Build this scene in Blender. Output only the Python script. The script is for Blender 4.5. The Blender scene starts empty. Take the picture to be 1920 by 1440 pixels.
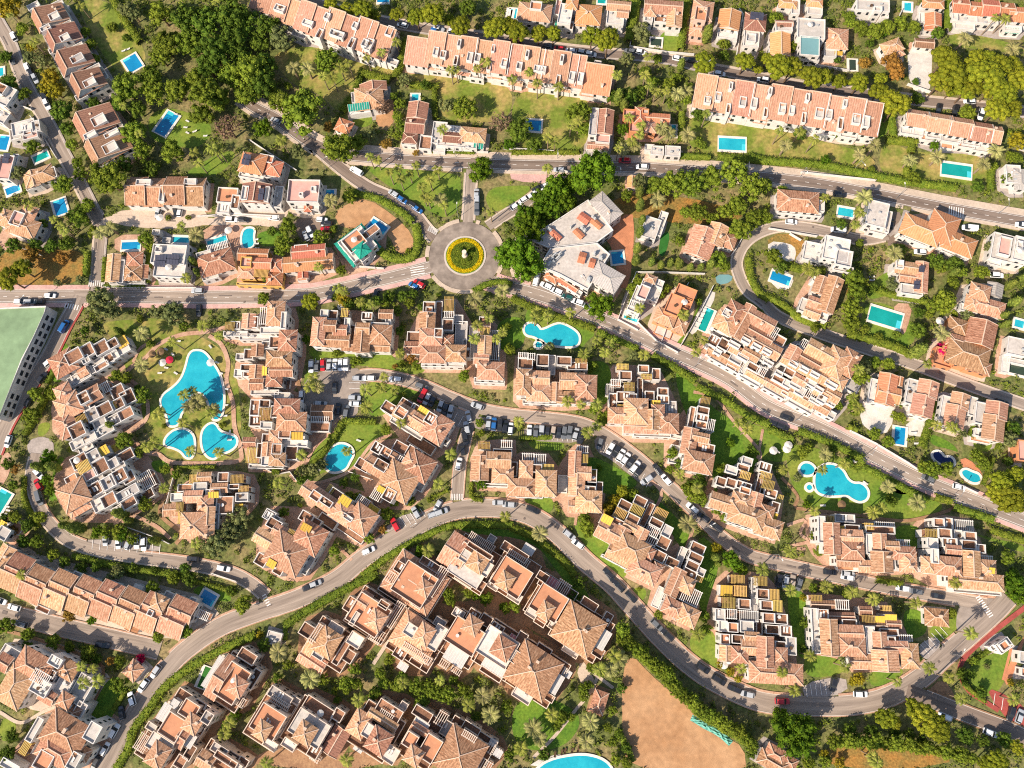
import bpy, math, random
import numpy as np
from mathutils import Vector

random.seed(11)
rng = np.random.default_rng(11)
scene = bpy.context.scene
COL = scene.collection

# ------------------------------------------------------------------ camera
# a drone about 285 m up, tilted about 13 degrees from straight down
FPX, CAM_H, NADX, NADY = 1500.0, 285.0, 1000.0, 1070.0
_d = np.array([(NADX - 960) / FPX, -(NADY - 720) / FPX, -1.0]); _d /= np.linalg.norm(_d)
_Z = -_d
_Y = np.array([0, 1.0, 0]) - _Z[1] * _Z; _Y /= np.linalg.norm(_Y)
_X = np.cross(_Y, _Z)
CM = np.stack([_X, _Y, _Z])            # world = CM @ camera
camd = bpy.data.cameras.new('camera'); cam = bpy.data.objects.new('camera', camd); COL.objects.link(cam)
camd.sensor_width = 36; camd.lens = FPX / 1920 * 36; camd.clip_end = 6000; camd.clip_start = 1
from mathutils import Matrix
cam.matrix_world = Matrix.Translation((0, 0, CAM_H)) @ Matrix(CM.tolist()).to_4x4()
scene.camera = cam

# ------------------------------------------------------------------ world, sun, exposure
SHADOW = np.array([0.77, 0.64])        # direction in which shadows fall on the ground
SUN_EL = math.radians(40)
world = bpy.data.worlds.new('World'); scene.world = world; world.use_nodes = True
nt = world.node_tree
sky = nt.nodes.new('ShaderNodeTexSky'); sky.sky_type = 'NISHITA'; sky.sun_disc = False
sky.sun_elevation = SUN_EL
sky.sun_rotation = math.atan2(-SHADOW[0], -SHADOW[1])
nt.links.new(sky.outputs[0], nt.nodes['Background'].inputs[0])
nt.nodes['Background'].inputs[1].default_value = 0.125
sl = bpy.data.lights.new('sun', 'SUN'); sun = bpy.data.objects.new('sun', sl); COL.objects.link(sun)
sl.energy = 5.0; sl.angle = math.radians(0.5); sl.color = (1.0, 0.895, 0.76)
_sd = Vector((SHADOW[0] * math.cos(SUN_EL), SHADOW[1] * math.cos(SUN_EL), -math.sin(SUN_EL)))
sun.rotation_euler = _sd.to_track_quat('-Z', 'Y').to_euler(); sun.location = (-150, -130, 300)
vs = scene.view_settings
vs.view_transform = 'Standard'; vs.look = 'None'; vs.gamma = 1.0; vs.exposure = 0.52; vs.use_curve_mapping = False
scene.cycles.max_bounces = 5; scene.cycles.diffuse_bounces = 3; scene.cycles.glossy_bounces = 2
scene.cycles.transparent_max_bounces = 4
scene.cycles.use_denoising = False; scene.cycles.filter_width = 1.1

# ------------------------------------------------------------------ map helpers
def P(px, py, h=0.0):
    """ground plan position of a photo pixel for a point at height h"""
    r = CM @ np.array([(px - 960) / FPX, -(py - 720) / FPX, -1.0])
    t = (CAM_H - h) / -r[2]
    return np.array([r[0] * t, r[1] * t])
def proj(x, y, z=0.0):
    c = CM.T @ np.array([x, y, z - CAM_H])
    return 960 + FPX * c[0] / -c[2], 720 - FPX * c[1] / -c[2]
def mpp(px, py, h=0.0):
    return float(np.linalg.norm(P(px + 1, py, h) - P(px - 1, py, h)) / 2)
# ------------------------------------------------------------------ materials
MATS = {}
def lin(c):
    return tuple(((v / 255) / 12.92 if v / 255 <= 0.04045 else ((v / 255 + 0.055) / 1.055) ** 2.4) for v in c)
def mat(name, col, rough=0.85, var=0.12, scale=0.6, col2=None, mix=0.5, bump=0.0, bscale=6.0, spec=0.2, objrand=0.0, uv=False, coat=0, metal=0, fine=0.0, fscale=3.0, sharp=(0.35, 0.65), hrand=0.0):
    m = bpy.data.materials.new(name); m.use_nodes = True
    n = m.node_tree; b = n.nodes['Principled BSDF']; L = n.links.new
    b.inputs['Roughness'].default_value = rough
    b.inputs['Specular IOR Level'].default_value = spec
    b.inputs['Metallic'].default_value = metal
    if coat: b.inputs['Coat Weight'].default_value = coat
    tc = n.nodes.new('ShaderNodeTexCoord')
    src = tc.outputs['UV'] if uv else n.nodes.new('ShaderNodeNewGeometry').outputs['Position']
    if uv:
        mp = n.nodes.new('ShaderNodeMapping'); mp.inputs['Scale'].default_value = (1.0, 0.28, 1.0) if uv is True else (uv[0], uv[1], 1.0)
        L(src, mp.inputs[0]); src = mp.outputs[0]
        oi0 = n.nodes.new('ShaderNodeObjectInfo'); mlt = n.nodes.new('ShaderNodeMath'); mlt.operation = 'MULTIPLY'; mlt.inputs[1].default_value = 71.0
        L(oi0.outputs['Random'], mlt.inputs[0])
        cx = n.nodes.new('ShaderNodeCombineXYZ'); L(mlt.outputs[0], cx.inputs[0]); L(cx.outputs[0], mp.inputs['Location'])
    nz = n.nodes.new('ShaderNodeTexNoise'); nz.inputs['Scale'].default_value = scale; nz.inputs['Detail'].default_value = 5; nz.inputs['Roughness'].default_value = 0.65
    L(src, nz.inputs['Vector'])
    mr = n.nodes.new('ShaderNodeMapRange'); mr.inputs[1].default_value = sharp[0]; mr.inputs[2].default_value = sharp[1]
    L(nz.outputs[0], mr.inputs[0])
    mx = n.nodes.new('ShaderNodeMix'); mx.data_type = 'RGBA'
    c1 = np.array(col)
    if col2 is None:
        ca = c1 * (1 - var); cb = np.minimum(c1 * (1 + var), 0.95)
    else:
        ca = c1; cb = np.array(col2)
    mx.inputs['A'].default_value = (*ca, 1); mx.inputs['B'].default_value = (*cb, 1)
    L(mr.outputs[0], mx.inputs['Factor'])
    out = mx.outputs['Result']
    val = None
    if fine:
        nf = n.nodes.new('ShaderNodeTexNoise'); nf.inputs['Scale'].default_value = fscale; nf.inputs['Detail'].default_value = 3
        L(src, nf.inputs['Vector'])
        mf = n.nodes.new('ShaderNodeMapRange'); mf.inputs[1].default_value = 0.3; mf.inputs[2].default_value = 0.7; mf.inputs[3].default_value = 1 - fine; mf.inputs[4].default_value = 1 + fine
        L(nf.outputs[0], mf.inputs[0]); val = mf.outputs[0]
    if objrand:
        oi = n.nodes.new('ShaderNodeObjectInfo')
        mo = n.nodes.new('ShaderNodeMapRange'); mo.inputs[3].default_value = 1 - objrand; mo.inputs[4].default_value = 1 + objrand
        L(oi.outputs['Random'], mo.inputs[0])
        if val is not None:
            mm = n.nodes.new('ShaderNodeMath'); mm.operation = 'MULTIPLY'; L(val, mm.inputs[0]); L(mo.outputs[0], mm.inputs[1]); val = mm.outputs[0]
        else: val = mo.outputs[0]
    if uv is True:
        wv = n.nodes.new('ShaderNodeTexWave'); wv.inputs['Scale'].default_value = 0.36; wv.inputs['Distortion'].default_value = 1.2; wv.inputs['Detail'].default_value = 2; wv.inputs['Detail Scale'].default_value = 2.0
        L(src, wv.inputs['Vector'])
        mw = n.nodes.new('ShaderNodeMapRange'); mw.inputs[3].default_value = 0.84; mw.inputs[4].default_value = 1.1; L(wv.outputs['Fac'], mw.inputs[0])
        mm2 = n.nodes.new('ShaderNodeMath'); mm2.operation = 'MULTIPLY'; L(val, mm2.inputs[0]); L(mw.outputs[0], mm2.inputs[1]); val = mm2.outputs[0]
    if val is not None or hrand:
        hs = n.nodes.new('ShaderNodeHueSaturation'); L(out, hs.inputs['Color'])
        if val is not None: L(val, hs.inputs['Value'])
        if hrand:
            oi2 = n.nodes.new('ShaderNodeObjectInfo'); w = n.nodes.new('ShaderNodeTexWhiteNoise'); w.noise_dimensions = '1D'; L(oi2.outputs['Random'], w.inputs['W'])
            mh = n.nodes.new('ShaderNodeMapRange'); mh.inputs[3].default_value = 0.5 - hrand; mh.inputs[4].default_value = 0.5 + hrand
            L(w.outputs['Value'], mh.inputs[0]); L(mh.outputs[0], hs.inputs['Hue'])
        out = hs.outputs[0]
    L(out, b.inputs['Base Color'])
    if bump:
        nb = n.nodes.new('ShaderNodeTexNoise'); nb.inputs['Scale'].default_value = bscale; L(src, nb.inputs['Vector'])
        bp = n.nodes.new('ShaderNodeBump'); bp.inputs['Strength'].default_value = bump; bp.inputs['Distance'].default_value = 0.2
        L(nb.outputs[0], bp.inputs['Height']); L(bp.outputs[0], b.inputs['Normal'])
    MATS[name] = m
    return m
# ground
mat('soil', (0.12, 0.135, 0.035), scale=0.09, col2=(0.27, 0.195, 0.09), fine=0.4, fscale=0.9, sharp=(0.42, 0.68), bump=0.6, bscale=2)
mat('lawn', (0.115, 0.19, 0.02), scale=0.09, col2=(0.22, 0.24, 0.035), fine=0.22, fscale=1.1, sharp=(0.4, 0.68), bump=0.3)
mat('lush', (0.075, 0.16, 0.014), scale=0.15, col2=(0.14, 0.22, 0.02), fine=0.25, fscale=1.2, bump=0.3)
mat('dry', (0.15, 0.19, 0.025), scale=0.1, col2=(0.38, 0.265, 0.09), fine=0.25, fscale=0.7, sharp=(0.42, 0.66), bump=0.3)
mat('dirt', (0.36, 0.175, 0.075), scale=0.06, col2=(0.50, 0.285, 0.145), fine=0.14, fscale=0.5, bump=0.5, sharp=(0.3, 0.7))
mat('orange_scrub', (0.36, 0.17, 0.04), scale=0.16, col2=(0.20, 0.15, 0.04), fine=0.35, fscale=1.5, bump=0.5)
mat('asphalt', (0.23, 0.183, 0.15), scale=0.06, col2=(0.34, 0.275, 0.225), fine=0.14, fscale=0.5, rough=0.9)
mat('asphalt_mid', (0.175, 0.135, 0.107), scale=0.14, col2=(0.31, 0.245, 0.195), fine=0.18, fscale=0.5, rough=0.9)
mat('road_asphalt', (0.225, 0.172, 0.135), scale=0.8, col2=(0.37, 0.29, 0.228), fine=0.14, fscale=3.0, rough=0.9, uv=(0.75, 0.035), sharp=(0.34, 0.66))
mat('road_dark_asphalt', (0.165, 0.12, 0.093), scale=0.8, col2=(0.255, 0.19, 0.148), fine=0.12, fscale=3.0, rough=0.9, uv=(0.75, 0.035), sharp=(0.36, 0.64))
mat('tar', (0.16, 0.125, 0.105), scale=0.6, var=0.15, fine=0.1)
mat('dark_asphalt', (0.18, 0.127, 0.095), scale=0.06, col2=(0.26, 0.19, 0.145), fine=0.12, fscale=0.6, rough=0.9)
mat('pink_paving', (0.56, 0.335, 0.285), scale=0.12, var=0.14, fine=0.14, fscale=1.6)
mat('cream_paving', (0.52, 0.40, 0.30), scale=0.12, var=0.12, fine=0.12, fscale=1.6)
mat('terracotta_paving', (0.40, 0.215, 0.135), scale=0.2, col2=(0.52, 0.33, 0.225), fine=0.15, fscale=1.6)
mat('brown_paving', (0.25, 0.13, 0.07), scale=0.2, col2=(0.36, 0.21, 0.11), fine=0.15, fscale=1.6)
mat('white_paving', (0.58, 0.52, 0.45), scale=0.3, var=0.12, fine=0.1, fscale=2)
mat('grey_paving', (0.36, 0.30, 0.26), scale=0.25, var=0.15, fine=0.12, fscale=1.5)
mat('red_paving', (0.33, 0.07, 0.055), scale=0.3, var=0.18, fine=0.12)
mat('net', (0.08, 0.30, 0.23), scale=1.5, col2=(0.20, 0.42, 0.34), fine=0.2)
mat('orange_paving', (0.50, 0.20, 0.10), scale=0.3, var=0.15, fine=0.12)
mat('court', (0.22, 0.31, 0.165), scale=0.05, var=0.2, fine=0.08, fscale=0.5)
mat('court_blue', (0.16, 0.30, 0.30), scale=0.1, var=0.08)
mat('turf', (0.03, 0.13, 0.02), scale=0.5, var=0.15)
mat('marking', (0.72, 0.66, 0.60), var=0.15, scale=1.5)
mat('kerb', (0.50, 0.42, 0.35), var=0.1)
# buildings
mat('white_wall', (0.63, 0.58, 0.525), var=0.09, scale=0.4, fine=0.08, fscale=1.2)
mat('cream_wall', (0.66, 0.53, 0.42), var=0.07, scale=0.4, fine=0.06)
mat('pink_wall', (0.58, 0.40, 0.31), var=0.08, scale=0.4, fine=0.06)
mat('yellow_wall', (0.62, 0.38, 0.11), var=0.07)
mat('orange_wall', (0.62, 0.26, 0.12), var=0.07)
mat('red_wall', (0.40, 0.07, 0.05), var=0.07)
def tiles(name, a, b, fine=0.3):
    mat(name, a, col2=b, uv=True, scale=1.7, fine=fine, fscale=4.5, objrand=0.2, hrand=0.011, bump=0.4, bscale=4.0, sharp=(0.33, 0.67), rough=0.9)
tiles('roof_salmon', (0.37, 0.165, 0.08), (0.62, 0.37, 0.23), 0.34)
tiles('roof_mix', (0.25, 0.105, 0.052), (0.52, 0.285, 0.168), 0.4)
tiles('roof_brown', (0.22, 0.105, 0.065), (0.345, 0.175, 0.11), 0.25)
tiles('roof_pink', (0.40, 0.19, 0.11), (0.535, 0.30, 0.195), 0.24)
tiles('roof_orange', (0.50, 0.20, 0.085), (0.62, 0.30, 0.15), 0.12)
tiles('roof_red', (0.42, 0.135, 0.07), (0.55, 0.22, 0.12), 0.2)
tiles('roof_grey', (0.34, 0.30, 0.265), (0.45, 0.40, 0.35), 0.15)
tiles('roof_green', (0.015, 0.23, 0.16), (0.03, 0.32, 0.23), 0.12)
mat('ridge', (0.60, 0.42, 0.30), var=0.12, scale=1)
mat('terrace_tile', (0.25, 0.125, 0.072), scale=0.6, var=0.25, fine=0.25, fscale=2.0, objrand=0.4)
mat('terrace_orange', (0.52, 0.235, 0.125), scale=0.4, var=0.1, fine=0.08, objrand=0.06)
mat('terrace_grey', (0.40, 0.355, 0.32), scale=0.5, var=0.12, fine=0.12, objrand=0.15)
mat('terrace_white', (0.52, 0.46, 0.40), scale=0.5, var=0.12, fine=0.1, objrand=0.2)
mat('terrace_pink', (0.56, 0.31, 0.25), scale=0.5, var=0.08, objrand=0.08)
mat('flat_roof', (0.50, 0.435, 0.375), scale=0.25, var=0.12, fine=0.1, fscale=1.0)
mat('yellow_canvas', (0.64, 0.41, 0.06), var=0.08, scale=1, objrand=0.25, hrand=0.012)
mat('white_canvas', (0.62, 0.56, 0.49), var=0.06, scale=1)
mat('pale_canvas', (0.50, 0.46, 0.42), var=0.08, scale=1)
mat('green_canvas', (0.02, 0.24, 0.17), var=0.1, scale=1)
mat('pink_canvas', (0.45, 0.16, 0.15), var=0.1, scale=1)
mat('red_canvas', (0.5, 0.02, 0.05), var=0.1, scale=1)
mat('white_beam', (0.74, 0.68, 0.60), var=0.06)
mat('dark_beam', (0.20, 0.12, 0.075), var=0.15, scale=2)
mat('yellow_beam', (0.46, 0.30, 0.085), var=0.12, scale=2, objrand=0.35, hrand=0.012)
mat('glass', (0.025, 0.03, 0.035), rough=0.12, spec=0.5, var=0.3)
mat('glass_roof', (0.12, 0.14, 0.155), rough=0.15, spec=0.5, var=0.2)
mat('solar', (0.05, 0.05, 0.07), rough=0.2, spec=0.5, var=0.2)
mat('metal', (0.36, 0.36, 0.36), rough=0.4, var=0.1, metal=0.5)
mat('machine', (0.42, 0.41, 0.39), rough=0.6, var=0.15, scale=2)
mat('coping', (0.70, 0.62, 0.53), var=0.08, scale=0.8)
def water(name, a, b):
    mat(name, a, col2=b, rough=0.05, spec=0.5, scale=0.16, bump=0.25, bscale=1.6, sharp=(0.3, 0.7), fine=0.05, fscale=1.5)
water('water_turquoise', (0.010, 0.29, 0.38), (0.03, 0.42, 0.48))
water('water_blue', (0.006, 0.17, 0.36), (0.012, 0.25, 0.46))
water('water_green', (0.006, 0.25, 0.22), (0.012, 0.32, 0.28))
water('water_dark', (0.006, 0.012, 0.075), (0.008, 0.02, 0.10))
water('water_olive', (0.03, 0.045, 0.03), (0.04, 0.06, 0.035))
water('water_shallow', (0.05, 0.46, 0.54), (0.08, 0.55, 0.60))
# plants
def leafmat(name, a, b, objr=0.2):
    mat(name, a, col2=b, scale=0.75, fine=0.32, fscale=1.9, objrand=objr, hrand=0.012, rough=0.8, spec=0.08, sharp=(0.34, 0.66))
leafmat('leaf_broad', (0.07, 0.105, 0.010), (0.185, 0.22, 0.02))
leafmat('leaf_dark', (0.042, 0.08, 0.009), (0.115, 0.16, 0.016))
leafmat('leaf_bright', (0.04, 0.085, 0.005), (0.115, 0.175, 0.009))
leafmat('leaf_pine', (0.085, 0.105, 0.008), (0.225, 0.225, 0.014))
leafmat('leaf_yellow', (0.15, 0.13, 0.01), (0.32, 0.25, 0.015))
leafmat('leaf_olive', (0.085, 0.10, 0.032), (0.175, 0.185, 0.06))
leafmat('leaf_brown', (0.13, 0.075, 0.045), (0.23, 0.145, 0.09))
leafmat('leaf_rust', (0.20, 0.10, 0.02), (0.30, 0.17, 0.03))
leafmat('leaf_hedge', (0.08, 0.12, 0.013), (0.18, 0.205, 0.022), 0.15)
leafmat('leaf_shrub', (0.065, 0.098, 0.016), (0.19, 0.21, 0.034), 0.2)
leafmat('leaf_magenta', (0.35, 0.005, 0.04), (0.55, 0.01, 0.08))
leafmat('leaf_palm', (0.14, 0.165, 0.022), (0.30, 0.29, 0.055))
leafmat('leaf_canary', (0.17, 0.17, 0.045), (0.36, 0.32, 0.12))
leafmat('flower_yellow', (0.55, 0.38, 0.005), (0.75, 0.55, 0.01))
mat('bark', (0.14, 0.09, 0.055), var=0.25, scale=2)
mat('palm_trunk', (0.25, 0.18, 0.115), var=0.2, scale=2)
# cars
CARCOL = {'w': ('white', (0.80, 0.79, 0.77)), 's': ('silver', (0.42, 0.43, 0.44)), 'g': ('grey', (0.13, 0.135, 0.14)),
          'k': ('black', (0.02, 0.02, 0.023)), 'r': ('red', (0.50, 0.015, 0.02)), 'b': ('blue', (0.02, 0.12, 0.33)), 'n': ('dark green', (0.01, 0.07, 0.06)),
          'd': ('beige', (0.42, 0.33, 0.25))}
for k, (nm, c) in CARCOL.items(): mat('paint_' + nm, c, rough=0.3, spec=0.5, coat=0.7, var=0.03)
mat('tyre', (0.02, 0.02, 0.02), var=0.1)
mat('lounger', (0.58, 0.54, 0.49), var=0.1)
mat('thatch', (0.20, 0.12, 0.06), var=0.25, scale=3)
mat('dark_wood', (0.10, 0.055, 0.03), var=0.2, scale=2)

# ------------------------------------------------------------------ mesh helpers
def npmesh(name, verts, faces, m, uvs=None, smooth=False):
    """verts (n,3); faces: list of index tuples or an (n,k) array"""
    me = bpy.data.meshes.new(name)
    verts = np.asarray(verts, dtype=np.float32)
    if isinstance(faces, np.ndarray):
        n, k = faces.shape
        me.vertices.add(len(verts)); me.vertices.foreach_set('co', verts.ravel())
        me.loops.add(n * k); me.loops.foreach_set('vertex_index', faces.astype(np.int32).ravel())
        me.polygons.add(n); me.polygons.foreach_set('loop_start', np.arange(0, n * k, k, dtype=np.int32))
        me.update(calc_edges=True)
    else:
        me.from_pydata(verts.tolist(), [], faces); me.update()
    if uvs is not None:
        ul = me.uv_layers.new(name='UVMap')
        ul.data.foreach_set('uv', np.asarray(uvs, dtype=np.float32).ravel())
    if smooth: me.polygons.foreach_set('use_smooth', np.ones(len(me.polygons), dtype=bool))
    me.materials.append(MATS[m])
    return me
def obj(name, me, parent=None, **props):
    o = bpy.data.objects.new(name, me); COL.objects.link(o)
    if parent is not None: o.parent = parent
    for k, v in props.items(): o[k] = v
    return o
def thing(name, label, cat, loc=(0, 0, 0), rz=0.0, group=None):
    o = bpy.data.objects.new(name, None); COL.objects.link(o)
    o.empty_display_size = 0.5; o.location = loc; o.rotation_euler = (0, 0, rz)
    if label: o['label'] = label
    o['category'] = cat
    if group: o['group'] = group
    return o
class MB:
    def __init__(s): s.v = []; s.f = []; s.uv = []
    def quad(s, pts, uv=None):
        n = len(s.v); s.v += [tuple(p) for p in pts]; s.f.append(tuple(range(n, n + len(pts))))
        s.uv += uv if uv else [(0, 0)] * len(pts)
    def prism(s, pts, z0, z1, cap0=True):
        """pts 2D (ccw or cw), extruded"""
        n = len(pts); b = len(s.v)
        s.v += [(p[0], p[1], z0) for p in pts] + [(p[0], p[1], z1) for p in pts]
        for i in range(n):
            j = (i + 1) % n; s.f.append((b + i, b + j, b + n + j, b + n + i)); s.uv += [(0, 0)] * 4
        s.f.append(tuple(range(b + n, b + 2 * n))); s.uv += [(0, 0)] * n
        if cap0: s.f.append(tuple(range(b + n - 1, b - 1, -1))); s.uv += [(0, 0)] * n
    def box(s, c, ex, ey, w, d, z0, z1):
        c = np.asarray(c); s.prism([c - ex * w / 2 - ey * d / 2, c + ex * w / 2 - ey * d / 2, c + ex * w / 2 + ey * d / 2, c - ex * w / 2 + ey * d / 2][::-1], z0, z1)
    def bar(s, a, b, r):
        """square bar between 3D points"""
        a = Vector(a); b = Vector(b); t = (b - a).normalized(); u = t.cross(Vector((0, 0, 1)))
        if u.length < 1e-3: u = Vector((1, 0, 0))
        u.normalize(); w = t.cross(u); n = len(s.v)
        for p in (a, b):
            for i, j in ((1, 1), (-1, 1), (-1, -1), (1, -1)): s.v.append(tuple(p + u * r * i + w * r * j))
        for f in ((0, 1, 5, 4), (1, 2, 6, 5), (2, 3, 7, 6), (3, 0, 4, 7), (0, 3, 2, 1), (4, 5, 6, 7)):
            s.f.append(tuple(n + i for i in f)); s.uv += [(0, 0)] * 4
    def cyl(s, c, r0, r1, z0, z1, n=8):
        b = len(s.v)
        for z, r in ((z0, r0), (z1, r1)):
            for i in range(n):
                a = 2 * math.pi * i / n; s.v.append((c[0] + r * math.cos(a), c[1] + r * math.sin(a), z))
        for i in range(n):
            j = (i + 1) % n; s.f.append((b + i, b + j, b + n + j, b + n + i)); s.uv += [(0, 0)] * 4
        s.f.append(tuple(range(b + n, b + 2 * n))); s.uv += [(0, 0)] * n
        s.f.append(tuple(range(b + n - 1, b - 1, -1))); s.uv += [(0, 0)] * n
    def mesh(s, name, m, uv=False, smooth=False):
        return npmesh(name, s.v, s.f, m, s.uv if uv else None, smooth)
def chaikin(pts, it=2, closed=True):
    pts = np.asarray(pts, float)
    for _ in range(it):
        if closed: q = np.roll(pts, -1, 0); pts = np.stack([pts * .75 + q * .25, pts * .25 + q * .75], 1).reshape(-1, 2)
        else:
            q = pts[1:]; p = pts[:-1]
            m = np.stack([p * .75 + q * .25, p * .25 + q * .75], 1).reshape(-1, 2)
            pts = np.concatenate([pts[:1], m, pts[-1:]])
    return pts
def spline(pts, step=2.0):
    """Catmull-Rom through 2D points, resampled evenly"""
    p = np.asarray(pts, float)
    p = np.concatenate([[2 * p[0] - p[1]], p, [2 * p[-1] - p[-2]]])
    out = []
    for i in range(1, len(p) - 2):
        for t in np.linspace(0, 1, 12, endpoint=False):
            out.append(0.5 * (2 * p[i] + (p[i + 1] - p[i - 1]) * t + (2 * p[i - 1] - 5 * p[i] + 4 * p[i + 1] - p[i + 2]) * t * t + (3 * p[i] - p[i - 1] - 3 * p[i + 1] + p[i + 2]) * t ** 3))
    out.append(p[-2]); out = np.array(out)
    s = np.concatenate([[0], np.cumsum(np.linalg.norm(np.diff(out, axis=0), axis=1))])
    n = max(2, int(s[-1] / step) + 1); q = np.linspace(0, s[-1], n)
    return np.stack([np.interp(q, s, out[:, 0]), np.interp(q, s, out[:, 1])], 1)
def normals2(c):
    t = np.gradient(c, axis=0); t /= np.linalg.norm(t, axis=1)[:, None] + 1e-9
    return np.stack([-t[:, 1], t[:, 0]], 1)
def inpoly(x, y, poly):
    poly = np.asarray(poly); r = np.zeros(x.shape, bool); n = len(poly); j = n - 1
    for i in range(n):
        xi, yi = poly[i]; xj, yj = poly[j]
        c = ((yi > y) != (yj > y)) & (x < (xj - xi) * (y - yi) / (yj - yi + 1e-12) + xi)
        r ^= c; j = i
    return r
def area2(p):
    p = np.asarray(p); return 0.5 * np.sum(p[:, 0] * np.roll(p[:, 1], -1) - np.roll(p[:, 0], -1) * p[:, 1])
# occupancy of the ground, half-metre cells
_cor = np.array([P(x, y) for x in (-20, 1940) for y in (-20, 1460)])
GX0, GY0 = _cor.min(0) - 2; GX1, GY1 = _cor.max(0) + 2; GR = 0.5
OCC = np.zeros((int((GX1 - GX0) / GR), int((GY1 - GY0) / GR)), bool)
def occ_poly(poly, grow=0.0):
    poly = np.asarray(poly, float)
    if grow:
        c = poly.mean(0); dd = poly - c; poly = c + dd * (1 + grow / (np.linalg.norm(dd, axis=1)[:, None] + 1e-6))
    i0, j0 = np.maximum(((poly.min(0) - (GX0, GY0)) / GR).astype(int) - 1, 0)
    i1, j1 = ((poly.max(0) - (GX0, GY0)) / GR).astype(int) + 2
    i1 = min(i1, OCC.shape[0]); j1 = min(j1, OCC.shape[1])
    if i1 <= i0 or j1 <= j0: return
    X, Y = np.meshgrid(GX0 + (np.arange(i0, i1) + .5) * GR, GY0 + (np.arange(j0, j1) + .5) * GR, indexing='ij')
    OCC[i0:i1, j0:j1] |= inpoly(X, Y, poly)
def occ_at(x, y):
    i = ((np.asarray(x) - GX0) / GR).astype(int); j = ((np.asarray(y) - GY0) / GR).astype(int)
    ok = (i >= 0) & (j >= 0) & (i < OCC.shape[0]) & (j < OCC.shape[1])
    r = np.ones(i.shape, bool); r[ok] = OCC[i[ok], j[ok]]; return r
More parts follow.
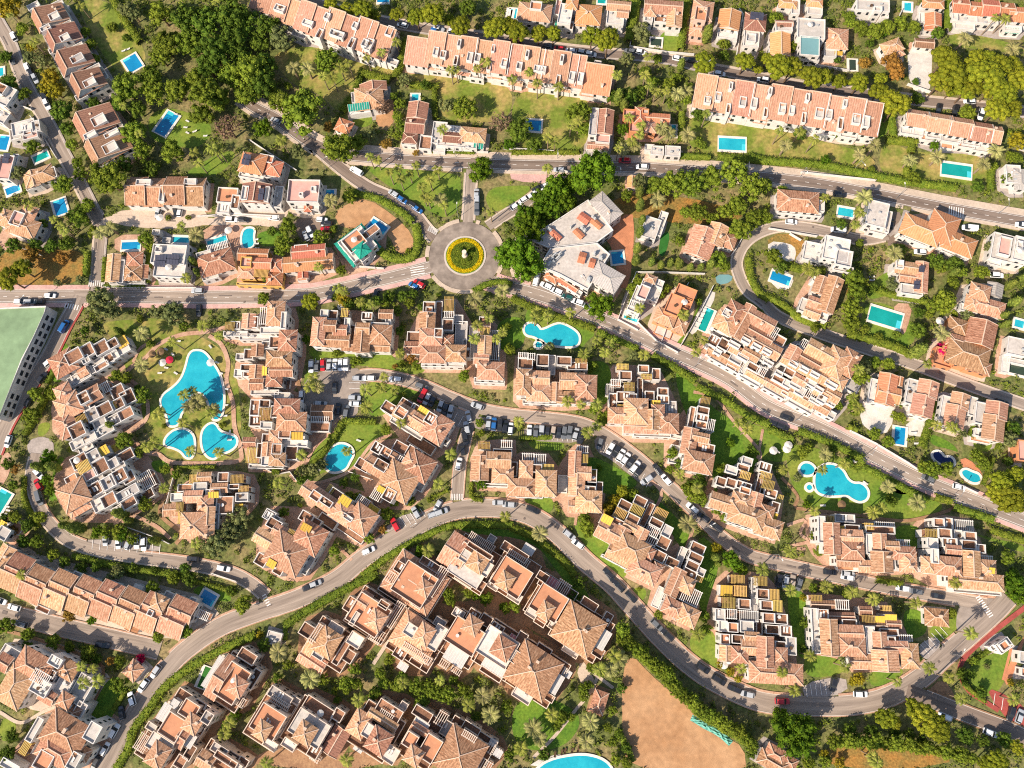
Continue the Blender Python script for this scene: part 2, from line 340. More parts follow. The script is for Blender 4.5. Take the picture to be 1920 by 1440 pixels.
DATA = """
F
# roads: name width mat leftpavement rightpavement dash
r upper_main_road 23 dark_asphalt 13:cream_paving 7:cream_paving 1|452,183 480,203 520,224 585,270 640,289 705,296 805,303 955,309 1085,312 1210,315 1310,322 1435,333 1540,346 1665,369 1765,389 1930,418
r junction_road 20 dark_asphalt 4:cream_paving 4:cream_paving 0|588,272 640,316 687,350 730,370 772,398 795,425 815,448
r roundabout_stub 19 asphalt 4:cream_paving 4:cream_paving 0|884,318 882,350 880,385 877,420
r parking_lane 18 asphalt 3:cream_paving 3:cream_paving 0|915,425 945,405 985,380 1020,355 1060,335
r west_road 25 asphalt 10:pink_paving 9:pink_paving 1|-15,556 100,556 240,556 400,558 560,554 615,547 705,527 760,514 810,500
r south_east_road 26 asphalt 8:pink_paving 8:pink_paving 1|905,522 940,535 992,548 1050,567 1110,592 1160,613 1235,649 1360,706 1440,763 1540,804 1665,869 1740,905 1840,945 1935,982
r loop_lane 18 asphalt 3:cream_paving 3:cream_paving 0|1665,442 1615,450 1565,438 1510,427 1465,425 1425,436 1395,458 1381,490 1387,520 1402,546 1430,568 1465,597 1540,626 1615,651 1715,684 1815,722 1935,764
r inner_street 20 asphalt 4:terracotta_paving 4:terracotta_paving 0|668,706 700,703 755,712 800,726 850,748 905,768 960,778 1010,783 1085,793 1135,816 1197,861 1247,906 1297,953 1347,1003 1397,1038 1440,1052 1540,1075 1665,1101 1765,1119 1850,1134
r side_street 20 asphalt 3:terracotta_paving 3:terracotta_paving 0|892,768 881,795 870,835 862,875 857,935
r west_lane 20 asphalt 4:terracotta_paving 3:cream_paving 0|68,850 60,890 70,940 100,988 150,1022 250,1043 350,1056 425,1072 468,1092 500,1118
r lower_street 31 asphalt 5:terracotta_paving 3:terracotta_paving 0|188,1460 225,1392 250,1343 275,1305 312,1256 350,1218 412,1176 480,1149 555,1124 630,1088 680,1048 730,1015 805,975 855,957 905,952 955,956 1000,970 1047,1003 1097,1053 1147,1095 1185,1137 1235,1192 1285,1240 1335,1275 1397,1305 1435,1317 1490,1322 1590,1322 1665,1306 1727,1270 1765,1235 1815,1192 1865,1147 1890,1120
r lower_right_road 27 dark_asphalt 4:brown_paving 4:brown_paving 0|1700,1295 1745,1312 1815,1340 1890,1368 1940,1392
r lower_left_street 30 asphalt 3:terracotta_paving 3:terracotta_paving 0|-20,1140 0,1146 100,1172 200,1195 300,1219
r sports_road 24 asphalt 5:red_paving 4:grey_paving 0|150,556 138,580 120,612 95,662 62,716 37,753 10,800 -10,850
r upper_left_lane 19 asphalt 4:grey_paving 4:cream_paving 0|-12,25 0,48 20,84 40,140 67,192 95,240 120,290 147,340 170,385 188,420 186,470 180,545
r villa_lane 14 cream_paving 0: 0: 0|190,424 212,412 325,414 400,416 475,416 545,424
r pine_street 17 dark_asphalt 5:cream_paving 3:grey_paving 0|560,-8 620,15 705,38 805,56 905,70 960,78 1035,90 1135,101 1235,109 1335,130 1435,148 1490,160 1615,176 1740,191 1840,201 1935,213
r drive 12 grey_paving 0: 0: 0|1665,440 1690,420 1700,395
# tarmac and paved areas: mat points
a asphalt 585,700 640,692 680,690 690,735 672,742 672,782 640,784 595,800 562,762 560,735
a asphalt 1805,1120 1870,1122 1900,1130 1880,1160 1840,1190 1800,1210 1790,1160
a grey_paving 590,672 655,672 658,692 592,700
a grey_paving 765,960 725,985 722,1000 745,990 790,970
a pink_paving 955,322 1060,325 1065,340 1040,345 960,340
a dark_asphalt 548,410 600,408 612,440 575,458 556,438
a cream_paving 235,392 380,390 392,408 385,425 300,430 215,422 205,405
a asphalt 985,545 1010,520 1090,560 1100,575 1060,570
a grey_paving 1502,1282 1585,1265 1590,1300 1510,1312
a grey_paving 1720,1210 1755,1190 1765,1215 1740,1238 1725,1230
a red_paving 1850,1300 1862,1290 1930,1330 1930,1375 1905,1370
a brown_paving 1735,1300 1765,1270 1790,1300 1785,1312
a grey_paving 1170,600 1160,580 1185,520 1200,520 1180,590
a cream_paving 655,300 700,305 690,312 660,306
a dark_asphalt 1660,440 1672,395 1692,400 1690,450 1668,470
a brown_paving 845,1140 920,1110 1000,1145 1090,1200 1120,1240 1100,1245 1040,1205 960,1160 880,1150
a brown_paving 690,1170 760,1130 850,1130 860,1160 790,1160 720,1190 660,1260 640,1260
a brown_paving 480,1410 560,1400 640,1415 700,1400 740,1440 480,1440
a terracotta_paving 0,855 20,845 22,880 0,920
a terracotta_paving 118,860 145,850 165,900 150,985 120,960 95,910
a terracotta_paving 95,745 125,700 200,735 215,790 150,810 100,830
a grey_paving 55,825 78,818 100,825 102,850 85,865 60,858 50,840
a cream_paving 985,450 1010,435 1030,440 1015,500 985,510
a orange_paving 1130,440 1185,390 1190,440 1180,540 1160,540 1150,470
a white_paving 1700,85 1748,78 1746,160 1735,180 1705,165
a orange_paving 1796,862 1815,858 1845,890 1838,905 1815,890
a terracotta_paving 1675,568 1712,570 1700,620 1690,630 1678,600
a white_paving 1290,620 1330,545 1345,550 1320,600 1300,630
a white_paving 1620,750 1680,750 1670,810 1640,815 1610,790
a white_paving 1700,790 1740,780 1735,820 1695,815
a orange_scrub 0,465 75,468 140,468 160,480 158,520 125,535 0,535
a dirt 655,380 690,372 740,405 775,440 775,470 745,478 730,440 695,425 640,430 625,400
a dirt 1168,1248 1186,1228 1215,1260 1260,1300 1310,1335 1355,1380 1395,1400 1400,1450 1175,1450 1165,1350
a orange_scrub 1545,1400 1600,1390 1780,1395 1780,1440 1545,1440
a terracotta_paving 625,462 650,462 685,500 690,515 655,525
a cream_paving 1080,1270 1090,1235 1110,1262 1120,1300 1110,1300
a white_paving 985,1440 1020,1418 1090,1410 1130,1420 1150,1440
a terracotta_paving 380,420 470,420 470,470 385,470
a terracotta_paving 0,430 25,430 40,470 0,470
a terracotta_paving 215,440 280,440 275,475 215,475
a court_blue 1340,515 1375,515 1370,530 1345,535
a dry 1900,640 1920,640 1920,700 1890,700
a orange_paving 1880,1270 1920,1190 1920,1205 1890,1290
a orange_scrub 1100,405 1180,360 1290,370 1370,390 1400,410 1330,420 1270,420 1230,410
a orange_scrub 1440,440 1500,438 1510,460 1480,500 1440,480
a white_paving 1440,452 1480,456 1494,468 1488,494 1455,486 1440,478
a white_paving 1440,508 1462,500 1490,520 1480,545 1450,540
a cream_paving 960,440 1000,430 1010,470 985,520 955,530
a asphalt 1114,818 1140,818 1200,866 1236,902 1214,916 1180,890 1146,862 1116,846
a asphalt 982,798 1095,808 1096,832 984,826
a asphalt 815,748 862,764 892,785 868,806 838,790
a grey_paving 165,1008 300,1022 300,1036 165,1024
a asphalt 1452,1075 1500,1082 1502,1104 1452,1100
a asphalt 880,780 965,788 965,812 885,806
# lawns
l dry 140,0 215,0 270,88 275,120 225,140 195,105 175,75 155,30
l lawn 275,218 315,198 390,225 400,250 370,280 332,275 283,265
l lawn 350,320 425,280 447,288 412,330 355,330
l lawn 435,12 460,5 465,20 450,30
l dry 505,100 590,82 670,120 745,125 740,145 680,135 660,180 640,218 600,175 555,162 530,140
l dry 757,135 855,147 960,155 960,220 910,232 825,225 822,175 800,155
l dry 960,162 1068,183 1110,185 1102,287 1022,282 960,277
l lawn 655,212 685,212 700,220 695,237 667,240
l dirt 705,210 738,175 740,225 730,240 705,237
l lawn 683,306 720,313 800,320 862,327 865,345 861,395 840,408 822,406 760,368 700,330
l lawn 908,372 922,352 955,348 1000,348 985,365 945,393 922,398
l dry 1285,215 1350,225 1440,235 1560,270 1640,290 1640,320 1540,318 1420,300 1290,288
l dry 1655,260 1690,275 1710,285 1860,290 1850,350 1780,345 1700,335 1645,325
l lawn 1655,215 1670,220 1665,250 1640,265 1640,245
l lawn 1235,60 1280,55 1275,100 1240,95
l dry 1780,60 1860,70 1920,90 1920,100 1850,95 1775,85
l lush 480,435 530,430 545,450 520,462 485,462
l dry 185,605 235,600 305,595 325,612 400,640 448,690 455,870 330,865 285,835 268,790 262,735 235,690 215,640
l lush 85,690 115,680 128,710 100,720
l lawn 70,795 95,790 92,810 72,822
l lush 110,850 125,865 120,920 100,945 88,930
l lush 280,862 325,865 318,890 290,885
l lawn 560,790 580,650 690,640 760,680 670,690 600,660 560,800
l lawn 580,650 640,645 670,662 660,680 580,672
l lawn 690,680 760,672 800,690 790,702 740,700 690,692
l lawn 680,720 720,712 760,722 790,735 760,748 720,780 690,782
l lawn 650,785 705,790 740,810 705,830 690,850 660,880 600,885 575,910 560,895 580,860 600,830 640,800
l lawn 990,575 1010,560 1090,600 1120,625 1100,640 1085,660 1060,655 990,640 980,610
l lush 930,600 985,590 985,655 930,660
l lush 1100,675 1150,680 1140,770 1105,740
l lush 1265,690 1300,720 1330,760 1390,800 1430,850 1410,900 1370,870 1350,900 1340,940 1330,830 1290,790 1270,730
l lawn 1395,790 1430,800 1460,820 1480,830 1480,870 1420,860 1390,840
l lawn 1470,830 1540,840 1620,880 1660,900 1740,935 1770,945 1760,965 1680,975 1580,970 1510,950 1480,900
l lush 1100,850 1165,880 1200,905 1180,920 1150,930 1120,920 1100,880
l lawn 985,825 1055,825 1060,845 1000,845
l lawn 975,930 1040,930 1035,965 1000,955
l lawn 1075,970 1120,1000 1180,1060 1170,1090 1130,1060 1080,1000
l lush 1225,930 1260,960 1300,1010 1290,1050 1260,1000 1230,960
l lush 1305,1000 1340,1020 1350,1060 1330,1120 1320,1160 1300,1100
l lawn 1190,1100 1215,1105 1205,1130 1185,1115
l lawn 1300,1180 1345,1180 1345,1270 1320,1250 1290,1215
l lush 1470,1105 1520,1110 1525,1220 1500,1240 1490,1200
l lawn 1505,1225 1580,1235 1590,1262 1510,1275
l lawn 1630,1255 1700,1250 1680,1280 1630,1290
l lush 1690,1140 1735,1145 1740,1190 1700,1200
l lawn 1735,1180 1790,1150 1815,1150 1790,1185 1760,1205
l lawn 1810,1250 1880,1215 1900,1225 1880,1290 1850,1310 1820,1290
l lush 1670,985 1730,985 1730,1030 1690,1030
l lawn 1775,985 1860,1010 1920,1020 1920,1040 1850,1010
l lawn 1620,570 1650,565 1705,590 1720,640 1690,655 1610,625
l lawn 1690,500 1730,490 1720,530 1650,560 1620,560 1640,520
l lush 1290,620 1320,545 1315,570 1275,650 1265,645
l lush 1180,540 1195,520 1190,590 1175,590
l turf 1238,440 1258,432 1248,480 1234,480
l lush 1740,810 1785,830 1800,850 1780,842 1745,835
l lawn 1825,825 1865,830 1850,850 1825,840
l lush 1645,905 1670,900 1715,900 1700,935
l lawn 0,1345 30,1350 30,1380 0,1395
l lush 165,1350 200,1270 235,1270 215,1345 180,1370
l lush 960,1320 1010,1300 1080,1330 1090,1360 1060,1400 1000,1410 960,1390
l lush 860,985 1020,1000 1060,1060 1110,1120 1100,1140 1050,1080 1000,1010 870,1000
l lush 355,1110 380,1095 420,1100 440,1130 400,1125
l lawn 700,1000 760,985 740,1000
l lush 90,640 130,640 125,680 95,690
# paths: width mat points
p 8 terracotta_paving 440,610 390,622 340,628 300,645 272,672 245,690 225,720
p 8 terracotta_paving 392,630 415,646 428,680 425,715 437,755 440,800 452,845 440,866 330,868 297,852 272,848 255,830
p 7 terracotta_paving 235,705 270,735 278,775 262,800 230,815
p 6 terracotta_paving 285,640 262,655 250,680
p 7 brown_paving 560,790 565,760 560,720 550,690
p 7 terracotta_paving 635,785 605,815 585,845 560,900 545,890
p 6 terracotta_paving 565,912 600,905 640,892 665,875 700,830 735,815
p 7 brown_paving 320,870 325,905 300,960 340,1000 330,1020
p 7 terracotta_paving 215,985 240,965 290,985 320,1010
p 6 terracotta_paving 1300,735 1340,745 1375,790 1420,840 1425,860 1420,885
p 5 terracotta_paving 1430,805 1420,860
p 6 brown_paving 1465,895 1495,930 1490,950 1510,955 1600,965 1670,975 1710,975 1770,960 1790,950
p 6 terracotta_paving 1475,985 1510,975 1500,1000 1515,1015 1480,1025 1510,1030
p 6 terracotta_paving 1220,900 1240,925 1225,960 1210,1000
p 6 terracotta_paving 1300,990 1285,1030 1265,1060 1245,1100
p 6 brown_paving 870,620 880,650 895,655 895,720
p 6 brown_paving 760,680 770,640 800,620
p 6 brown_paving 0,1180 60,1195 120,1215 170,1235 195,1260 170,1330 155,1340 195,1360
p 6 cream_paving 0,1335 40,1355 80,1335 105,1325
p 7 cream_paving 700,1245 740,1185 775,1140
p 6 cream_paving 1150,1290 1110,1260
p 6 cream_paving 1000,1420 1040,1380 1080,1330 1105,1300 1120,1270
p 6 terracotta_paving 555,1090 575,1075 600,1060
p 5 terracotta_paving 1085,940 1078,985
p 5 terracotta_paving 1105,945 1100,990
p 6 terracotta_paving 640,1030 660,1050
p 9 red_paving 1930,1132 1865,1182 1818,1222 1800,1248 1802,1272 1818,1297 1850,1318 1872,1332
p 5 orange_paving 1895,1215 1880,1275
# crossings: centre length-along-road width angle nstripes
z 857,932 22 12 0 8
z 182,532 28 12 0 8
z 1792,398 26 20 10 7
z 1845,1137 40 10 60 10
z 783,508 14 26 80 4
z 500,1125 20 8 60 5
z 135,575 24 10 12 6
z 812,432 10 20 -60 6
# parking bay lines: x,y count dx dy len angle
y 592,672 8 9.2,0 24 90
y 988,803 12 9.5,0.6 20 90
y 655,718 5 0.5,11 20 0
y 742,975 6 9,-4.5 20 57
y 1510,1285 6 9,-1.5 22 82
y 1865,1300 6 15,9 22 98
y 1725,1208 6 7,-7 24 48
y 825,756 6 11,6 20 118
y 175,1012 10 14,1 18 95
y 1128,824 9 11.5,9.2 18 118
# flat pools: x y w d angle water
@0,0
q 998,478,108,130,-30,blue q 1252,930,88,180,27,blue q 0,545,60,70,-10,turquoise q 30,1075,70,110,5,blue q 310,1180,120,55,-25,green q 100,1425,110,60,-22,blue
@0,360
q 455,115,92,128,-20,blue q 985,405,138,58,-2,blue q 1360,362,120,42,2,turquoise q 1630,370,150,46,-19,turquoise
@480,0
q 1195,740,50,66,0,turquoise q 1375,1000,48,90,4,green q 955,8,90,30,0,blue q 1905,110,30,90,8,turquoise
@960,0
q 165,945,105,88,4,blue q 1210,985,32,100,4,green q 1650,1085,200,98,3,turquoise q 12,105,44,84,5,turquoise q 672,14,60,36,4,green q 1080,320,80,60,5,olive
@1440,0
q 1410,1280,225,98,8,green q 1045,55,52,72,5,turquoise q 632,490,50,90,3,olive q 1915,1100,40,60,10,blue
@1440,360
q 580,155,115,66,10,turquoise q 92,650,150,74,20,blue q 878,943,250,118,17,green q 1880,990,70,60,15,turquoise q 1865,1335,120,70,14,olive
@1440,720
q 985,390,80,135,10,blue
@960,360
q 895,935,105,62,20,turquoise q 790,495,86,96,-6,blue q 1455,960,58,185,23,green
@480,360
q 555,40,60,112,0,blue q 912,270,132,84,33,blue
@0,1080
q 1562,165,110,84,30,blue q 1535,760,48,150,21,turf
@0,720
q 10,880,90,150,28,green
# shaped pools
F
o turquoise 357,660 375,658 386,664 396,678 411,701 417,722 420,745 418,770 412,787 397,786 393,752 376,733 361,738 351,752 347,768 338,776 336,797 316,799 316,780 302,760 305,742 327,727 342,711 350,690
o turquoise 316,817 330,806 350,806 363,817 365,838 361,858 350,858 342,846 325,838 311,836 310,827
o turquoise 390,797 403,794 412,810 424,814 445,820 442,840 410,853 402,860 390,856 380,840 379,812
o turquoise 610,870 613,852 627,836 643,832 658,839 663,852 655,865 648,880 627,886 613,880
o turquoise 983,612 997,605 1008,612 1014,622 1045,607 1060,610 1084,625 1086,642 1077,651 1037,648 1014,640 1004,631 985,628
o turquoise 1004,644 1012,638 1019,645 1012,653 1004,651
o turquoise 1528,892 1533,880 1548,871 1565,872 1580,883 1588,900 1600,908 1615,907 1627,920 1625,935 1612,941 1598,935 1588,927 1560,930 1537,926 1528,915
o turquoise 1498,880 1505,869 1518,869 1529,880 1522,890 1506,891
o turquoise 1510,914 1517,907 1524,914 1517,921
o turquoise 1003,1446 1030,1425 1085,1415 1115,1419 1135,1428 1147,1442 1147,1455 1003,1455
o dark 1747,850 1760,846 1770,860 1782,857 1789,868 1782,875 1765,870 1752,862
o turquoise 1801,885 1810,880 1822,886 1835,890 1838,902 1825,906 1808,896
o turquoise 455,430 478,428 474,445 478,462 454,468
# the green roofed hall
@0,360
X 7 w court sports_hall|large flat hall with a pale green roof at the left edge|-20,872 350,857 340,900 260,1080 170,1260 95,1440 0,1680 -20,1700
# ---- buildings, upper left
@0,0
B 62 w brown 6 terraced_house_row|brown tiled terraced row with white roof terraces beside the upper left lane|g380,135,150,230,6,.76 g478,280,150,230,6.4,.76 g565,455,165,240,6,.76 g665,620,150,225,6.3,.76 x410,125,60,75,8 x490,285,55,70,8 u585,445,60,95,8 x675,622,60,90,8 x255,50,50,90,5 x425,40,45,110,5 x345,215,40,75,6 x490,195,40,110,5 x420,372,45,100,5 x585,355,40,90,5 x515,550,50,90,5 x690,525,40,140,5 x615,725,50,90,5 x780,580,60,60,4
B 62 w brown 6 terraced_house_row|brown tiled double house with white roof wells above the large round tree|g725,915,185,290,6,.78 g815,1105,185,300,6.4,.78 x745,905,80,105,8.2 x830,1110,80,105,8.2 x680,1015,45,90,6 x840,1005,40,110,6 u890,950,110,70,4 u945,1090,100,90,4 x790,1220,50,150,5
B 25 w brown 5.5 villa|white villa with a sunken brown roof terrace at the upper left edge|x45,720,120,150,5.5 t10,670,90,80,6.5 x90,745,60,110,4 x20,880,90,90,4
B -14 w salmon 4 villa|white villa with pale flat terraces left of the upper left lane|x180,960,170,110,4 R235,1020,110,60,4.5 x275,950,60,90,5 x120,1010,80,90,3 T215,1000,60,40,5
B 4 w red 5 house|pink roofed house at the left edge beside a green pool|R45,1260,110,190,5 z50,1190,50,80,5.6 x112,1230,40,150,4
B -20 w salmon 4.5 villa|small tiled villa south of the green garden pool|h290,1320,210,120,4.5 k250,1340,70,120,4.8 x400,1300,50,90,4 x245,1395,90,60,3
@0,360
B 17 w pink 5.5 villa|salmon tiled villa with an inner pink terrace at the left edge|h170,260,230,130,5.5:salmon h205,180,110,150,5.5:salmon h60,200,120,120,5.2:salmon R135,205,90,110,6.4 x265,300,60,110,4
B -2 w mix 5 villa|tiled villa with a central walled yard beside a blue pool and hedge|k848,570,90,200,5:salmon h1010,510,110,110,5 h1000,605,120,110,5 k1070,600,70,90,4 u915,600,45,180,4 x960,675,260,35,2.5
@240,240
B 0 w mix 5 terraced_house_row|low salmon tiled double house facing the gravel car park|g135,478,270,215,5,.42 g430,475,285,215,5.2,.42 x260,495,40,130,6.4 x120,410,110,45,7 x470,405,90,45,7 x300,580,560,25,2.5
B 10 w red 6 villa|red tiled villa with a blue roof pool beside the tree lined junction|h935,265,180,150,6 h1090,300,120,110,5 z890,240,60,85,7.4 x930,360,190,50,4 x1085,365,110,40,4 T1040,235,110,60,5
B 3 w brown 9 apartment_house|tall white apartment house with small dark windows and brown gable roof|k960,490,210,140,9 z1000,500,40,90,10.4 x880,490,50,110,9 x1045,500,30,120,9 T750,510,150,120,4 x720,600,90,90,3.4 t810,560,60,110,5 x1130,520,60,170,4 x900,655,470,20,1.4
B 1 w pink 6 house|square pink flat roofed house beside a narrow blue pool|R1320,478,235,180,6 x1300,500,30,30,7.6 x1395,460,40,40,7 x1345,600,180,40,3 h1350,600,50,50,3.6:red
B -37 w green 7 villa|white villa with green glazed tower roof beside the roundabout road|h1722,880,246,232,3.2:green x1722,872,215,205,6.2 T1700,855,150,130,8 h1752,915,95,95,8.4:green t1800,800,190,60,6.8 x1770,970,70,60,5
B -16 w mix 5 villa|hip roofed villa with a white pergola beside the tilted turquoise pool|h660,1010,250,165,5 P672,890,160,55,3.6 x575,965,110,80,4.2 x620,1110,120,60,3.4 x740,1060,60,40,3.5
B 2 o red 5 villa|yellow walled villa with red tiled roofs on the pink pavement|g940,950,215,85,5 g985,1015,170,75,6 R890,1010,80,80,6.4 h890,1085,120,80,5:pink h1100,1125,110,100,4 h1112,1030,70,90,5 Y1000,1090,110,60,5.4 x990,1178,345,22,2.6
B -5 w red 5 villa|long red tiled house with a front path and small palm|g1355,930,240,100,5.4 g1350,1012,365,110,5:orange x1300,895,100,35,5 k1312,1090,65,70,3.4 x1450,1060,150,30,2.5 T1310,1130,70,40,2
B 3 w grey 7 villa|white modern villa with dark solar panels on its flat roof|x310,950,255,150,7 x320,1050,235,150,6.2 z245,1000,85,90,7.6 z340,990,90,80,7.6 u235,915,50,40,7.4 x430,960,40,170,6 u290,1105,90,40,5 x215,785,55,40,3 u290,842,60,40,1
@480,0
# ---- top rows
B 19 w pink 6.5 terraced_house_row|pale pink terraced row stepping down from the top edge of the picture|g70,25,190,140,6.8,.14 g245,85,230,190,6.5,.14 g430,155,220,220,6.6,.12 g645,220,240,235,6.4,.12 g890,300,280,250,6.2,.12 i160,55,8,150,6.7,.14 i330,120,8,190,6.6,.14 i540,190,8,225,6.5,.12 i760,255,8,240,6.4,.12 i850,285,8,250,6.3,.12 x180,65,80,55,8.2 x390,175,80,45,8.2 u610,260,110,50,8 x850,340,50,100,8 u820,330,45,60,8 x320,25,40,55,7 x535,125,40,50,7 x745,195,40,50,7 u1005,240,50,80,6 x130,130,110,60,3.4 x270,155,50,70,4 x330,260,110,60,3 t480,260,40,80,7.3 x600,345,110,50,3 t720,330,40,90,7.3 x840,425,120,70,3.2 x1000,460,140,50,3.2
B 8.5 w pink 6.5 terraced_house_row|long pink terraced row with white roof wells above the palm lawn|g1220,400,170,200,5.8,.1 g1410,382,235,235,6.8,.1 g1650,423,240,240,6.3,.1 g1885,452,225,240,6.8,.1 g2110,494,225,240,6.2,.1 g2340,530,240,245,6.5,.1 g2560,605,200,220,5.6,.1:orange i1395,383,8,235,6.6,.1 i1650,420,8,240,6.7,.1 i1905,460,8,240,6.6,.1 i2155,497,8,240,6.7,.1 i2410,540,8,245,6.6,.1 x1350,390,38,70,8.4 u1405,415,42,60,8.2 x1605,430,42,75,8.4 u1662,440,42,70,8.2 x1862,475,42,70,8.4 u1975,500,42,60,8.2 x2130,520,90,50,8 x2370,575,42,75,8.2 x2435,585,42,80,8.2 u1525,330,25,60,7 u1780,370,25,60,7 u2035,410,25,60,7 u2295,445,25,60,7 u2560,490,50,60,6 x1260,500,230,50,3 x1410,515,130,60,3.2 x1660,560,110,80,3 t1500,460,30,80,7.3 t1750,500,30,80,7.3 x1850,590,170,50,3 x2020,545,60,100,4 x2160,645,200,50,3 t2265,610,30,90,7.3 x2400,675,200,50,3 T2200,600,150,40,4 g1330,505,90,36,3.6 g1560,545,90,36,3.6 g1790,570,90,36,3.6 g1950,620,90,36,3.6 g2090,640,90,36,3.6 g2310,665,90,36,3.6 g2480,700,90,36,3.4
B -8 w salmon 5 villa|hip roofed villa with a green veranda awning on the upper lawn|h850,735,200,180,5 k880,655,190,60,4.4:brown x748,735,60,90,3.4 e770,800,160,55,3.4 x780,830,150,40,2.6
B 20 w red 3.5 garden_house|small plain red roofed garden house among trees above the junction|h660,945,110,95,3.4:red
B 5 w brown 5 house|narrow brown tiled house with a long drive beside the small pool|k1213,830,140,120,5 g1195,940,130,115,4.6 h1155,1035,100,70,3.6 t1275,1075,90,110,3 x1150,1075,110,40,2.6
B 5 w salmon 4.5 villa|white bungalow with a green corner awning facing the main road|x1375,1000,105,180,3 h1625,1010,190,110,4.5 g1475,1030,130,75,4.2:brown x1470,970,130,50,4 x1510,1085,300,50,3.2 e1668,1090,75,55,3.4 x1375,1120,90,50,2
@960,0
B 6 w pink 6 villa|pink tiled villa with a square roof terrace near the top edge|h170,90,240,140,6 T180,50,85,70,7.6 x130,160,70,40,4 x290,120,40,130,3
B 8 w orange 6 house|narrow white house with a red path among the top edge villas|x400,110,100,170,6 h450,25,80,90,6.4 R345,60,40,140,3 T430,200,60,70,3 e350,180,60,40,2.6
B 5 w orange 5 villa|orange hip roofed villa above the stone pines|h575,110,180,160,5 h520,160,70,70,4
B 5 w pink 6 villa|white two level villa with small pink tiled roofs beside tall cypress hedge|x775,135,130,120,5.4 g800,45,165,75,6.4 g830,100,75,60,6.6 x735,165,60,60,4
B 4 w salmon 6 villa|wide salmon roofed villa with two white wings above a fenced lawn|g1135,55,275,110,6 k1218,140,105,130,6 h1040,75,80,100,6 x1210,190,70,60,4.4 x1025,140,60,60,5 t1120,150,110,60,4
B 8 p pink 6.5 villa|terracotta walled villa with a sunken red roof terrace|h1430,80,145,160,6.5 T1415,110,85,120,7.6 h1390,225,105,100,4 T1390,205,70,40,5
B 8 w orange 6 villa|white villa with a flat orange roof and round hedge garden|k1630,150,150,150,6 x1615,260,150,80,4 x1640,300,90,40,3
B 6 w brown 6 villa|white villa with dark solar panels on a brown tiled roof|h1825,165,150,140,6 z1835,125,100,60,7.6 x1795,290,115,150,5 u1790,290,70,70,5.6
B 5 w brown 6 house|long brown roofed house with a pink terrace by the main road|k698,915,110,190,6 u612,920,60,230,5.6 R680,1045,105,70,4.4 g645,1095,150,45,3.6:pink x590,1140,70,40,2
B 4 r red 5 villa|red walled villa of small tiled roofs hidden among palms|h960,865,70,125,6 g1085,895,180,90,5 R890,855,110,60,4.4 h1040,950,75,90,5:pink R925,960,90,80,4 x1000,840,50,40,6
B 3 w grey 3.6 garage|pair of grey flat roofed garages on the main road pavement|f1090,1130,95,75,3.6 f1205,1135,115,85,3.6 x1030,1110,70,50,2.4
B 3 w orange 3 garden_house|tiny orange roofed hut below the main road beside shrubs|k900,1365,60,85,3
@1440,0
B 9 w pink 6.5 terraced_house_row|pink terraced row with white party walls above the pool lawn|g-410,712,275,255,6.9,.1 g-130,762,280,262,6.3,.1 g150,795,285,265,6.8,.1 g430,846,290,265,6.2,.1 g700,885,255,255,6.4,.1 i-410,715,8,255,6.6,.1 i-130,757,8,262,6.7,.1 i150,797,8,265,6.6,.1 i430,842,8,265,6.7,.1 i700,885,8,255,6.5,.1 i830,905,8,255,6.4,.1 x-455,755,50,60,8.2 x-375,728,42,75,8.2 x-190,765,50,80,8.2 x-105,775,45,85,8.2 x105,815,50,85,8.2 x178,828,40,70,8.2 x385,850,60,85,8.2 x455,860,48,80,8.2 x660,895,60,85,8.2 x735,915,48,95,8.2 u-280,650,25,60,7 u15,690,25,60,7 u295,735,28,60,7 u575,780,28,60,7 x-430,855,220,45,3 T-370,865,90,40,3.6 x-110,890,180,45,3 t-300,820,30,80,7.3 t-20,850,30,80,7.3 t265,890,30,90,7.3 t540,930,36,100,7.3 x200,945,230,45,3 x430,990,150,70,3 u600,1010,120,70,3 x720,1020,140,50,3 g-330,865,90,36,3.6 g-60,905,90,36,3.6 g130,915,90,36,3.6 g350,950,100,36,3.6 g640,985,100,36,3.6 i-270,840,8,60,3.8 t-410,885,120,30,1 t60,930,90,30,1
B 9 w pink 5.5 terraced_house_row|short row of pink roofed houses with garden terraces beside the upper road|g1125,890,150,130,5.5,.4 g1285,925,170,150,5.5,.4 g1440,955,165,150,5.5,.4 g1590,990,165,150,5.4,.4 g1690,1010,100,140,5.4,.4 i1200,905,8,145,5.5,.4 i1362,940,8,150,5.5,.4 i1520,972,8,150,5.5,.4 i1675,1003,8,150,5.5,.4 x1075,990,170,60,3.2 x1240,1020,110,50,3.4 T1200,1040,120,50,2.6 x1370,1045,140,60,3.2 x1520,1070,130,60,3.2 T1480,1095,130,45,2.6 T1340,1090,90,60,2 x1590,1115,120,60,2.6 x1050,885,60,60,4 t1290,1075,120,40,1 t1430,1110,110,36,1
B 5 w red 5 terraced_house_row|orange roofed row with white patios in the top right corner|g1500,55,225,110,5 g1725,70,230,130,5.2 g1890,110,160,120,5 x1470,140,190,70,3.4 x1640,155,160,70,3.4 x1470,200,150,60,2.4 x1830,220,130,50,3 e1830,230,110,40,2.8 x1400,80,40,170,4
B 2 w orange 6 house|orange roofed house with a white rear block behind the stone pines|k92,335,140,180,6 x118,205,125,80,6.8 g120,175,120,40,7:brown
B 4 w grey 7 house|large pale house with a grey green flat roof behind the pines|x322,220,205,170,7 G312,345,145,165,7.6 x260,360,50,120,6 x320,440,120,50,4
B 5 w salmon 5 house|square salmon roofed house with a yellow porch awning|h520,290,150,165,5 x465,380,90,120,3.2 y530,390,60,50,3.4
B 5 w orange 5 house|orange roofed house and white patio at the top edge|h150,30,125,60,5 x205,60,60,120,4.6 h350,20,110,60,5 x350,85,110,70,3.6
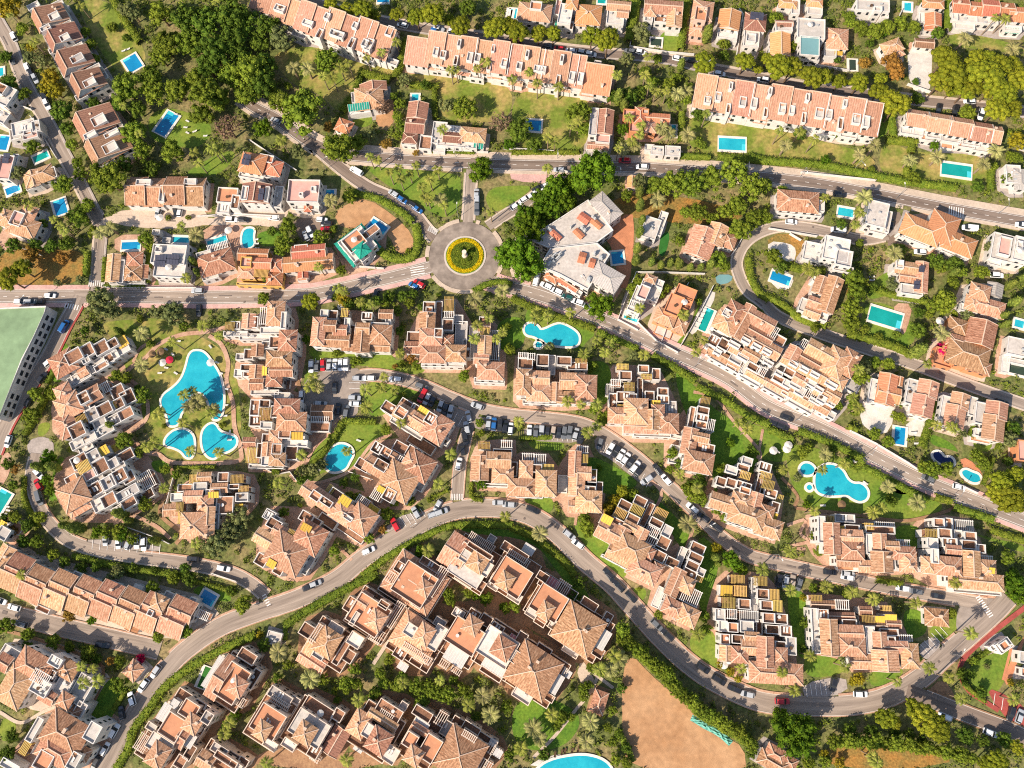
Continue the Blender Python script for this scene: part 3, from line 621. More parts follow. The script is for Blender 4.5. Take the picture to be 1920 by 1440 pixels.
B 4 w grey 6 house|white flat roofed house at the top edge with a curved wall|x785,45,245,100,6 u820,75,60,40,6.6 x870,110,60,70,4
B 4 w red 4.5 house|small red tiled house beside a tall hedge near the top edge|h1240,30,150,60,5:orange k1240,150,110,100,4.4 k1235,210,110,40,3.6 x1165,140,70,90,2.6
B -20 w salmon 4 garden_house|salmon roofed bungalow half hidden by an orange shrub|h930,350,150,95,4 h960,400,110,60,3.6
B 5 w brown 3 pavilion|dark roofed open pavilion on a white gravel garden|g1172,325,130,65,3:brown
B 3 w grey 4 villa|white villa with a grey hip roof at the right edge|x1835,1310,110,150,4 h1895,1345,90,160,4.4:grey x1790,1290,50,80,3
@1440,360
B 5 w mix 5.5 villa|broad hip roofed villa on the loop lane with a turquoise pool|h225,70,300,160,5.5 x230,160,330,35,3 x400,110,40,90,4
B 14 w grey 6 house|pale flat roofed house with rounded corners beside the main road|f820,165,150,205,6 x765,170,55,220,3 x820,290,140,50,3.4 x900,230,30,180,4
B 22 w orange 5 villa|large orange roofed villa with three hipped wings below the main road|h1150,285,290,165,5 h1310,265,200,230,5.8 h1430,385,240,150,5 x1100,355,200,50,3.2 x1390,465,190,40,3.2 x1020,290,50,140,3
B 14 w pink 6 villa|white villa with a pink roof terrace at the right edge|x1800,430,250,220,5 R1770,410,90,150,6 x1890,430,100,200,7 x1700,500,90,120,3.4 u1880,400,40,60,7.6
B 12 w grey 7 villa|white cubic modern villa with roof plant inside the loop lane|x510,430,190,190,7 u565,500,120,130,7.6 x560,580,150,50,5 x330,450,130,150,3
B 8 w salmon 6 villa|salmon villa with solar panels and a white south porch|k1152,640,85,235,6 g1045,570,175,90,6 g1050,640,120,70,5.6 z1148,580,40,50,7.4 z1112,700,45,65,7.2 x1075,735,165,80,4.6 x985,545,55,70,6
B 20 w salmon 6 villa|salmon gabled villa with a straw hut beside the curving lane|k470,770,110,280,6:mix k395,700,90,130,5.6 g375,840,150,80,5.4 g330,905,110,70,5 x400,935,90,60,4 x262,850,55,110,3:brown x360,660,60,40,4
B 15 w salmon 5.5 villa|pale tiled villa with a low tower at the right edge|h1590,750,140,120,6 h1640,860,260,120,5 k1700,735,110,90,4:grey h1530,830,90,110,5.2 x1470,870,70,60,3.4
B 17 r mix 5 villa|large terracotta villa with orange walls beside the magenta bush|k1600,1060,200,190,5 h1500,1225,300,190,5.2 h1425,1010,140,120,3.6 T1310,1245,140,140,2.6 h1580,1310,170,90,4.6 h1420,1120,150,90,4.4 x1335,1180,60,40,3
B 12 w grey 4 house|flat roofed house with an olive green pool at the right edge|f1865,1160,140,140,4 x1780,1290,60,140,2 x1860,1270,130,40,2
@1440,720
B 14 w orange 5 villa|bright orange roofed villa above the white patio and small pool|k890,40,130,230,5.2 g905,75,160,110,5 k985,-20,40,60,4 x795,50,80,180,4 u800,130,110,40,3
B 15 w pink 6 villa|pink roofed villa with a white stair side beside the blue pool|k1200,40,140,120,6 k1160,165,150,150,6.2 x1075,60,80,200,5 x1090,190,90,40,3
B 15 w pink 6 villa|middle pink roofed villa with a palm shadow on its roof|k1440,130,125,110,6 k1400,245,140,160,6.2 x1325,180,70,190,5 x1530,170,55,150,4 x1370,320,130,40,3
B 12 w pink 6 villa|pink roofed villa nearest the right edge below the lane|k1715,200,150,120,6 k1690,330,150,180,6.2 x1590,220,80,170,5 x1600,370,110,60,3.4 T1590,420,150,40,2
B 5 r red 4 house|dark red walled house cut off by the right edge|R1900,500,70,160,4
@960,360
# ---- commercial block and neighbours
X 6 w flat_roof commercial_block|large grey flat roofed commercial block with red skylights beside dense trees|100,350 300,235 570,60 645,135 760,290 640,380 450,405 270,420
X 7 w flat_roof commercial_block|grey flat roofed commercial block with a hipped corner facing the parked cars|285,425 640,385 735,470 570,735 350,620 205,555
B 47 w grey 8 commercial_tower|grey hipped tower at the top corner of the commercial block|h705,115,225,120,7.6
B 30 w grey 8 commercial_tower|grey hipped corner pavilion above the round street tree|h705,640,225,160,7.8
B 33 w red 4 shop_front|red tiled shop canopy behind the parked white cars|h300,640,95,50,4 g420,690,160,40,4 x470,740,120,40,3.4
B 22 w pink 6 villa|narrow white villa with curved terraces and a street side pool|x945,810,100,210,6 R985,755,75,110,7 P930,850,110,55,7 h1040,650,75,50,6.6:pink x1010,695,80,70,6 x1065,760,90,130,4 x1105,690,60,60,5 x900,890,70,60,4
B 22 q red 6 villa|bright terracotta villa with round red roof turrets|T1215,850,110,160,6 T1300,760,150,100,5.4 h1150,940,150,110,4.4:pink T1300,840,90,90,5 h1265,1000,95,110,3.4:pink x1135,1050,130,80,.5
B 20 w salmon 5 villa|salmon gabled house among cypress beside the loop lane|k1420,380,190,230,5 k1535,320,130,160,5 h1625,365,100,110,4 x1390,490,120,45,3
B 18 w grey 4 house|bare flat roofed annex beside the artificial green lawn strip|f1040,270,120,170,4 x1115,240,60,200,3
@1240,540
B 29 w salmon 8 apartment_block|white apartment block with salmon roofs beside the long green pool|h545,200,140,190,9:mix h480,260,150,140,9 k590,280,110,200,9:mix k645,185,75,120,9 g745,245,210,110,9 x490,190,60,60,9.4 g720,345,230,70,8:brown g720,410,360,100,8 x632,395,70,36,9 x712,440,70,36,9 x790,478,70,36,9 P840,335,70,100,8 t875,395,100,80,6 t392,400,85,85,6 t468,425,85,85,6.3 g570,470,160,55,6 u555,540,100,60,5 g670,500,120,60,7 x755,530,100,45,6 g470,525,260,60,4.4 x480,575,260,40,3.5 t690,600,100,60,5 P750,625,80,70,5.4 g715,665,160,45,4.4 x660,690,170,40,3.4 x620,600,40,120,4 x545,425,90,36,7.4 x610,520,90,36,6.6 x800,560,80,34,6.4 x420,480,60,40,6.2 x520,600,80,30,4
B 29 w salmon 8 apartment_block|white apartment block with salmon roofs ending at the corner garden|h1310,560,150,220,9 h1405,560,120,200,8.4:mix g1190,480,200,120,9 k985,495,90,110,9 P1085,430,80,80,8 t1045,470,100,60,7 g1120,555,240,65,8:brown g1085,600,370,100,8 x990,570,70,36,9 x1070,610,70,36,9 x1150,650,70,36,9 h1300,690,160,100,8 x1270,725,95,40,8.6 t955,635,80,60,6 t875,685,90,55,5.6 x940,720,70,60,5.6 g1040,690,90,60,7 x1120,715,100,50,7 P1110,795,100,70,6 x1040,775,80,70,6 g1210,785,120,80,7 g1285,805,100,80,7 x1200,835,70,60,6 x1270,855,80,60,6 g860,745,170,50,4.4 x845,780,180,40,3.5 g1050,830,190,60,5 x1040,885,200,45,3.5 g1180,885,160,60,5 x1240,935,130,60,4 u1430,740,90,100,3 x880,640,60,36,6.8 x1000,735,90,34,6.4 x1180,760,70,36,7.4 x1150,850,90,34,6 x940,800,90,30,4.6
# ---- holiday village, upper row
@380,540
B 0 w mix 7 village_house|stepped white village house with a tall tiled tower by the west road|h548,190,120,180,9:salmon k345,250,90,100,7:salmon t390,260,60,90,6.4 P455,210,60,130,7 Y205,290,75,65,6 t250,285,70,60,5 x420,370,280,50,3.6 x250,345,180,40,4 x520,320,170,50,6 x610,245,40,130,6
B 0 w mix 7 village_house|stack of white village terraces with four tiled roofs beside the car park|h637,395,125,155,9 t545,410,80,90,7 x480,430,60,60,6 h572,530,180,110,9 k410,470,80,80,7 t350,500,70,80,5 u290,520,70,50,3 g590,620,160,80,7.4 k400,630,90,90,7 y463,620,38,70,8 t340,600,100,50,5 T340,650,60,40,5.4 h535,690,110,90,6.4 g405,720,90,80,6 x470,720,50,90,5.4 x470,785,210,40,4 x270,640,60,60,3.6
B 1 w mix 8 village_house|large white village house with yellow awnings between lagoon pool and car park|h630,890,180,110,10 h665,1000,210,130,10 t545,930,60,90,7 t470,870,80,60,7 Y470,945,85,90,8 t395,900,70,120,5 t400,1000,90,80,5 x480,1030,90,50,7 h545,1115,90,80,7:salmon t620,1090,90,80,7 y708,1110,90,55,7.6 x640,1165,300,50,5 x600,810,120,50,4 g895,930,150,95,4.4:brown P880,985,140,40,4.6 t870,1045,170,70,2.4 t480,1130,60,70,6
B 1 w mix 7 village_house|small white village house with a yellow pergola east of the lagoon pool|k490,1210,70,90,7 Y370,1255,85,110,5.6 t560,1210,75,80,6.4 h558,1285,110,85,7:salmon x480,1290,70,90,6 t668,1235,95,110,4 g350,1160,85,70,5 x480,1340,260,30,3 t430,1220,40,110,5
B 2 w mix 8 village_house|double village house with brown and salmon roofs above the parked car row|h868,325,92,210,8:salmon g955,285,80,80,8 g1030,315,90,70,7.4 g1000,395,190,90,7 k1193,405,112,150,8 g1200,305,90,80,8.4 h1335,350,150,140,8 g1330,440,140,60,6 t955,205,120,70,5 Y1065,185,55,65,6 x1085,280,45,110,6.4 t1235,215,80,60,6 g1375,195,90,60,7 x1330,282,130,40,7 x915,190,60,50,6 t1120,340,50,120,4 g1090,430,80,70,6 x900,440,120,30,4 x1200,490,110,30,3 x1390,280,40,120,6
@480,360
B 1 w mix 8 village_house|village house with a yellow slatted pergola below the roundabout|h1310,1090,160,120,9:salmon h1330,1215,190,125,9:salmon h1495,1210,150,120,9 k1285,965,105,110,8.4 t1300,865,90,80,6 T1300,885,50,40,6.6 Y1447,840,75,110,6 P1447,920,80,50,6 t1372,930,50,220,4 t1440,1000,80,90,6 t1185,1090,100,80,6 g1180,1165,120,80,7 h1435,1115,80,80,8 u1540,1070,90,200,4 t1580,1180,60,140,4 x1400,1290,320,50,3.6 t1370,1060,60,70,6 u1520,960,70,70,4
B 2 w mix 8 village_house|slim village house with grey framed glass terraces beside the watered garden|g1712,1010,80,60,7 Y1715,1045,75,50,7.6 t1715,965,80,50,6 k1715,1150,90,130,8:salmon P1795,1150,70,230,5 h1760,1340,190,125,9:salmon x1750,1415,230,40,4 g1690,1250,100,70,8:salmon u1630,1130,70,250,3
@960,360
B 2 w salmon 8 village_house|twin gabled village house south of the angular blue pool|h85,1425,100,190,9 g205,1400,140,110,8 h200,1500,170,130,8 k330,1500,80,130,7.6 g450,1420,170,120,8 h555,1470,150,190,9 g430,1540,180,80,7 t100,1290,110,80,6 P85,1225,80,40,7 P145,1235,60,50,7 t230,1265,90,90,6 u300,1300,50,150,4 t390,1270,110,70,6 Y520,1268,90,32,7 t490,1310,150,60,5 x230,1580,300,30,3
@960,720
B 2 w salmon 8 village_house|broad village house with salmon roofs and yellow pergolas on the inner street|h800,235,150,110,8 h930,205,170,190,9 h1095,200,85,80,8.4 h1165,295,160,140,8 g970,320,250,90,8 k1050,270,130,140,8.4 Y880,20,80,60,7 y1078,142,70,40,7 Y820,170,60,28,7 t850,100,130,80,6 t755,130,60,120,5 T905,105,60,60,6.4 t1030,90,70,70,6 t1130,60,80,60,6.4 t1130,120,90,60,6 u1190,190,80,120,5 t960,40,40,170,4 P780,-10,80,50,6 P735,40,60,80,5 t850,-60,90,70,6 Y830,-130,90,40,6 t985,-110,80,60,6 Y1010,-55,80,36,6.6 t1080,-70,60,90,5 x1050,385,280,30,4
B 12 w salmon 8 village_house|narrow village house with a yellow pergola tip beside the dark lawn|h1400,585,210,145,9 k1330,430,100,190,8 g1415,400,110,60,8.4 t1430,205,90,65,7 Y1452,130,70,65,6 t1425,255,90,60,7 T1420,305,80,60,6 P1495,310,55,90,6 t1440,485,150,80,7 x1225,530,90,140,3 t1345,250,40,160,5 g1430,440,90,50,7 x1300,600,60,80,5 x1240,400,120,30,2
B 2 w salmon 8 village_house|village house with salmon hips beside the side street crossing|k-240,630,120,170,8 g-100,570,170,110,8.4 h-70,680,150,110,8 Y-210,460,90,50,7 P-40,450,90,55,6 t-70,515,140,50,6 x-130,760,200,25,3
B 2 w salmon 8 village_house|village house with dark north pergolas above the black parked cars street|h105,640,90,120,8 h70,775,190,120,8 h255,745,145,185,9 t185,635,80,60,7 P120,548,95,55,6 P210,562,95,70,6 Y272,622,90,36,7 t15,640,50,110,5 x130,845,200,20,3
B 3 w salmon 8 village_house|narrow village house with yellow pergola beside the long dark lawn|k470,600,80,180,8 g540,670,90,90,8 k485,755,110,150,8 h575,880,185,150,8.4 g490,920,120,80,7 Y530,560,85,60,7 P530,490,90,50,6 t600,690,70,100,6 t560,800,130,70,7 Y605,655,70,36,6 t655,780,50,90,5 x380,750,70,130,2.4
@1100,900
B 28 w salmon 8 village_house|large diagonal village house with three yellow pergolas and long salmon roofs|g180,395,200,140,8 k265,410,90,100,8.4 h330,520,240,180,9 g290,590,280,100,8 h430,680,220,140,9 h520,690,70,120,8.4:mix h452,545,100,80,8:mix k400,425,80,120,8.4 t285,190,95,70,6 t400,160,95,70,6 y150,300,85,70,6 Y250,255,90,75,7 Y375,232,100,80,7 t235,330,100,70,7 t345,292,95,65,7 g325,348,90,55,8 Y555,258,100,80,6 t520,322,100,60,7 P495,388,100,70,7.4 u600,385,70,90,6 t575,470,90,90,5 P490,455,80,60,6 t530,565,120,80,6 x220,620,240,20,4 t450,260,50,190,3
B 26 w salmon 8 village_house|slim diagonal village house with open white roof beams near the curve|h650,960,150,110,8 h760,1020,140,130,8.4 k665,770,85,200,8 h745,785,110,110,8 t830,512,110,75,6 t815,582,105,65,7 t790,645,95,65,7 t770,705,105,75,6 P780,870,150,120,7 u855,690,60,60,6 Y845,735,60,50,6 t640,620,100,70,5 x700,590,50,180,4 x540,880,60,160,2 x600,840,40,150,3
B 18 w salmon 8 village_house|village house with many stepped terraces left of the hourglass pool|g1035,175,210,110,8 h1165,160,150,110,8.4 h1200,270,260,140,9 k1260,165,90,130,8 h1365,355,190,130,8 h1350,235,100,80,8:mix t1005,15,75,70,6 t1080,25,75,70,6.4 t1175,45,110,60,7 T1185,80,80,50,8 x1085,-75,90,60,6 Y1190,-35,80,55,7 t1170,-90,90,50,6 u1200,-140,80,60,6 Y1360,35,95,70,7 t1375,100,95,65,6 Y1440,155,60,90,5 t1285,50,45,200,4 t1335,-95,90,70,6 Y1345,-30,85,55,6.6 t1410,205,60,80,6 y1408,270,45,45,6.4 x1150,340,180,25,4
B 4 w salmon 8 village_house|white village house with a grid of yellow pergolas near the bottom right|k1042,1300,75,100,8 h1145,1310,120,110,8 g1220,1255,110,100,8 g1238,1172,90,50,8.4 k1340,1290,115,210,9 h1450,1320,100,110,8 h1420,1450,390,140,8.4 Y1132,745,105,60,5.4 Y1302,758,105,65,5.4 y1048,830,90,80,6 Y1152,832,100,75,6.4 Y1065,920,100,75,7 t1180,930,90,75,6 t1318,855,90,75,6 Y1402,862,85,80,6.4 t1345,940,90,70,6 Y1430,945,75,80,6.6 x1000,1010,75,90,6 P1088,1005,80,70,7 P1215,1020,150,75,6.6 t1362,1035,90,75,7 t1455,1042,95,75,6 x1020,1095,65,80,6 T1095,1105,75,70,7 x1200,1100,100,85,7 t1290,1100,45,110,4 t1390,1120,100,65,6 t1490,1132,85,80,6 T1035,1192,70,75,7 t1130,1192,90,65,7 x1258,900,50,330,4 t1450,1240,80,60,6 u1530,1245,75,130,6 x1240,1385,75,110,5
@1440,1080
B 2 w salmon 8 village_house|village house with a tall white side wall and brown pergola roofs|k460,460,120,250,9 g610,430,190,110,8 h630,530,190,130,8.4 g710,640,190,100,7.4 k840,490,90,120,8 g955,535,170,80,8 k880,635,190,140,8.4 h1065,600,120,170,8 x355,410,60,330,7 Y362,165,88,40,6 g410,215,165,50,6:brown P555,215,110,70,6.4 T405,290,85,80,7 g550,302,180,45,6:brown t605,350,110,50,6 g730,260,80,50,6:brown Y890,242,70,36,6 Y750,322,100,50,6.4 y840,325,75,48,6.4 y920,310,90,44,6.8 g790,372,190,35,6:brown g942,360,95,45,6:brown x765,480,70,200,7 t900,420,140,50,6 P1030,465,110,45,6 t920,482,60,55,7 x690,675,100,50,5
@1440,720
B 3 w salmon 8 village_house|village house with a curved white flank below the hourglass pool|k480,1160,110,220,9 g620,1150,165,105,8 h635,1250,160,120,8.4 g600,1330,160,70,7.4 k840,1195,90,130,8 g930,1220,90,70,8.4 h1010,1270,180,90,8 k855,1335,150,140,8.4 h1050,1335,120,140,8 g745,1370,120,80,7.4 x400,1090,55,200,8 Y450,1020,88,60,6 u570,1008,150,60,5 t625,1080,110,48,6 y548,1082,60,38,6.4 x760,1200,55,150,7 t835,1095,220,55,6 Y755,1068,70,46,6.4 P870,1050,160,28,5 P1010,1190,110,45,6 x925,1345,50,90,7 T600,1375,170,50,2
B 5 w salmon 8 village_house|village house with white stepped terraces nearest the lower right hedge|h1200,1355,90,110,8 h1350,1365,190,130,9 k1530,1350,115,180,9 h1640,1395,130,140,8 h1560,1480,400,110,8.4 g1390,1245,100,60,8 t1275,1040,80,65,6 P1460,1060,160,80,4 t1345,1050,60,90,5 Y1220,1120,90,60,7 t1320,1122,100,75,7 t1510,1142,90,65,6 x1420,1150,60,110,5 x1230,1192,80,75,7 t1355,1190,110,70,7 t1500,1205,110,65,6.4 t1585,1235,75,65,6 P1640,1310,90,45,5 x1250,1290,50,110,7 y1680,1400,45,45,9.6 x1560,1555,360,40,4
# ---- holiday village, west side
@0,360
B -30 w salmon 8 village_house|diagonal white village house with a yellow room beside the lawn and lane|h475,1285,170,170,8:mix t562,1235,120,100,7 t655,1195,110,100,7.4 t765,1170,110,100,7:brown t850,1140,80,70,7 y915,1125,80,80,6 x905,1185,140,90,5 t845,1240,110,70,5 x700,1320,330,90,5 g620,1350,60,60,6.4 t770,1310,110,50,5.6 x600,1395,170,80,5.4 u650,1260,60,60,7.4
@0,720
B -28 w salmon 8 village_house|white village house with large salmon hips above the turning circle|h515,165,170,170,8 h475,60,110,110,8 h500,310,130,170,8:salmon g690,80,120,110,8:brown Y612,268,80,65,8 t585,350,110,110,7 t635,105,80,90,7 u700,230,90,100,7 t790,190,110,90,7.4 P775,35,110,80,6 y845,160,50,60,7 t895,150,80,80,6.6 t950,225,110,80,6 u860,275,110,80,5.4 u755,290,100,80,6 x740,370,240,80,6 t965,100,100,110,5 x630,425,200,70,6.4 t890,60,100,100,5 x650,180,60,60,7
B -30 w mix 8 village_house|large white village house with a round salmon roof by the curving lane|h555,830,200,190,9:salmon h600,925,170,80,6:salmon t605,580,120,100,7 Y630,622,100,80,8 R685,680,100,70,7 u708,540,90,85,7 y775,500,75,70,7 t760,620,110,110,7 u855,597,80,75,6.6 x900,640,110,80,6 t940,545,140,80,4 y880,470,140,55,3.5 x700,730,170,70,6 T545,720,90,70,6 u820,740,100,95,8 t720,790,100,95,7 t895,695,120,100,7.6 t970,700,90,90,6 t825,870,110,95,7 u960,820,180,75,6.6 t970,885,110,90,6 x760,890,130,110,6 x900,945,110,70,5 P1090,730,140,130,4 t1110,820,90,90,3 x650,480,110,60,5
B -2 w salmon 8 village_house|village house with orange roofs and yellow awnings left of the tall olive tree|h1455,1060,190,180,9 h1540,895,110,110,8 k1560,990,90,120,8.4 h1545,1110,110,100,8 g1450,845,130,80,8 Y1462,712,80,60,7 g1535,700,90,65,7 Y1780,712,100,58,7 t1680,700,80,70,6 t1395,780,110,55,6 x1505,770,100,60,7 x1330,850,90,60,6 g1645,780,110,60,7:mix t1760,770,80,36,6 Y1828,785,80,38,6.6 x1600,815,110,50,7 y1600,832,80,45,8 u1820,850,95,65,6 t1690,910,130,130,6 Y1350,922,60,62,7 Y1370,1005,70,80,7.4 g1290,945,110,80,7 x1622,1000,50,200,6 y1790,920,70,40,5
@480,720
# ---- holiday village, lower middle
B 30 w salmon 8 village_house|big salmon roofed village house right of the kidney pool|g930,640,230,110,8 h1070,730,250,240,9 h1225,620,190,180,9:mix h1165,575,100,90,9 t912,482,80,80,7 T975,512,80,70,7 g1025,545,110,60,7 t940,612,100,75,7 t805,610,110,80,7 P1090,570,60,55,8 t1085,480,110,80,5 t1180,520,110,90,6 y940,792,65,45,8.4 P905,830,85,80,6 t1000,832,85,95,6 x1240,750,60,110,4
B 32 w salmon 8 village_house|diagonal village house with a yellow awning below the red car|g1195,270,330,110,8 h1355,330,170,200,9 g1220,262,80,65,8.4 t1000,182,110,80,6 T1090,215,85,75,7 t1130,150,100,55,6 y1245,215,85,85,7.6 t1310,260,75,85,7 t1190,190,60,75,6.4 x1130,335,280,40,4 t1240,450,220,80,2 x1420,430,60,60,3
B 34 w salmon 8 village_house|diagonal village house with a broad yellow awning above the lower street|g480,855,300,110,8 h660,965,180,150,8.6 h790,1015,180,180,9 y665,880,90,75,7.6 t600,830,100,75,6 Y553,800,60,80,6 T450,840,80,65,7 P800,880,110,65,6 y880,940,85,55,6 t530,885,100,50,7 x690,1002,80,36,9.4 t540,1030,150,70,3 t710,1120,230,50,2
B 30 w salmon 8 village_house|village house with bright yellow awnings at the bend of the lower street|h235,1270,280,240,9 h400,1150,210,200,9:mix g80,1170,180,100,8 g180,1110,100,80,8 y375,1080,80,58,8.4 Y265,1120,60,48,8.4 t140,1052,110,75,7 x125,1000,120,50,6 u105,985,85,75,6 t380,1000,100,75,6 t425,1035,130,80,5 y115,1348,70,58,8.4 t175,1392,75,75,6 t45,1320,90,85,6 x395,1345,60,170,4
# ---- lower complex, cream walls
@700,960
B 33 c salmon 8 courtyard_house|cream house with an orange roof terrace nearest the curving hedge|h310,530,400,310,6 T310,540,270,250,8.4 h382,572,95,100,10 P475,520,80,230,7 t430,395,170,60,6 P130,490,80,80,6 t215,425,110,80,7 t335,680,80,70,6 x400,480,60,50,9 t310,540,430,350,4
B 33 c salmon 8 courtyard_house|cream house with a pale terrace and dark north pergola|g620,300,170,240,7.4 f725,400,270,250,8 h785,370,125,140,10.4 x690,330,75,90,9 x835,420,100,110,8.4 P805,235,220,80,6.4 u890,200,60,55,5 x690,500,150,80,6 t790,545,100,80,6 t800,290,210,40,7 t745,390,340,330,4
B 33 c salmon 8 courtyard_house|cream house with a wide orange roof terrace below the hedge bend|T1035,490,250,230,9 h990,515,100,110,10.6 t1060,300,220,70,6 P1080,355,190,80,6.6 q1165,280,90,70,4.6 x1060,635,110,70,6 x905,540,90,80,5.4 t1050,470,300,330,4
B 33 c salmon 8 courtyard_house|cream house with a pink canopied north terrace and orange roof|T1315,680,230,210,9 h1292,740,90,110,10.6 t1270,485,90,65,6 n1345,535,95,75,6 P1420,570,110,100,6 x1190,750,90,80,6 t1250,822,90,55,5 x1360,850,90,75,6 t1350,595,270,40,8 t1330,670,290,330,4
B 33 c mix 9 courtyard_house|large brown pyramid roofed house at the right end of the upper courtyard|h1540,880,310,290,9 t1620,690,130,65,6 t1752,800,65,95,5 q1710,950,105,150,6 t1685,1050,85,75,5 x1480,1040,130,65,5 t1560,880,390,330,4
B 33 c salmon 8 courtyard_house|cream house with a white slatted pergola at the courtyard's left end|h320,935,320,250,6.4 x280,885,90,90,9 h382,920,110,140,10 x475,940,90,190,8 P325,1060,250,55,6.4 t200,1060,95,75,5 t320,1130,100,45,4 q220,1160,75,55,3.4 u500,830,90,65,6 t335,960,370,330,4
B 33 c salmon 8 courtyard_house|cream house with an orange terrace ringed by white planters|T685,930,250,200,9 h742,850,110,115,10.6 u640,760,90,65,6 t750,775,90,85,6 t845,812,90,80,6 q620,1080,170,120,6 P530,1140,80,55,3.6 P620,1190,90,40,2.8 t690,950,280,350,4
B 33 c mix 8 courtyard_house|cream house with a bare pale terrace and brown pyramid roof|x930,1010,270,220,8.6 h970,1022,140,140,10.6 t930,870,100,65,7 n1040,950,50,60,7.4 t1110,950,75,100,6 q905,1165,190,75,6 t880,1215,180,40,5 x1070,1090,75,95,8.8 t950,1030,300,350,4
B 33 c mix 9 courtyard_house|large brown pyramid roofed house above the lower palm garden|h1200,1190,330,310,9 t1280,1030,120,55,6 P1405,1190,80,80,5 q1452,1212,65,55,4.6 q1355,1280,105,150,6 t1320,1390,75,55,5 x1120,1370,150,90,6 t1220,1200,400,360,4
@480,1080
B 33 c salmon 8 courtyard_house|cream house with an orange roof terrace left of the cream alley|T845,290,270,230,9 h902,330,110,125,10.6 g795,200,80,160,8 t720,220,100,110,6 P1040,290,80,200,7 t960,215,80,55,9.4 P900,445,110,100,6 x740,320,40,110,9.2 t880,290,340,300,4
B 33 c mix 8 courtyard_house|cream house with a broken salmon lower roof among shrubs|h535,500,150,180,9 x470,590,90,55,8 g420,640,200,100,4.6:salmon g440,480,60,230,7:salmon t390,410,110,95,6 P445,430,50,150,7.4 x600,395,120,75,7 x745,480,110,95,7 t650,560,50,220,6 t700,600,80,90,5 t570,510,340,280,4
B 33 c salmon 8 courtyard_house|cream house with a dark glazed north terrace near the bottom left|T95,1090,210,200,9 h48,1160,100,115,10.6 u185,900,190,80,6 P180,950,170,50,6.6 x110,1262,110,65,6 u300,930,70,50,5 t110,1070,250,360,4
B 33 c salmon 8 courtyard_house|cream house with an L shaped pale terrace on the bottom row|x400,1140,270,190,8.6 h370,1180,130,135,10.6 t470,1000,240,110,6 t620,1040,80,85,6 k600,1240,120,190,5:brown t440,1310,85,100,6 x250,1262,110,65,6 P440,1370,80,36,4 t410,1130,320,350,4
B 33 c salmon 8 courtyard_house|cream house with a satellite dish on the bottom row|h775,1110,130,170,6.6 h920,1240,150,160,9.6:mix t1000,1010,200,100,6 P975,1045,120,55,6.6 u1110,970,60,55,4.6 g950,1080,230,55,7 q770,1290,70,55,3.6 x845,1160,80,100,8 x1000,1330,130,120,6 t900,1160,330,330,4
B 33 c salmon 8 courtyard_house|cream house with a split orange roof terrace on the bottom row|T1160,1230,95,105,9 T1305,1290,130,180,9.2 h1182,1350,110,115,10.6 t1250,1030,150,75,6 q1240,1110,120,55,6.6 P1390,1070,85,100,6 g1260,1170,200,45,7.4 u1430,1140,70,110,5 t1260,1220,270,360,4
B 33 c mix 9 courtyard_house|large brown pyramid roofed house at the bottom row's right end|h1530,1340,300,310,9 t1610,1150,140,85,6 P1600,1200,120,45,6.4 q1780,1250,60,55,4.6 q1815,1330,60,60,4.6 P1760,1290,55,75,5 P1720,1420,100,80,6 t1560,1310,380,370,4
@0,1080
B 33 c salmon 8 courtyard_house|cream house with a green lap pool beside the lower hedge|T1745,800,180,260,9 h1782,830,110,115,10.6 g1660,760,80,320,8 q1600,720,55,250,7.4 t1860,600,140,80,7 P1800,940,90,65,6 t1905,770,60,150,6 t1760,790,260,360,4
B 33 c salmon 8 courtyard_house|cream house with two orange terraces along the lower hedge|T1300,1130,160,170,9 T1425,1000,130,120,9.2 h1442,1110,110,115,10.6 t1545,1000,200,75,7 q1230,1020,65,130,7 q1310,960,55,65,7 x1140,1130,80,55,6 u1560,1060,75,85,6 q1430,1240,55,100,7 g1370,1210,60,150,8 t1400,1070,330,330,4
B 33 c salmon 8 courtyard_house|cream house with a slatted terrace at the bottom hedge corner|x1200,1265,190,120,8.6 h1182,1345,130,160,10 P1070,1250,100,120,7 t1430,1320,65,110,6 t1360,1390,80,90,6 t1200,1300,300,220,4
B 33 c salmon 7 courtyard_house|cream house with a grey north terrace at the bottom edge|g1540,1385,110,110,7 u1650,1300,130,65,6 t1700,1372,190,55,7 x1770,1420,100,50,6.4 t1830,1390,80,60,5 t1680,1370,320,160,4
# ---- lower left
B 30 w mix 9 apartment_house|white apartment house with an octagonal tower and salmon roofs lower left|h250,680,270,190,9 h115,830,200,260,9:salmon h505,700,140,120,8 x310,830,140,110,8 P305,765,150,90,9 x480,820,110,140,7 h488,935,95,95,8.6 g355,905,110,80,8 x615,850,130,210,6 x85,580,150,90,6 g30,650,90,110,8 x420,640,100,70,7 h540,1020,110,80,6 x605,1000,80,110,6 t390,730,70,60,8
B 30 w mix 9 apartment_house|white apartment house with a broad brown hip roof in the bottom left corner|h490,1180,320,230,9 h430,1310,290,180,8.6 T335,1385,120,130,9 x700,1170,100,130,6 x560,1385,75,120,6 Y190,1290,65,90,4 x265,1150,55,180,7 h620,1330,100,85,7 x80,1420,150,60,5
B -50 w salmon 4 gatehouse|small salmon roofed gatehouse beside the lower left road|h1000,710,110,105,4
@0,980
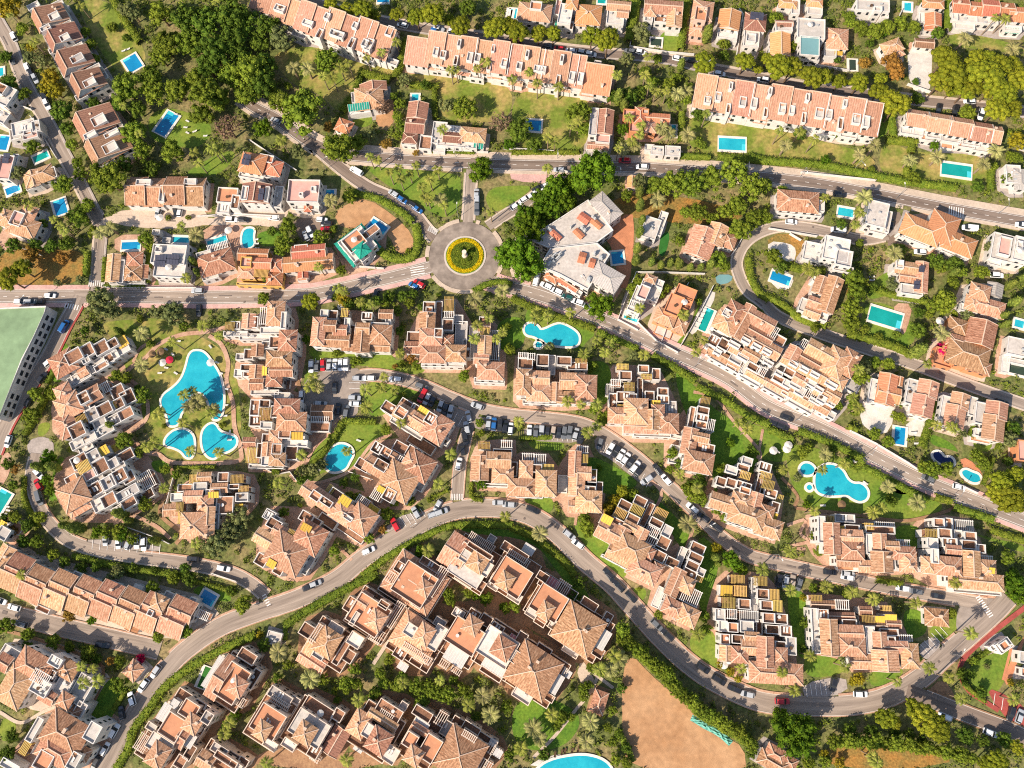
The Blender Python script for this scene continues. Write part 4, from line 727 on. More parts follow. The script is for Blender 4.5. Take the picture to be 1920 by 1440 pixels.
B 24 w salmon 6 terraced_house_row|staggered salmon terraced row between the two lower left streets|g95,400,170,200,5.6,.4 g150,335,160,170,6.4,.6:mix g250,490,170,190,5.5,.4 g300,415,150,150,6.5,.6:mix g425,540,170,190,5.6,.4 g475,450,150,150,6.6,.6:mix g600,580,170,190,5.5,.4 g660,495,150,150,6.5,.6:mix g770,615,170,190,5.6,.4 g830,530,150,150,6.6,.6:mix g940,668,170,190,5.5,.4 g1000,580,150,150,6.5,.6:mix g1105,705,170,190,5.6,.4 g1165,620,150,150,6.4,.6:mix g1300,755,180,180,5.5,.4 g1370,650,170,150,6.6,.6:mix h1190,605,110,110,7.8 u1135,675,45,45,7 x270,572,45,50,4 x450,612,45,55,4 x640,650,40,45,4 x812,690,40,45,4 x985,732,40,45,4 x1160,765,40,45,4 x580,400,60,60,4 x770,470,60,50,4 x960,510,60,50,4 x430,390,60,50,4 T330,650,110,40,3.4 q1035,490,70,50,4 x1420,650,50,180,5 P1520,690,110,60,3.4 x1270,550,70,60,5 k1000,770,90,80,3.6:orange
B 28 w salmon 5 house|salmon roofed house with an orange terrace at the left edge|k35,250,110,140,6:salmon T80,310,150,60,5 g180,320,120,120,5.6:mix x90,230,70,80,4.6 x250,345,60,60,4
@0,720
B 30 w mix 5 house|white house with a yellow awning at the left edge below the pool|x30,1120,90,90,5 y20,1055,60,55,4.6 T130,1080,90,80,2
@1440,1080
B 5 w mix 3.5 gatehouse|small hip roofed gatehouse near the wide street corner|h1265,310,165,115,3.5
B -35 w red 4 house|white house with an orange roof terrace beside the red pavement|x1765,520,120,80,4 T1765,520,70,60,4.6 x1690,530,60,40,3
B 30 w mix 4 house|brown roofed house in the scrub at the bottom edge|h60,1340,150,100,4 h40,1400,220,100,4 h160,1400,100,80,3.6
B 10 w red 4 house|white house corner with red paving at the right edge|x1910,610,60,90,4 T1920,720,60,60,3
@960,1080
B 20 c mix 3.4 pavilion|small hip roofed garden pavilion beside the sandy plot|h652,945,95,150,3.4
B 15 w grey 2.6 transformer_hut|low flat hut behind the lower roadside hedge|f-1785,465,110,90,2.6
# vegetation: t kind x,y,r ...
@0,0
t b 1210,110,105 1230,330,125 1200,420,100 1420,320,120 930,640,150 1130,580,110 1150,690,110 1330,680,110 1450,600,110 1560,700,150 1500,850,110 1640,740,110 1720,560,120 1880,540,140 1850,700,120 1000,1000,110 1060,1130,100 1290,1130,110 800,1330,165 460,1380,100
t d 1400,150,130 1560,170,150 1740,110,150 1600,380,150 1740,300,130 1560,500,110 1830,170,120 1800,430,90 930,1240,80 1130,1260,90 900,780,80 1040,820,80 700,770,70 470,830,95 510,960,70 60,620,80 40,420,60
t b 540,1080,60 580,1220,60 600,1300,60 180,700,60 240,1100,70 160,210,65 300,180,50 640,240,50 680,330,50 700,440,60
t g 840,205,50 945,285,36 1530,130,90 1300,300,70
t y 370,580,95 415,680,80 330,640,60 60,50,110 230,350,50
t o 960,70,85 1010,110,70 220,420,70 320,460,60 150,1300,70
t r 1710,950,130
t c 1840,880,30
w 600,40 70,100 1450,1140 1490,1220 1590,1110 1640,1130 250,310 920,790 1040,1000 1590,290 1370,20 1620,15
K 62 2.6 865,20 950,170 1060,330
@480,0
t b 340,820,190 180,760,110 530,440,120 620,1120,150 760,1070,90 1570,810,110
t d 60,480,120 40,620,120 90,200,110 1030,720,40 1590,50,90 1270,640,50 20,300,100
t G 50,960,95 1690,1270,110 1900,1080,60
t o 180,290,120 850,1010,70 310,1130,75 1430,790,70 1120,600,70
t r 960,800,80 1830,910,110
t R 540,950,50 970,1075,55 1200,1150,30
t p 560,40,70 680,60,80 800,60,90 1050,80,80 1200,110,85 1330,100,100 1540,180,100 1800,190,120 1900,200,90 880,100,60 1450,150,60
t b 120,690,60 240,640,40 1090,950,60 1060,870,60 1080,780,60 1060,1010,50
w 285,510 390,520 500,570 570,575 630,500 690,470 1050,310 940,390 830,430 1720,460 1660,510 1500,520 1460,520 180,730 190,1050 850,1170 910,1200 1070,1260 1200,1240 1300,1340 1360,1270 1000,1290 1150,1300 1240,1400 1080,1340 1400,970
x 280,510 390,520
K 50 2.4 800,540 740,720 650,850
K 60 2.6 790,555 920,590 1010,610
K 60 2.8 1130,310 1095,470 1045,600
K 50 2.2 1160,650 1370,660
K 40 2.2 1340,680 1345,900
K 30 1.4 1300,1140 1640,1150
@960,0
t p 40,220,110 200,230,85 310,240,75 600,270,90 720,300,110 1460,440,120 1750,450,90 1850,510,50 1920,430,60
t o 970,230,90 860,450,70 720,480,50 620,680,50
t c 800,720,75 840,790,60 880,700,60 1270,480,60 1470,240,80
t d 1170,170,25 880,720,80 960,690,70 60,960,110 170,1080,80 50,1010,90 740,720,60 1410,860,70 1590,420,50
t b 510,840,110 540,960,80 1090,440,50 1000,540,60 1180,640,70 1060,620,60 1240,580,50 1320,660,60 1300,740,60
t G 830,970,60 600,1290,190 640,1210,120 520,1360,110 330,1420,120
t b 1660,1290,130 1500,1330,120 1350,1360,130 1200,1370,120 1080,1390,90 1800,1400,120 1890,1390,80
t g 1400,1060,45 1430,1090,40 1590,335,60 420,850,35
t o 960,1370,80
w 130,540 0,590 190,620 350,650 270,1030 320,1060 440,940 500,900 1020,420 790,560 1000,560 880,880 970,940 1030,640 1460,850 265,1260 1080,680 1160,680 800,1110 900,1060 960,1010
x 1180,1000 1120,960 920,1090 830,1120 1300,690 1240,700 1320,1010
K 70 3.2 930,10 905,150 870,330
K 60 2.6 1310,30 1280,220 1260,390
K 60 2.4 1270,860 1265,1080
K 55 2.0 1260,1180 1480,1190
K 55 2.0 1540,1180 1920,1220
K 40 1.6 0,1150 500,1150
@1440,0
t p 80,490,130 180,500,100 330,570,110 400,580,90 540,600,70 690,610,90 860,570,70 840,670,90 980,770,130 930,730,90
t p 1340,420,130 1400,520,140 1320,580,120 1580,440,110 1660,540,150 1560,600,120 1740,480,120 1850,470,100 1880,600,110 1780,680,120 1500,660,100 1680,660,90 1720,820,110 1850,800,100 1650,440,90 1400,650,80
t b 700,210,80 800,240,80 900,200,80 1000,170,70 1100,210,70 620,160,60 180,350,50 60,130,70 600,120,60 1490,850,70 1830,1170,60
t Q 930,450,100 960,540,80 730,470,60
t d 760,330,40 1270,250,60 1120,740,60 520,450,40 1110,610,35 240,1000,60 490,1010,40 1570,1400,60
t G 430,1200,48 1250,1090,50 850,240,60
t b 780,1265,35 1690,1250,50 1100,1340,60 1800,1330,60 1860,1180,60 60,470,50
t y 1860,1060,80
w 350,1040 240,980 90,980 1710,130 1780,140
x 130,1090 690,1160 800,1090 1060,1200 1270,1180 1710,1130 1480,290 1620,1230 1830,370
K 60 2.2 -150,1185 0,1215 400,1245 700,1310 1000,1365 1400,1420
K 50 2.4 920,880 930,1040
K 60 2.4 880,1060 1100,1080
K 60 2.4 1080,1080 1060,1160
K 50 2.2 1030,1270 1040,1350
K 60 2.6 1350,20 1330,240
K 50 2.2 1660,1260 1660,1440
@1440,360
t b 350,1020,50 110,-20,60 40,470,80 690,380,50 1000,420,60 930,440,60 640,640,90 660,760,90 630,880,100 620,990,90 700,680,70 1300,570,60 1330,830,110 1250,850,80 1600,600,80 1440,600,60 1390,680,60 700,1380,80 800,1280,60 900,1290,60
t d 1260,520,80 1400,540,80 1140,900,60 1120,1040,70 780,720,50 100,570,60 550,240,50 1430,350,30
t c 1130,1190,100 1400,600,60 1830,690,70 1860,820,70 1760,930,60 1880,660,60 1780,990,50 1720,1000,40
t g 730,1025,48 830,1080,42 965,1070,42 1205,920,42 1400,915,36
t Q 640,750,60
t m 1310,1185,70
t o 1650,410,50 930,690,70 1500,920,70 720,1300,80
w 430,40 700,40 950,460 690,150 300,570 1310,1060 680,1330 1200,1290 660,240 350,600
x 950,460 1300,1060 720,40
K 70 1.8 0,500 150,560 280,590 420,600
K 60 1.8 -30,780 100,850 250,960 420,1010
K 70 2.0 590,1070 900,1150 1060,1220
K 50 1.8 760,710 900,770 1180,830
K 40 1.6 1650,560 1660,340
@960,360
t G 420,-60,100 280,100,120 380,70,110 110,180,120 220,160,110 130,280,130 60,500,180 30,420,120 100,560,130 -40,480,110 230,50,110 340,20,100 660,850,130
t b 1400,150,90 1500,200,60 1300,150,50 1600,150,80 1720,280,110 1690,100,90 1820,200,80 1380,370,40 1260,370,50 1550,500,80 1600,560,60 600,1300,60 1900,180,80 860,20,60
t c 960,100,60 980,200,60 960,300,60 940,420,60 930,510,60 1050,520,55 1120,540,55 1190,530,55 1260,540,55 1340,560,50 1420,560,50 1490,540,60 960,0,60 1240,520,50
t o 280,1170,60 910,1230,50 1260,700,50 440,1210,50
t b 1110,770,50 1150,720,50 950,680,60 900,720,50 1400,820,40
w 440,900 190,900 280,900 640,1110 735,1130 700,1200 270,930 170,940 960,870 1080,40 540,1210 990,1220 1290,920 1440,1110 1380,1200
x 1090,60 1840,30
K 60 2.0 0,800 180,880 400,960 620,1030
K 50 2.0 640,1050 940,1180
K 60 2.0 1050,1230 1200,1310 1370,1420
K 60 1.8 1770,500 1790,650 1850,760 1920,810
K 40 1.4 870,950 930,620
@0,360
t b 1100,360,70 1140,420,60 700,300,60 600,200,80 660,100,70 1500,460,50 1380,1010,50 870,1380,60 940,1400,60
t d 320,240,50 100,400,70 260,400,70 380,400,70 500,390,70 560,180,60 640,1040,50 600,130,60
t p 60,650,100 150,570,90
t o 760,830,130 700,800,80 840,900,80 1290,900,110 1180,900,80 1330,930,80 220,540,60 600,660,50 430,680,40
t c 1450,520,50 1480,600,50 890,1040,50
t g 1265,195,28 1410,190,28 1130,1140,35 1050,950,35
t R 460,490,60 240,470,70
w 215,100 400,200 450,250 480,290 1360,250 1290,1120 1640,1080 1390,640 1520,1000 1520,990
x 755,300 830,270 1060,1060 1060,1300 1470,320
K 50 2.2 670,460 655,640
K 40 2.0 800,500 790,680
K 50 2.4 1130,480 1110,690
K 30 1.6 800,710 1090,715
K 30 1.4 360,1440 420,1330
@480,360
t b 240,260,80 210,380,80 480,340,70 180,440,60 60,640,40 640,590,50 1140,440,30 580,280,40 800,440,40 840,450,40 700,30,70 60,800,60
t p 410,820,80
t y 660,790,70 660,830,45
t G 380,1105,45
t d 1370,770,30 120,290,50 1240,860,40 220,1080,30 1000,790,60 1100,780,60 900,820,60 800,830,60 700,840,60 1180,760,50 1350,1060,30 1080,1040,50
t b 970,830,50 1060,890,50 1150,830,50 750,1270,55 1100,1290,40 600,1210,40 1210,1300,50 600,780,50 1880,1010,50 1900,1180,60 1560,1380,60
t R 1040,1310,28 1170,1250,50
t o 760,830,50 840,830,50
w 430,1390 610,720 660,740 1750,950 1660,1000 1290,50 1260,30 1410,100 1760,150 960,1385 1640,1100 470,560 1800,1100 1850,1050 1080,1210 780,820 860,840
x 560,60 1640,800 1850,740 1380,60
K 70 1.8 920,440 1000,490 1120,510 1190,470 1220,370 1200,250
K 60 1.6 700,10 900,50 1080,150 1180,230
K 50 1.6 1630,750 1750,690 1850,680 1920,700
@0,720
t b 280,70,80 400,60,80 240,240,80 1060,80,80 930,420,80 1040,510,60 1090,900,70 780,1110,60 880,1110,70 1000,1160,50 300,1000,60 110,1000,60 280,1180,60 400,1280,60 1240,640,50 1320,680,50 1480,150,60 1440,160,60
t o 1790,1000,110 1640,1200,110 1720,1130,110 1560,1200,80 1800,1080,90 1150,1000,60 880,1390,50
t c 900,970,80 840,310,60 960,1020,50 300,620,70 390,620,70 560,1080,90 480,1060,60 1160,1170,60
t g 1230,315,24 1385,820,30 1660,310,26 1680,300,24
t G 370,560,70 720,1110,60 920,1130,60 380,790,60 350,720,50
t d 1030,30,40 60,600,60 100,760,50 40,1010,50 200,1060,60 180,1180,60 600,1380,60 480,1330,60 720,1370,50 1000,1380,50 1390,1380,50 1160,1400,40
t R 110,640,50 100,1100,50
w 1470,1190 1440,50 1380,80 1640,510 1430,500 1590,200 1200,200 1180,230 1100,470 1150,440 1230,780 1370,290 1580,220
x 1480,130 1600,190 1420,170
K 50 2.0 200,380 320,170 380,30
K 40 1.8 190,700 200,880 300,1080
K 50 1.8 560,1290 900,1370 1400,1440
K 30 1.2 1320,630 1620,620
@480,720
t b 970,340,60 1680,290,40 1690,370,40 660,740,50 980,970,60 760,850,50 590,1250,60 210,960,50 850,1160,50 700,840,50 1160,880,50 150,650,40 1040,890,40
t o 440,640,70 500,600,50 360,650,50
t g 1100,90,40 555,390,18 330,910,24 830,870,30 1300,870,30
t G 1240,1260,60 1690,750,60
t d 740,700,45 1040,880,40 1130,880,40 340,720,50 480,900,50
t Q 950,1090,40 1240,1250,50
w 460,30 400,20 820,40 830,170 940,20 340,530 1370,750 680,500 1870,990 170,740 1090,290 1460,530 830,190 1040,40 1290,1250
x 460,20
K 50 2.0 660,280 900,290
K 50 1.8 650,290 610,370 480,560 340,660
K 60 1.5 800,1440 1000,1290 1250,1150 1500,1060 1920,1060
K 30 1.4 1330,850 1440,800
K 40 1.4 1620,740 1620,850 1700,870
@960,720
t b 620,180,60 700,240,60 680,260,60 1190,640,50 560,1060,70 570,1110,60 1370,820,90 1320,790,60 1420,860,70 1580,640,60 1640,650,50 540,1000,60 1540,950,50 1600,1000,50 900,840,70 1200,520,60
t G 1640,1330,90 1720,1390,60 1640,440,45 655,630,32
t y 780,880,70 730,930,60 850,830,50 1530,1230,50
t d 1410,720,70 1800,510,60 1250,600,50 130,600,40 1340,760,60
t c 1530,1300,60 1550,1350,50
t p 830,800,60
w 50,280 570,360 520,150 640,310 210,1120 1320,1050 1260,670 1700,290 1770,340 1880,1390 640,150 420,130 1390,780
x 210,1120 1320,1050
K 60 2.0 1380,20 1600,130 1750,230 1920,310
K 60 1.4 0,1080 150,1140 280,1240 400,1340 470,1440
K 70 2.4 700,950 780,880 920,810
K 40 1.4 300,400 60,410
@1440,720
t b 260,510,60 300,480,50 1000,250,60 960,240,50 800,370,60 900,430,60 1230,640,90 1340,640,70 1160,620,60 1560,540,60 1620,600,60 350,1140,50 380,1260,50 400,1230,50 1800,1300,70 1850,1420,60 640,160,50 660,210,50 530,160,50 470,520,40 920,860,50
t p 1780,740,120 1850,860,120 1720,820,100 1870,680,90 1800,880,100
t o 1800,420,80 220,700,40 1460,370,40 1780,1290,50
t d 1850,340,60 1800,580,50 930,880,50 600,590,50 480,500,40
t G 620,110,40 290,900,40 1500,1060,30
w 350,950 120,640 430,530 900,770 1120,890 790,960 850,930 410,640 1270,310 1370,310 1400,330 640,100 680,180 580,600 170,1250 180,1230 100,640
x 900,770 430,530 1120,890
K 60 1.8 0,340 180,420
K 60 2.0 220,350 450,440 700,560
K 60 2.0 640,650 700,580
K 60 2.0 700,620 900,720 1180,880
K 60 1.8 1240,850 1370,880
K 70 1.8 1380,920 1680,1020
K 60 1.6 1650,1090 1920,1180
K 50 2.2 590,320 660,350
K 60 2.4 1050,10 960,170
K 60 2.4 1260,140 1190,330 1140,480
K 50 2.4 1560,290 1500,400
K 50 2.4 1780,300 1710,500
K 40 1.6 1680,560 1600,760
@0,1080
t b 40,370,90 210,440,60 400,490,65 660,570,70 900,640,60 890,820,75 1190,450,60 1380,410,80 1820,210,90 1140,90,70 520,530,50 1300,20,60 640,640,50
t d 520,540,45 680,840,60 200,540,60 720,620,50 1740,110,50 1420,20,70 350,1150,40 100,1200,60 60,1330,70
t G 690,330,45 1700,1130,60 1760,1050,60
t R 830,640,40 520,290,70
t m 1050,620,50
t o 880,-20,60 820,20,60
w 610,680 690,700 730,790 620,800 1680,1180 1720,1100 160,-10
K 70 1.6 880,1440 970,1290 1010,1150 1130,990 1220,860 1380,720 1650,560 1920,440
K 40 1.4 860,1000 950,860
K 40 1.4 1460,40 1700,100 1760,140
@480,1080
t b 240,670,50 590,860,40 680,860,40 610,930,40 740,700,60 930,730,60 1000,620,60 1060,820,80 900,870,60 960,800,60 1200,830,80 1350,870,80 1300,830,70 1440,890,80 1560,850,60 1600,910,50 1250,940,60 1440,130,60 1460,190,50 1600,130,50 1740,170,50 1880,250,50 500,780,60 680,800,80 760,810,60 1880,980,60 1900,1340,60
t G 1660,140,50 1720,180,50 400,760,50 1220,970,50 1860,230,45
t d 60,520,60 160,760,50 1480,780,50 1650,1050,50 860,920,50 1100,760,50 360,400,40
t y 30,440,40
w 170,570 410,770 770,930 1590,970 1690,900 1760,1040 680,1380 80,1400 1380,780 1100,800
x 170,570 410,770 1700,900 1760,1040
K 70 1.4 220,370 400,250 650,110 900,-10
K 40 1.2 220,480 225,370
@960,1080
t B 830,400,70 820,470,60 870,520,60 940,560,70 1000,610,70 1080,690,70 1150,710,60 1180,790,70 1230,850,70 1300,920,70 1380,960,70 1420,1030,70 1500,1050,60 1600,1120,70 1700,1170,80 1790,1260,70 839,429,64 859,489,64 919,534,64 984,579,64 1054,644,64 1129,694,64 1179,744,64 1219,814,64 1279,879,64 1354,934,64 1414,989,64 1474,1034,64 1564,1079,64 1664,1139,64 1759,1209,64
K 80 3.6 840,440 950,570 1080,690 1190,800 1320,930 1430,1040 1600,1130 1790,1260
t b 600,690,50 660,720,50 540,840,50 540,900,50 580,820,40 750,1010,50 720,1140,50 800,1180,50 860,1400,60 780,1380,60 1440,300,60 1460,400,60 370,1060,60 440,1060,50 340,1130,50 760,1240,50 20,230,60
t d 460,170,70 500,60,60 240,1340,60 1650,1180,40 1800,1330,50 1100,740,40 860,1290,50 60,1300,60 820,840,50
t y 1560,660,40 1700,770,40 1640,720,40
t g 950,100,20 1100,290,40
w 800,620 740,710 590,1090 560,1240 160,1140 210,1220 1400,440 1720,690 300,1040 70,1290 660,700 770,600
x 800,620 590,1090 560,1240 160,1140 740,700 210,1220
K 50 2.0 800,1160 900,1380
K 40 1.4 1560,640 1640,740
@1440,1080
t G 190,1160,180 100,1080,100 260,1250,110 1840,60,110 1870,150,80
t p 910,1080,105 860,1060,70 960,1100,70 1110,1000,90 1180,1080,130 1280,1140,130 1320,1190,80 1080,960,60 1880,1290,70 1740,1400,110 1640,1410,80
t y 265,165,35 420,1330,40 540,1400,50 680,770,60 640,790,50 1820,800,36
t B 500,1240,70 600,1230,70 700,1240,70 820,1240,70 950,1250,70 1080,1270,70 1200,1290,70 1350,1320,70 1450,1340,70 1540,1370,60 550,1245,60 650,1245,60 760,1250,60 885,1255,60 1015,1270,60 1140,1290,60 1275,1315,60 1400,1340,60 1495,1365,60
t b 300,1400,60 430,1390,60 1560,640,40 1700,1380,50 1380,280,50 600,130,60 340,90,50
t d 620,1160,70 780,1170,70 950,1180,60 1060,1190,60 1150,1240,60 1480,1200,80 1620,1240,60 1770,1230,70 260,540,35 290,350,60 1600,870,50 1520,740,50 1450,730,50 1480,800,40
t o 560,610,50 1640,680,30 1890,650,40
w 440,80 630,120 790,170 1110,200 970,790 1210,690 1520,430 200,860 170,110 1360,760 1450,920 790,1360 580,680 1840,930 820,1400 1410,50 110,720 320,600
K 40 1.6 1500,650 1650,560
K 40 1.6 1440,700 1480,820 1620,940
K 50 1.6 800,30 1000,60
# cars: colour x,y,angle
@0,0
V w 105,275,62 w 205,505,62 k 232,540,65 g 92,450,70 s 265,590,65 k 330,715,66 w 355,785,66
@480,0
V w 755,1285,30,v s 150,905,25 w 1100,190,15 s 1370,220,15 w 1480,240,15 b 1350,235,15
@960,0
V k 275,352,10 r 352,368,10 w 440,382,10 s 505,392,10 w 590,408,10 g 885,385,12 w 965,392,12 w 1245,440,12 k 1330,450,12 w 1555,555,8 w 1880,600,10 s 355,1275,3 r 845,1205,3 w 975,1253,2 w 245,1400,-30 k 195,1415,-30 w 1465,470,10 r 30,312,10 k 1800,520,10
@1440,0
V w 1510,762,3 k 1278,818,-80 k 1400,835,-80 w 1595,860,-75
@1440,360
V w 175,225,4 w 525,285,5,v k 920,240,-80 w 1510,272,6,v w 1140,450,5 w 1715,625,5 w 1900,250,10 k 535,20,5
@960,360
V w 30,105,-33 w 100,52,-30 w 165,15,-30 w 185,655,-75,v w 258,705,25 w 335,745,25 n 415,790,20 w 492,825,20 s 570,860,20
@0,360
V w 378,778,3 w 158,824,0 s 235,824,0 k 295,826,0 s 1485,742,2 k 1495,890,-85 b 485,1010,-60,v w 375,1275,-40 k 320,1395,-55 k 1320,145,80 w 1350,148,-80 s 1190,155,-70 w 1740,208,3 k 1830,208,3
@480,360
V s 1035,15,33 b 1097,60,33 k 1165,95,33 b 1210,130,33 s 1655,20,-88 s 1658,75,-88 g 1658,130,-88 w 495,208,5 k 530,238,3 r 530,283,2 w 405,300,65 s 375,330,65 w 135,195,5 r 1225,690,30 b 1185,705,30 w 415,1308,-88 g 458,1306,-88 r 502,1298,-88 s 550,1300,-88 w 594,1296,-88 w 636,1296,-88 w 676,1294,-88 s 770,1398,2 w 850,1398,2 w 1048,1406,5 k 895,775,-70
@0,720
V w 65,430,-70 k 218,130,-60 r 290,755,60 g 300,855,75,v w 290,672,50 k 1450,1312,4 w 1680,1382,12 s 795,1165,-85 w 890,1190,-88 s 968,1195,-65 w 1030,1185,-85 w 1082,1200,-88
@480,720
V w 342,95,-86 k 592,30,-86 s 485,150,4 k 618,190,-85 g 680,205,-80 s 740,105,2 w 742,150,2 g 1245,20,20 r 1250,90,-60,v s 1285,110,-62 k 1322,130,-62 s 1385,165,-70 k 1420,185,-72 s 1460,205,-75 s 1660,165,20 s 1595,245,75 s 1582,330,78 k 1570,410,80 k 1550,490,80 w 1522,600,-78 s 1745,290,-85 b 1785,300,-85 k 1830,305,-85 k 1870,320,-82 w 1910,335,-85 s 1340,975,-20 s 1390,960,-20 r 1045,1055,62 w 845,1250,-25 s 1365,910,-60 s 1820,890,0 s 1900,905,3 s 1200,965,60
@960,720
V w 132,352,-88 g 180,358,-85 s 222,358,-85 k 265,360,-82 d 308,362,-80 k 352,362,-82 g 392,365,-82 g 432,362,-80 s 478,375,-75 k 515,400,-75 g 660,445,-72 w 740,482,-60 k 780,505,-60 w 815,535,-60 w 852,560,-55 k 888,590,-55 w 922,622,-52 k 955,650,-52 s 1010,720,-35 k 1092,640,55 w 1158,718,50 w 1352,930,42 k 1438,1000,38 k 1532,1070,35 k 158,942,22 s 430,1130,38 w 495,1200,35 k 725,1420,45
@1440,720
V k 140,250,20 k 48,297,22 k 105,320,22 g 1200,710,25 w 1432,772,12 k 1750,140,15 k 462,1410,5 s 600,1425,8
@0,1080
V w 110,235,15 g 162,360,15 w 5,185,20 k 775,515,10 s 1170,715,-55 w 1078,820,-55 w 990,920,72 k 915,1025,80 w 862,1160,-60 w 790,1295,-62 k 720,1400,-60
@480,1080
V k 400,80,-22 s 445,58,-22
@960,1080
V k 735,5,52 k 800,75,48 k 892,155,45 g 1085,365,45 k 1165,440,43 k 1430,690,35 k 1550,778,32 k 1668,845,22 s 1765,885,12
@1440,1080
V w 595,10,12 w 1010,92,10 g 1110,115,10 k 1270,148,10 k 80,35,-82 s 130,45,-80 d 180,45,-80 g 232,60,-75 r 105,938,3 w 692,885,2 k 488,812,-80 w 1325,1055,20 w 1665,1175,22 k 1820,1030,-75 s 1885,1050,-72
"""
WALLS = """470,265 500,285 558,322/195,540 230,541 290,541 370,541/371,408 430,404 475,405/1158,600 1192,512 1240,512 1320,515/1275,650 1310,590 1336,538/1240,640 1262,580 1290,532/1195,605 1230,640 1270,662/1158,600 1195,620/945,280 1000,283 1040,286/810,285 915,288/1592,808 1640,832 1700,868 1725,885/1788,905 1830,925/1700,160 1745,176/1385,20 1392,30 1380,105/1190,55 1180,90 1245,100 1300,105/1640,340 1500,325/1500,120 1590,135/1440,430 1470,435 1530,445/1050,320 1065,325/1370,480 1378,470 1395,440/500,880 520,890 545,885 560,905/550,690 545,730/330,885 325,905 310,960/1450,840 1460,850/230,985 300,1010 320,1020/660,500 720,505/445,1090 400,1075/655,885 700,900/1600,20 1625,30/1690,20 1680,42 1700,46/1880,120 1900,150/25,460 80,480/60,220 110,300/1480,440 1500,452/40,200 62,208"""
# ------------------------------------------------------------------ landmarks, used to word the labels
MARKS = [('the roundabout', 872, 480), ('the lagoon pool', 365, 740), ('the kidney pool', 637, 858), ('the angular blue pool', 1040, 628),
         ('the hourglass pool', 1570, 905), ('the sandy plot', 1270, 1350), ('the commercial block', 1075, 450), ('the green hall roof', 40, 650),
         ('the big green rectangular pool', 1660, 595), ('the loop lane bend', 1440, 470), ('the pine grove', 1840, 130), ('the bottom edge pool', 1080, 1425),
         ('the red pavement', 1870, 1280), ('the wooded corner pool', 312, 233), ('the yellow walled villa', 490, 510), ('the green roofed villa', 672, 460),
         ('the turning circle', 78, 840), ('the gravel car park', 300, 405), ('the village car park', 620, 735), ('the side street crossing', 858, 930),
         ('the upper lawn pool', 1372, 270), ('the right hand lawn pool', 1792, 320), ('the top edge villas', 1100, 40), ('the pine street', 1350, 120),
         ('the long pink row', 950, 130), ('the orange scrub plot', 80, 500), ('the left edge pool', 113, 388), ('the brown terraced row', 120, 100),
         ('the junction trees', 600, 250), ('the cream courtyard', 960, 1150), ('the cream alley', 720, 1210), ('the lower left white houses', 90, 1290),
         ('the staggered terraced row', 200, 1110), ('the corner blue pool', 395, 1122), ('the lower street bend', 560, 1110), ('the bottom courtyard row', 700, 1380),
         ('the palm garden strip', 850, 1290), ('the white apartment blocks', 1450, 680), ('the orange roofed villa', 1660, 720), ('the kidney pool at the right', 1820, 890),
         ('the inner street bend', 1220, 880), ('the black car row', 1040, 810), ('the olive trees', 420, 1000), ('the yellow pergola house', 1410, 1150),
         ('the gatehouse corner', 1755, 1157), ('the lower right hedge', 1850, 1020), ('the bottom right pines', 1740, 1350), ('the dark round tree at the bottom', 1490, 1370),
         ('the lower street curve', 1200, 1140), ('the long dark lawn', 1310, 800), ('the magenta bush', 1768, 657), ('the white modern villa', 310, 500),
         ('the south east road', 1230, 650), ('the right edge villas', 1860, 480), ('the wooded park', 430, 120), ('the cypress rows', 1230, 470), ('the main road', 1300, 325)]
MK = np.array([(a, b) for _, a, b in MARKS])
ORD = ['', 'first', 'second', 'third', 'fourth', 'fifth', 'sixth', 'seventh', 'eighth', 'ninth', 'tenth', 'eleventh', 'twelfth', 'thirteenth', 'fourteenth', 'fifteenth', 'sixteenth', 'seventeenth', 'eighteenth', 'nineteenth', 'twentieth'] + ['twenty-' + w for w in ('first', 'second', 'third', 'fourth', 'fifth', 'sixth', 'seventh', 'eighth', 'ninth')] + ['thirtieth'] + ['thirty-' + w for w in ('first', 'second', 'third', 'fourth', 'fifth', 'sixth', 'seventh', 'eighth', 'ninth')]
TOLABEL = []
def later(o, look, kind, px, py):
    TOLABEL.append((o, look, kind, px, py))
def write_labels():
    cl = {}
    for o, look, kind, px, py in TOLABEL:
        m = int(np.argmin(((MK - (px, py)) ** 2).sum(1))); cl.setdefault((m, kind), []).append((px, py, o, look))
    for (m, kind), L in cl.items():
        L.sort(key=lambda a: a[0]); n = len(L); nm = MARKS[m][0]
        for i, (px, py, o, look) in enumerate(L):
            if n == 1: o['label'] = f'{look} {kind}, the only one near {nm}'
            elif i == 0: o['label'] = f'{look} {kind}, leftmost of those nearest {nm}'
            elif i == n - 1: o['label'] = f'{look} {kind}, rightmost of those nearest {nm}'
            else: o['label'] = f'{look} {kind}, {ORD[min(i + 1, 39)]} from left nearest {nm}'

# ------------------------------------------------------------------ data reader
OX, OY, SC = 0.0, 0.0, 1.0
def pt(s):
    x, y = s.split(',')[:2]; return OX + float(x) / SC, OY + float(y) / SC
ITEMS = []
for ln in DATA.splitlines():
    ln = ln.strip()
    if not ln or ln[0] == '#': continue
    if ln == 'F': OX, OY, SC = 0.0, 0.0, 1.0; continue
    if ln[0] == '@': OX, OY = [float(v) for v in ln[1:].split(',')]; SC = 4.0; continue
    ITEMS.append((ln[0], ln[1:].strip(), OX, OY, SC))
def items(k):
    global OX, OY, SC
    for c, s, OX, OY, SC in ITEMS:
        if c == k: yield s

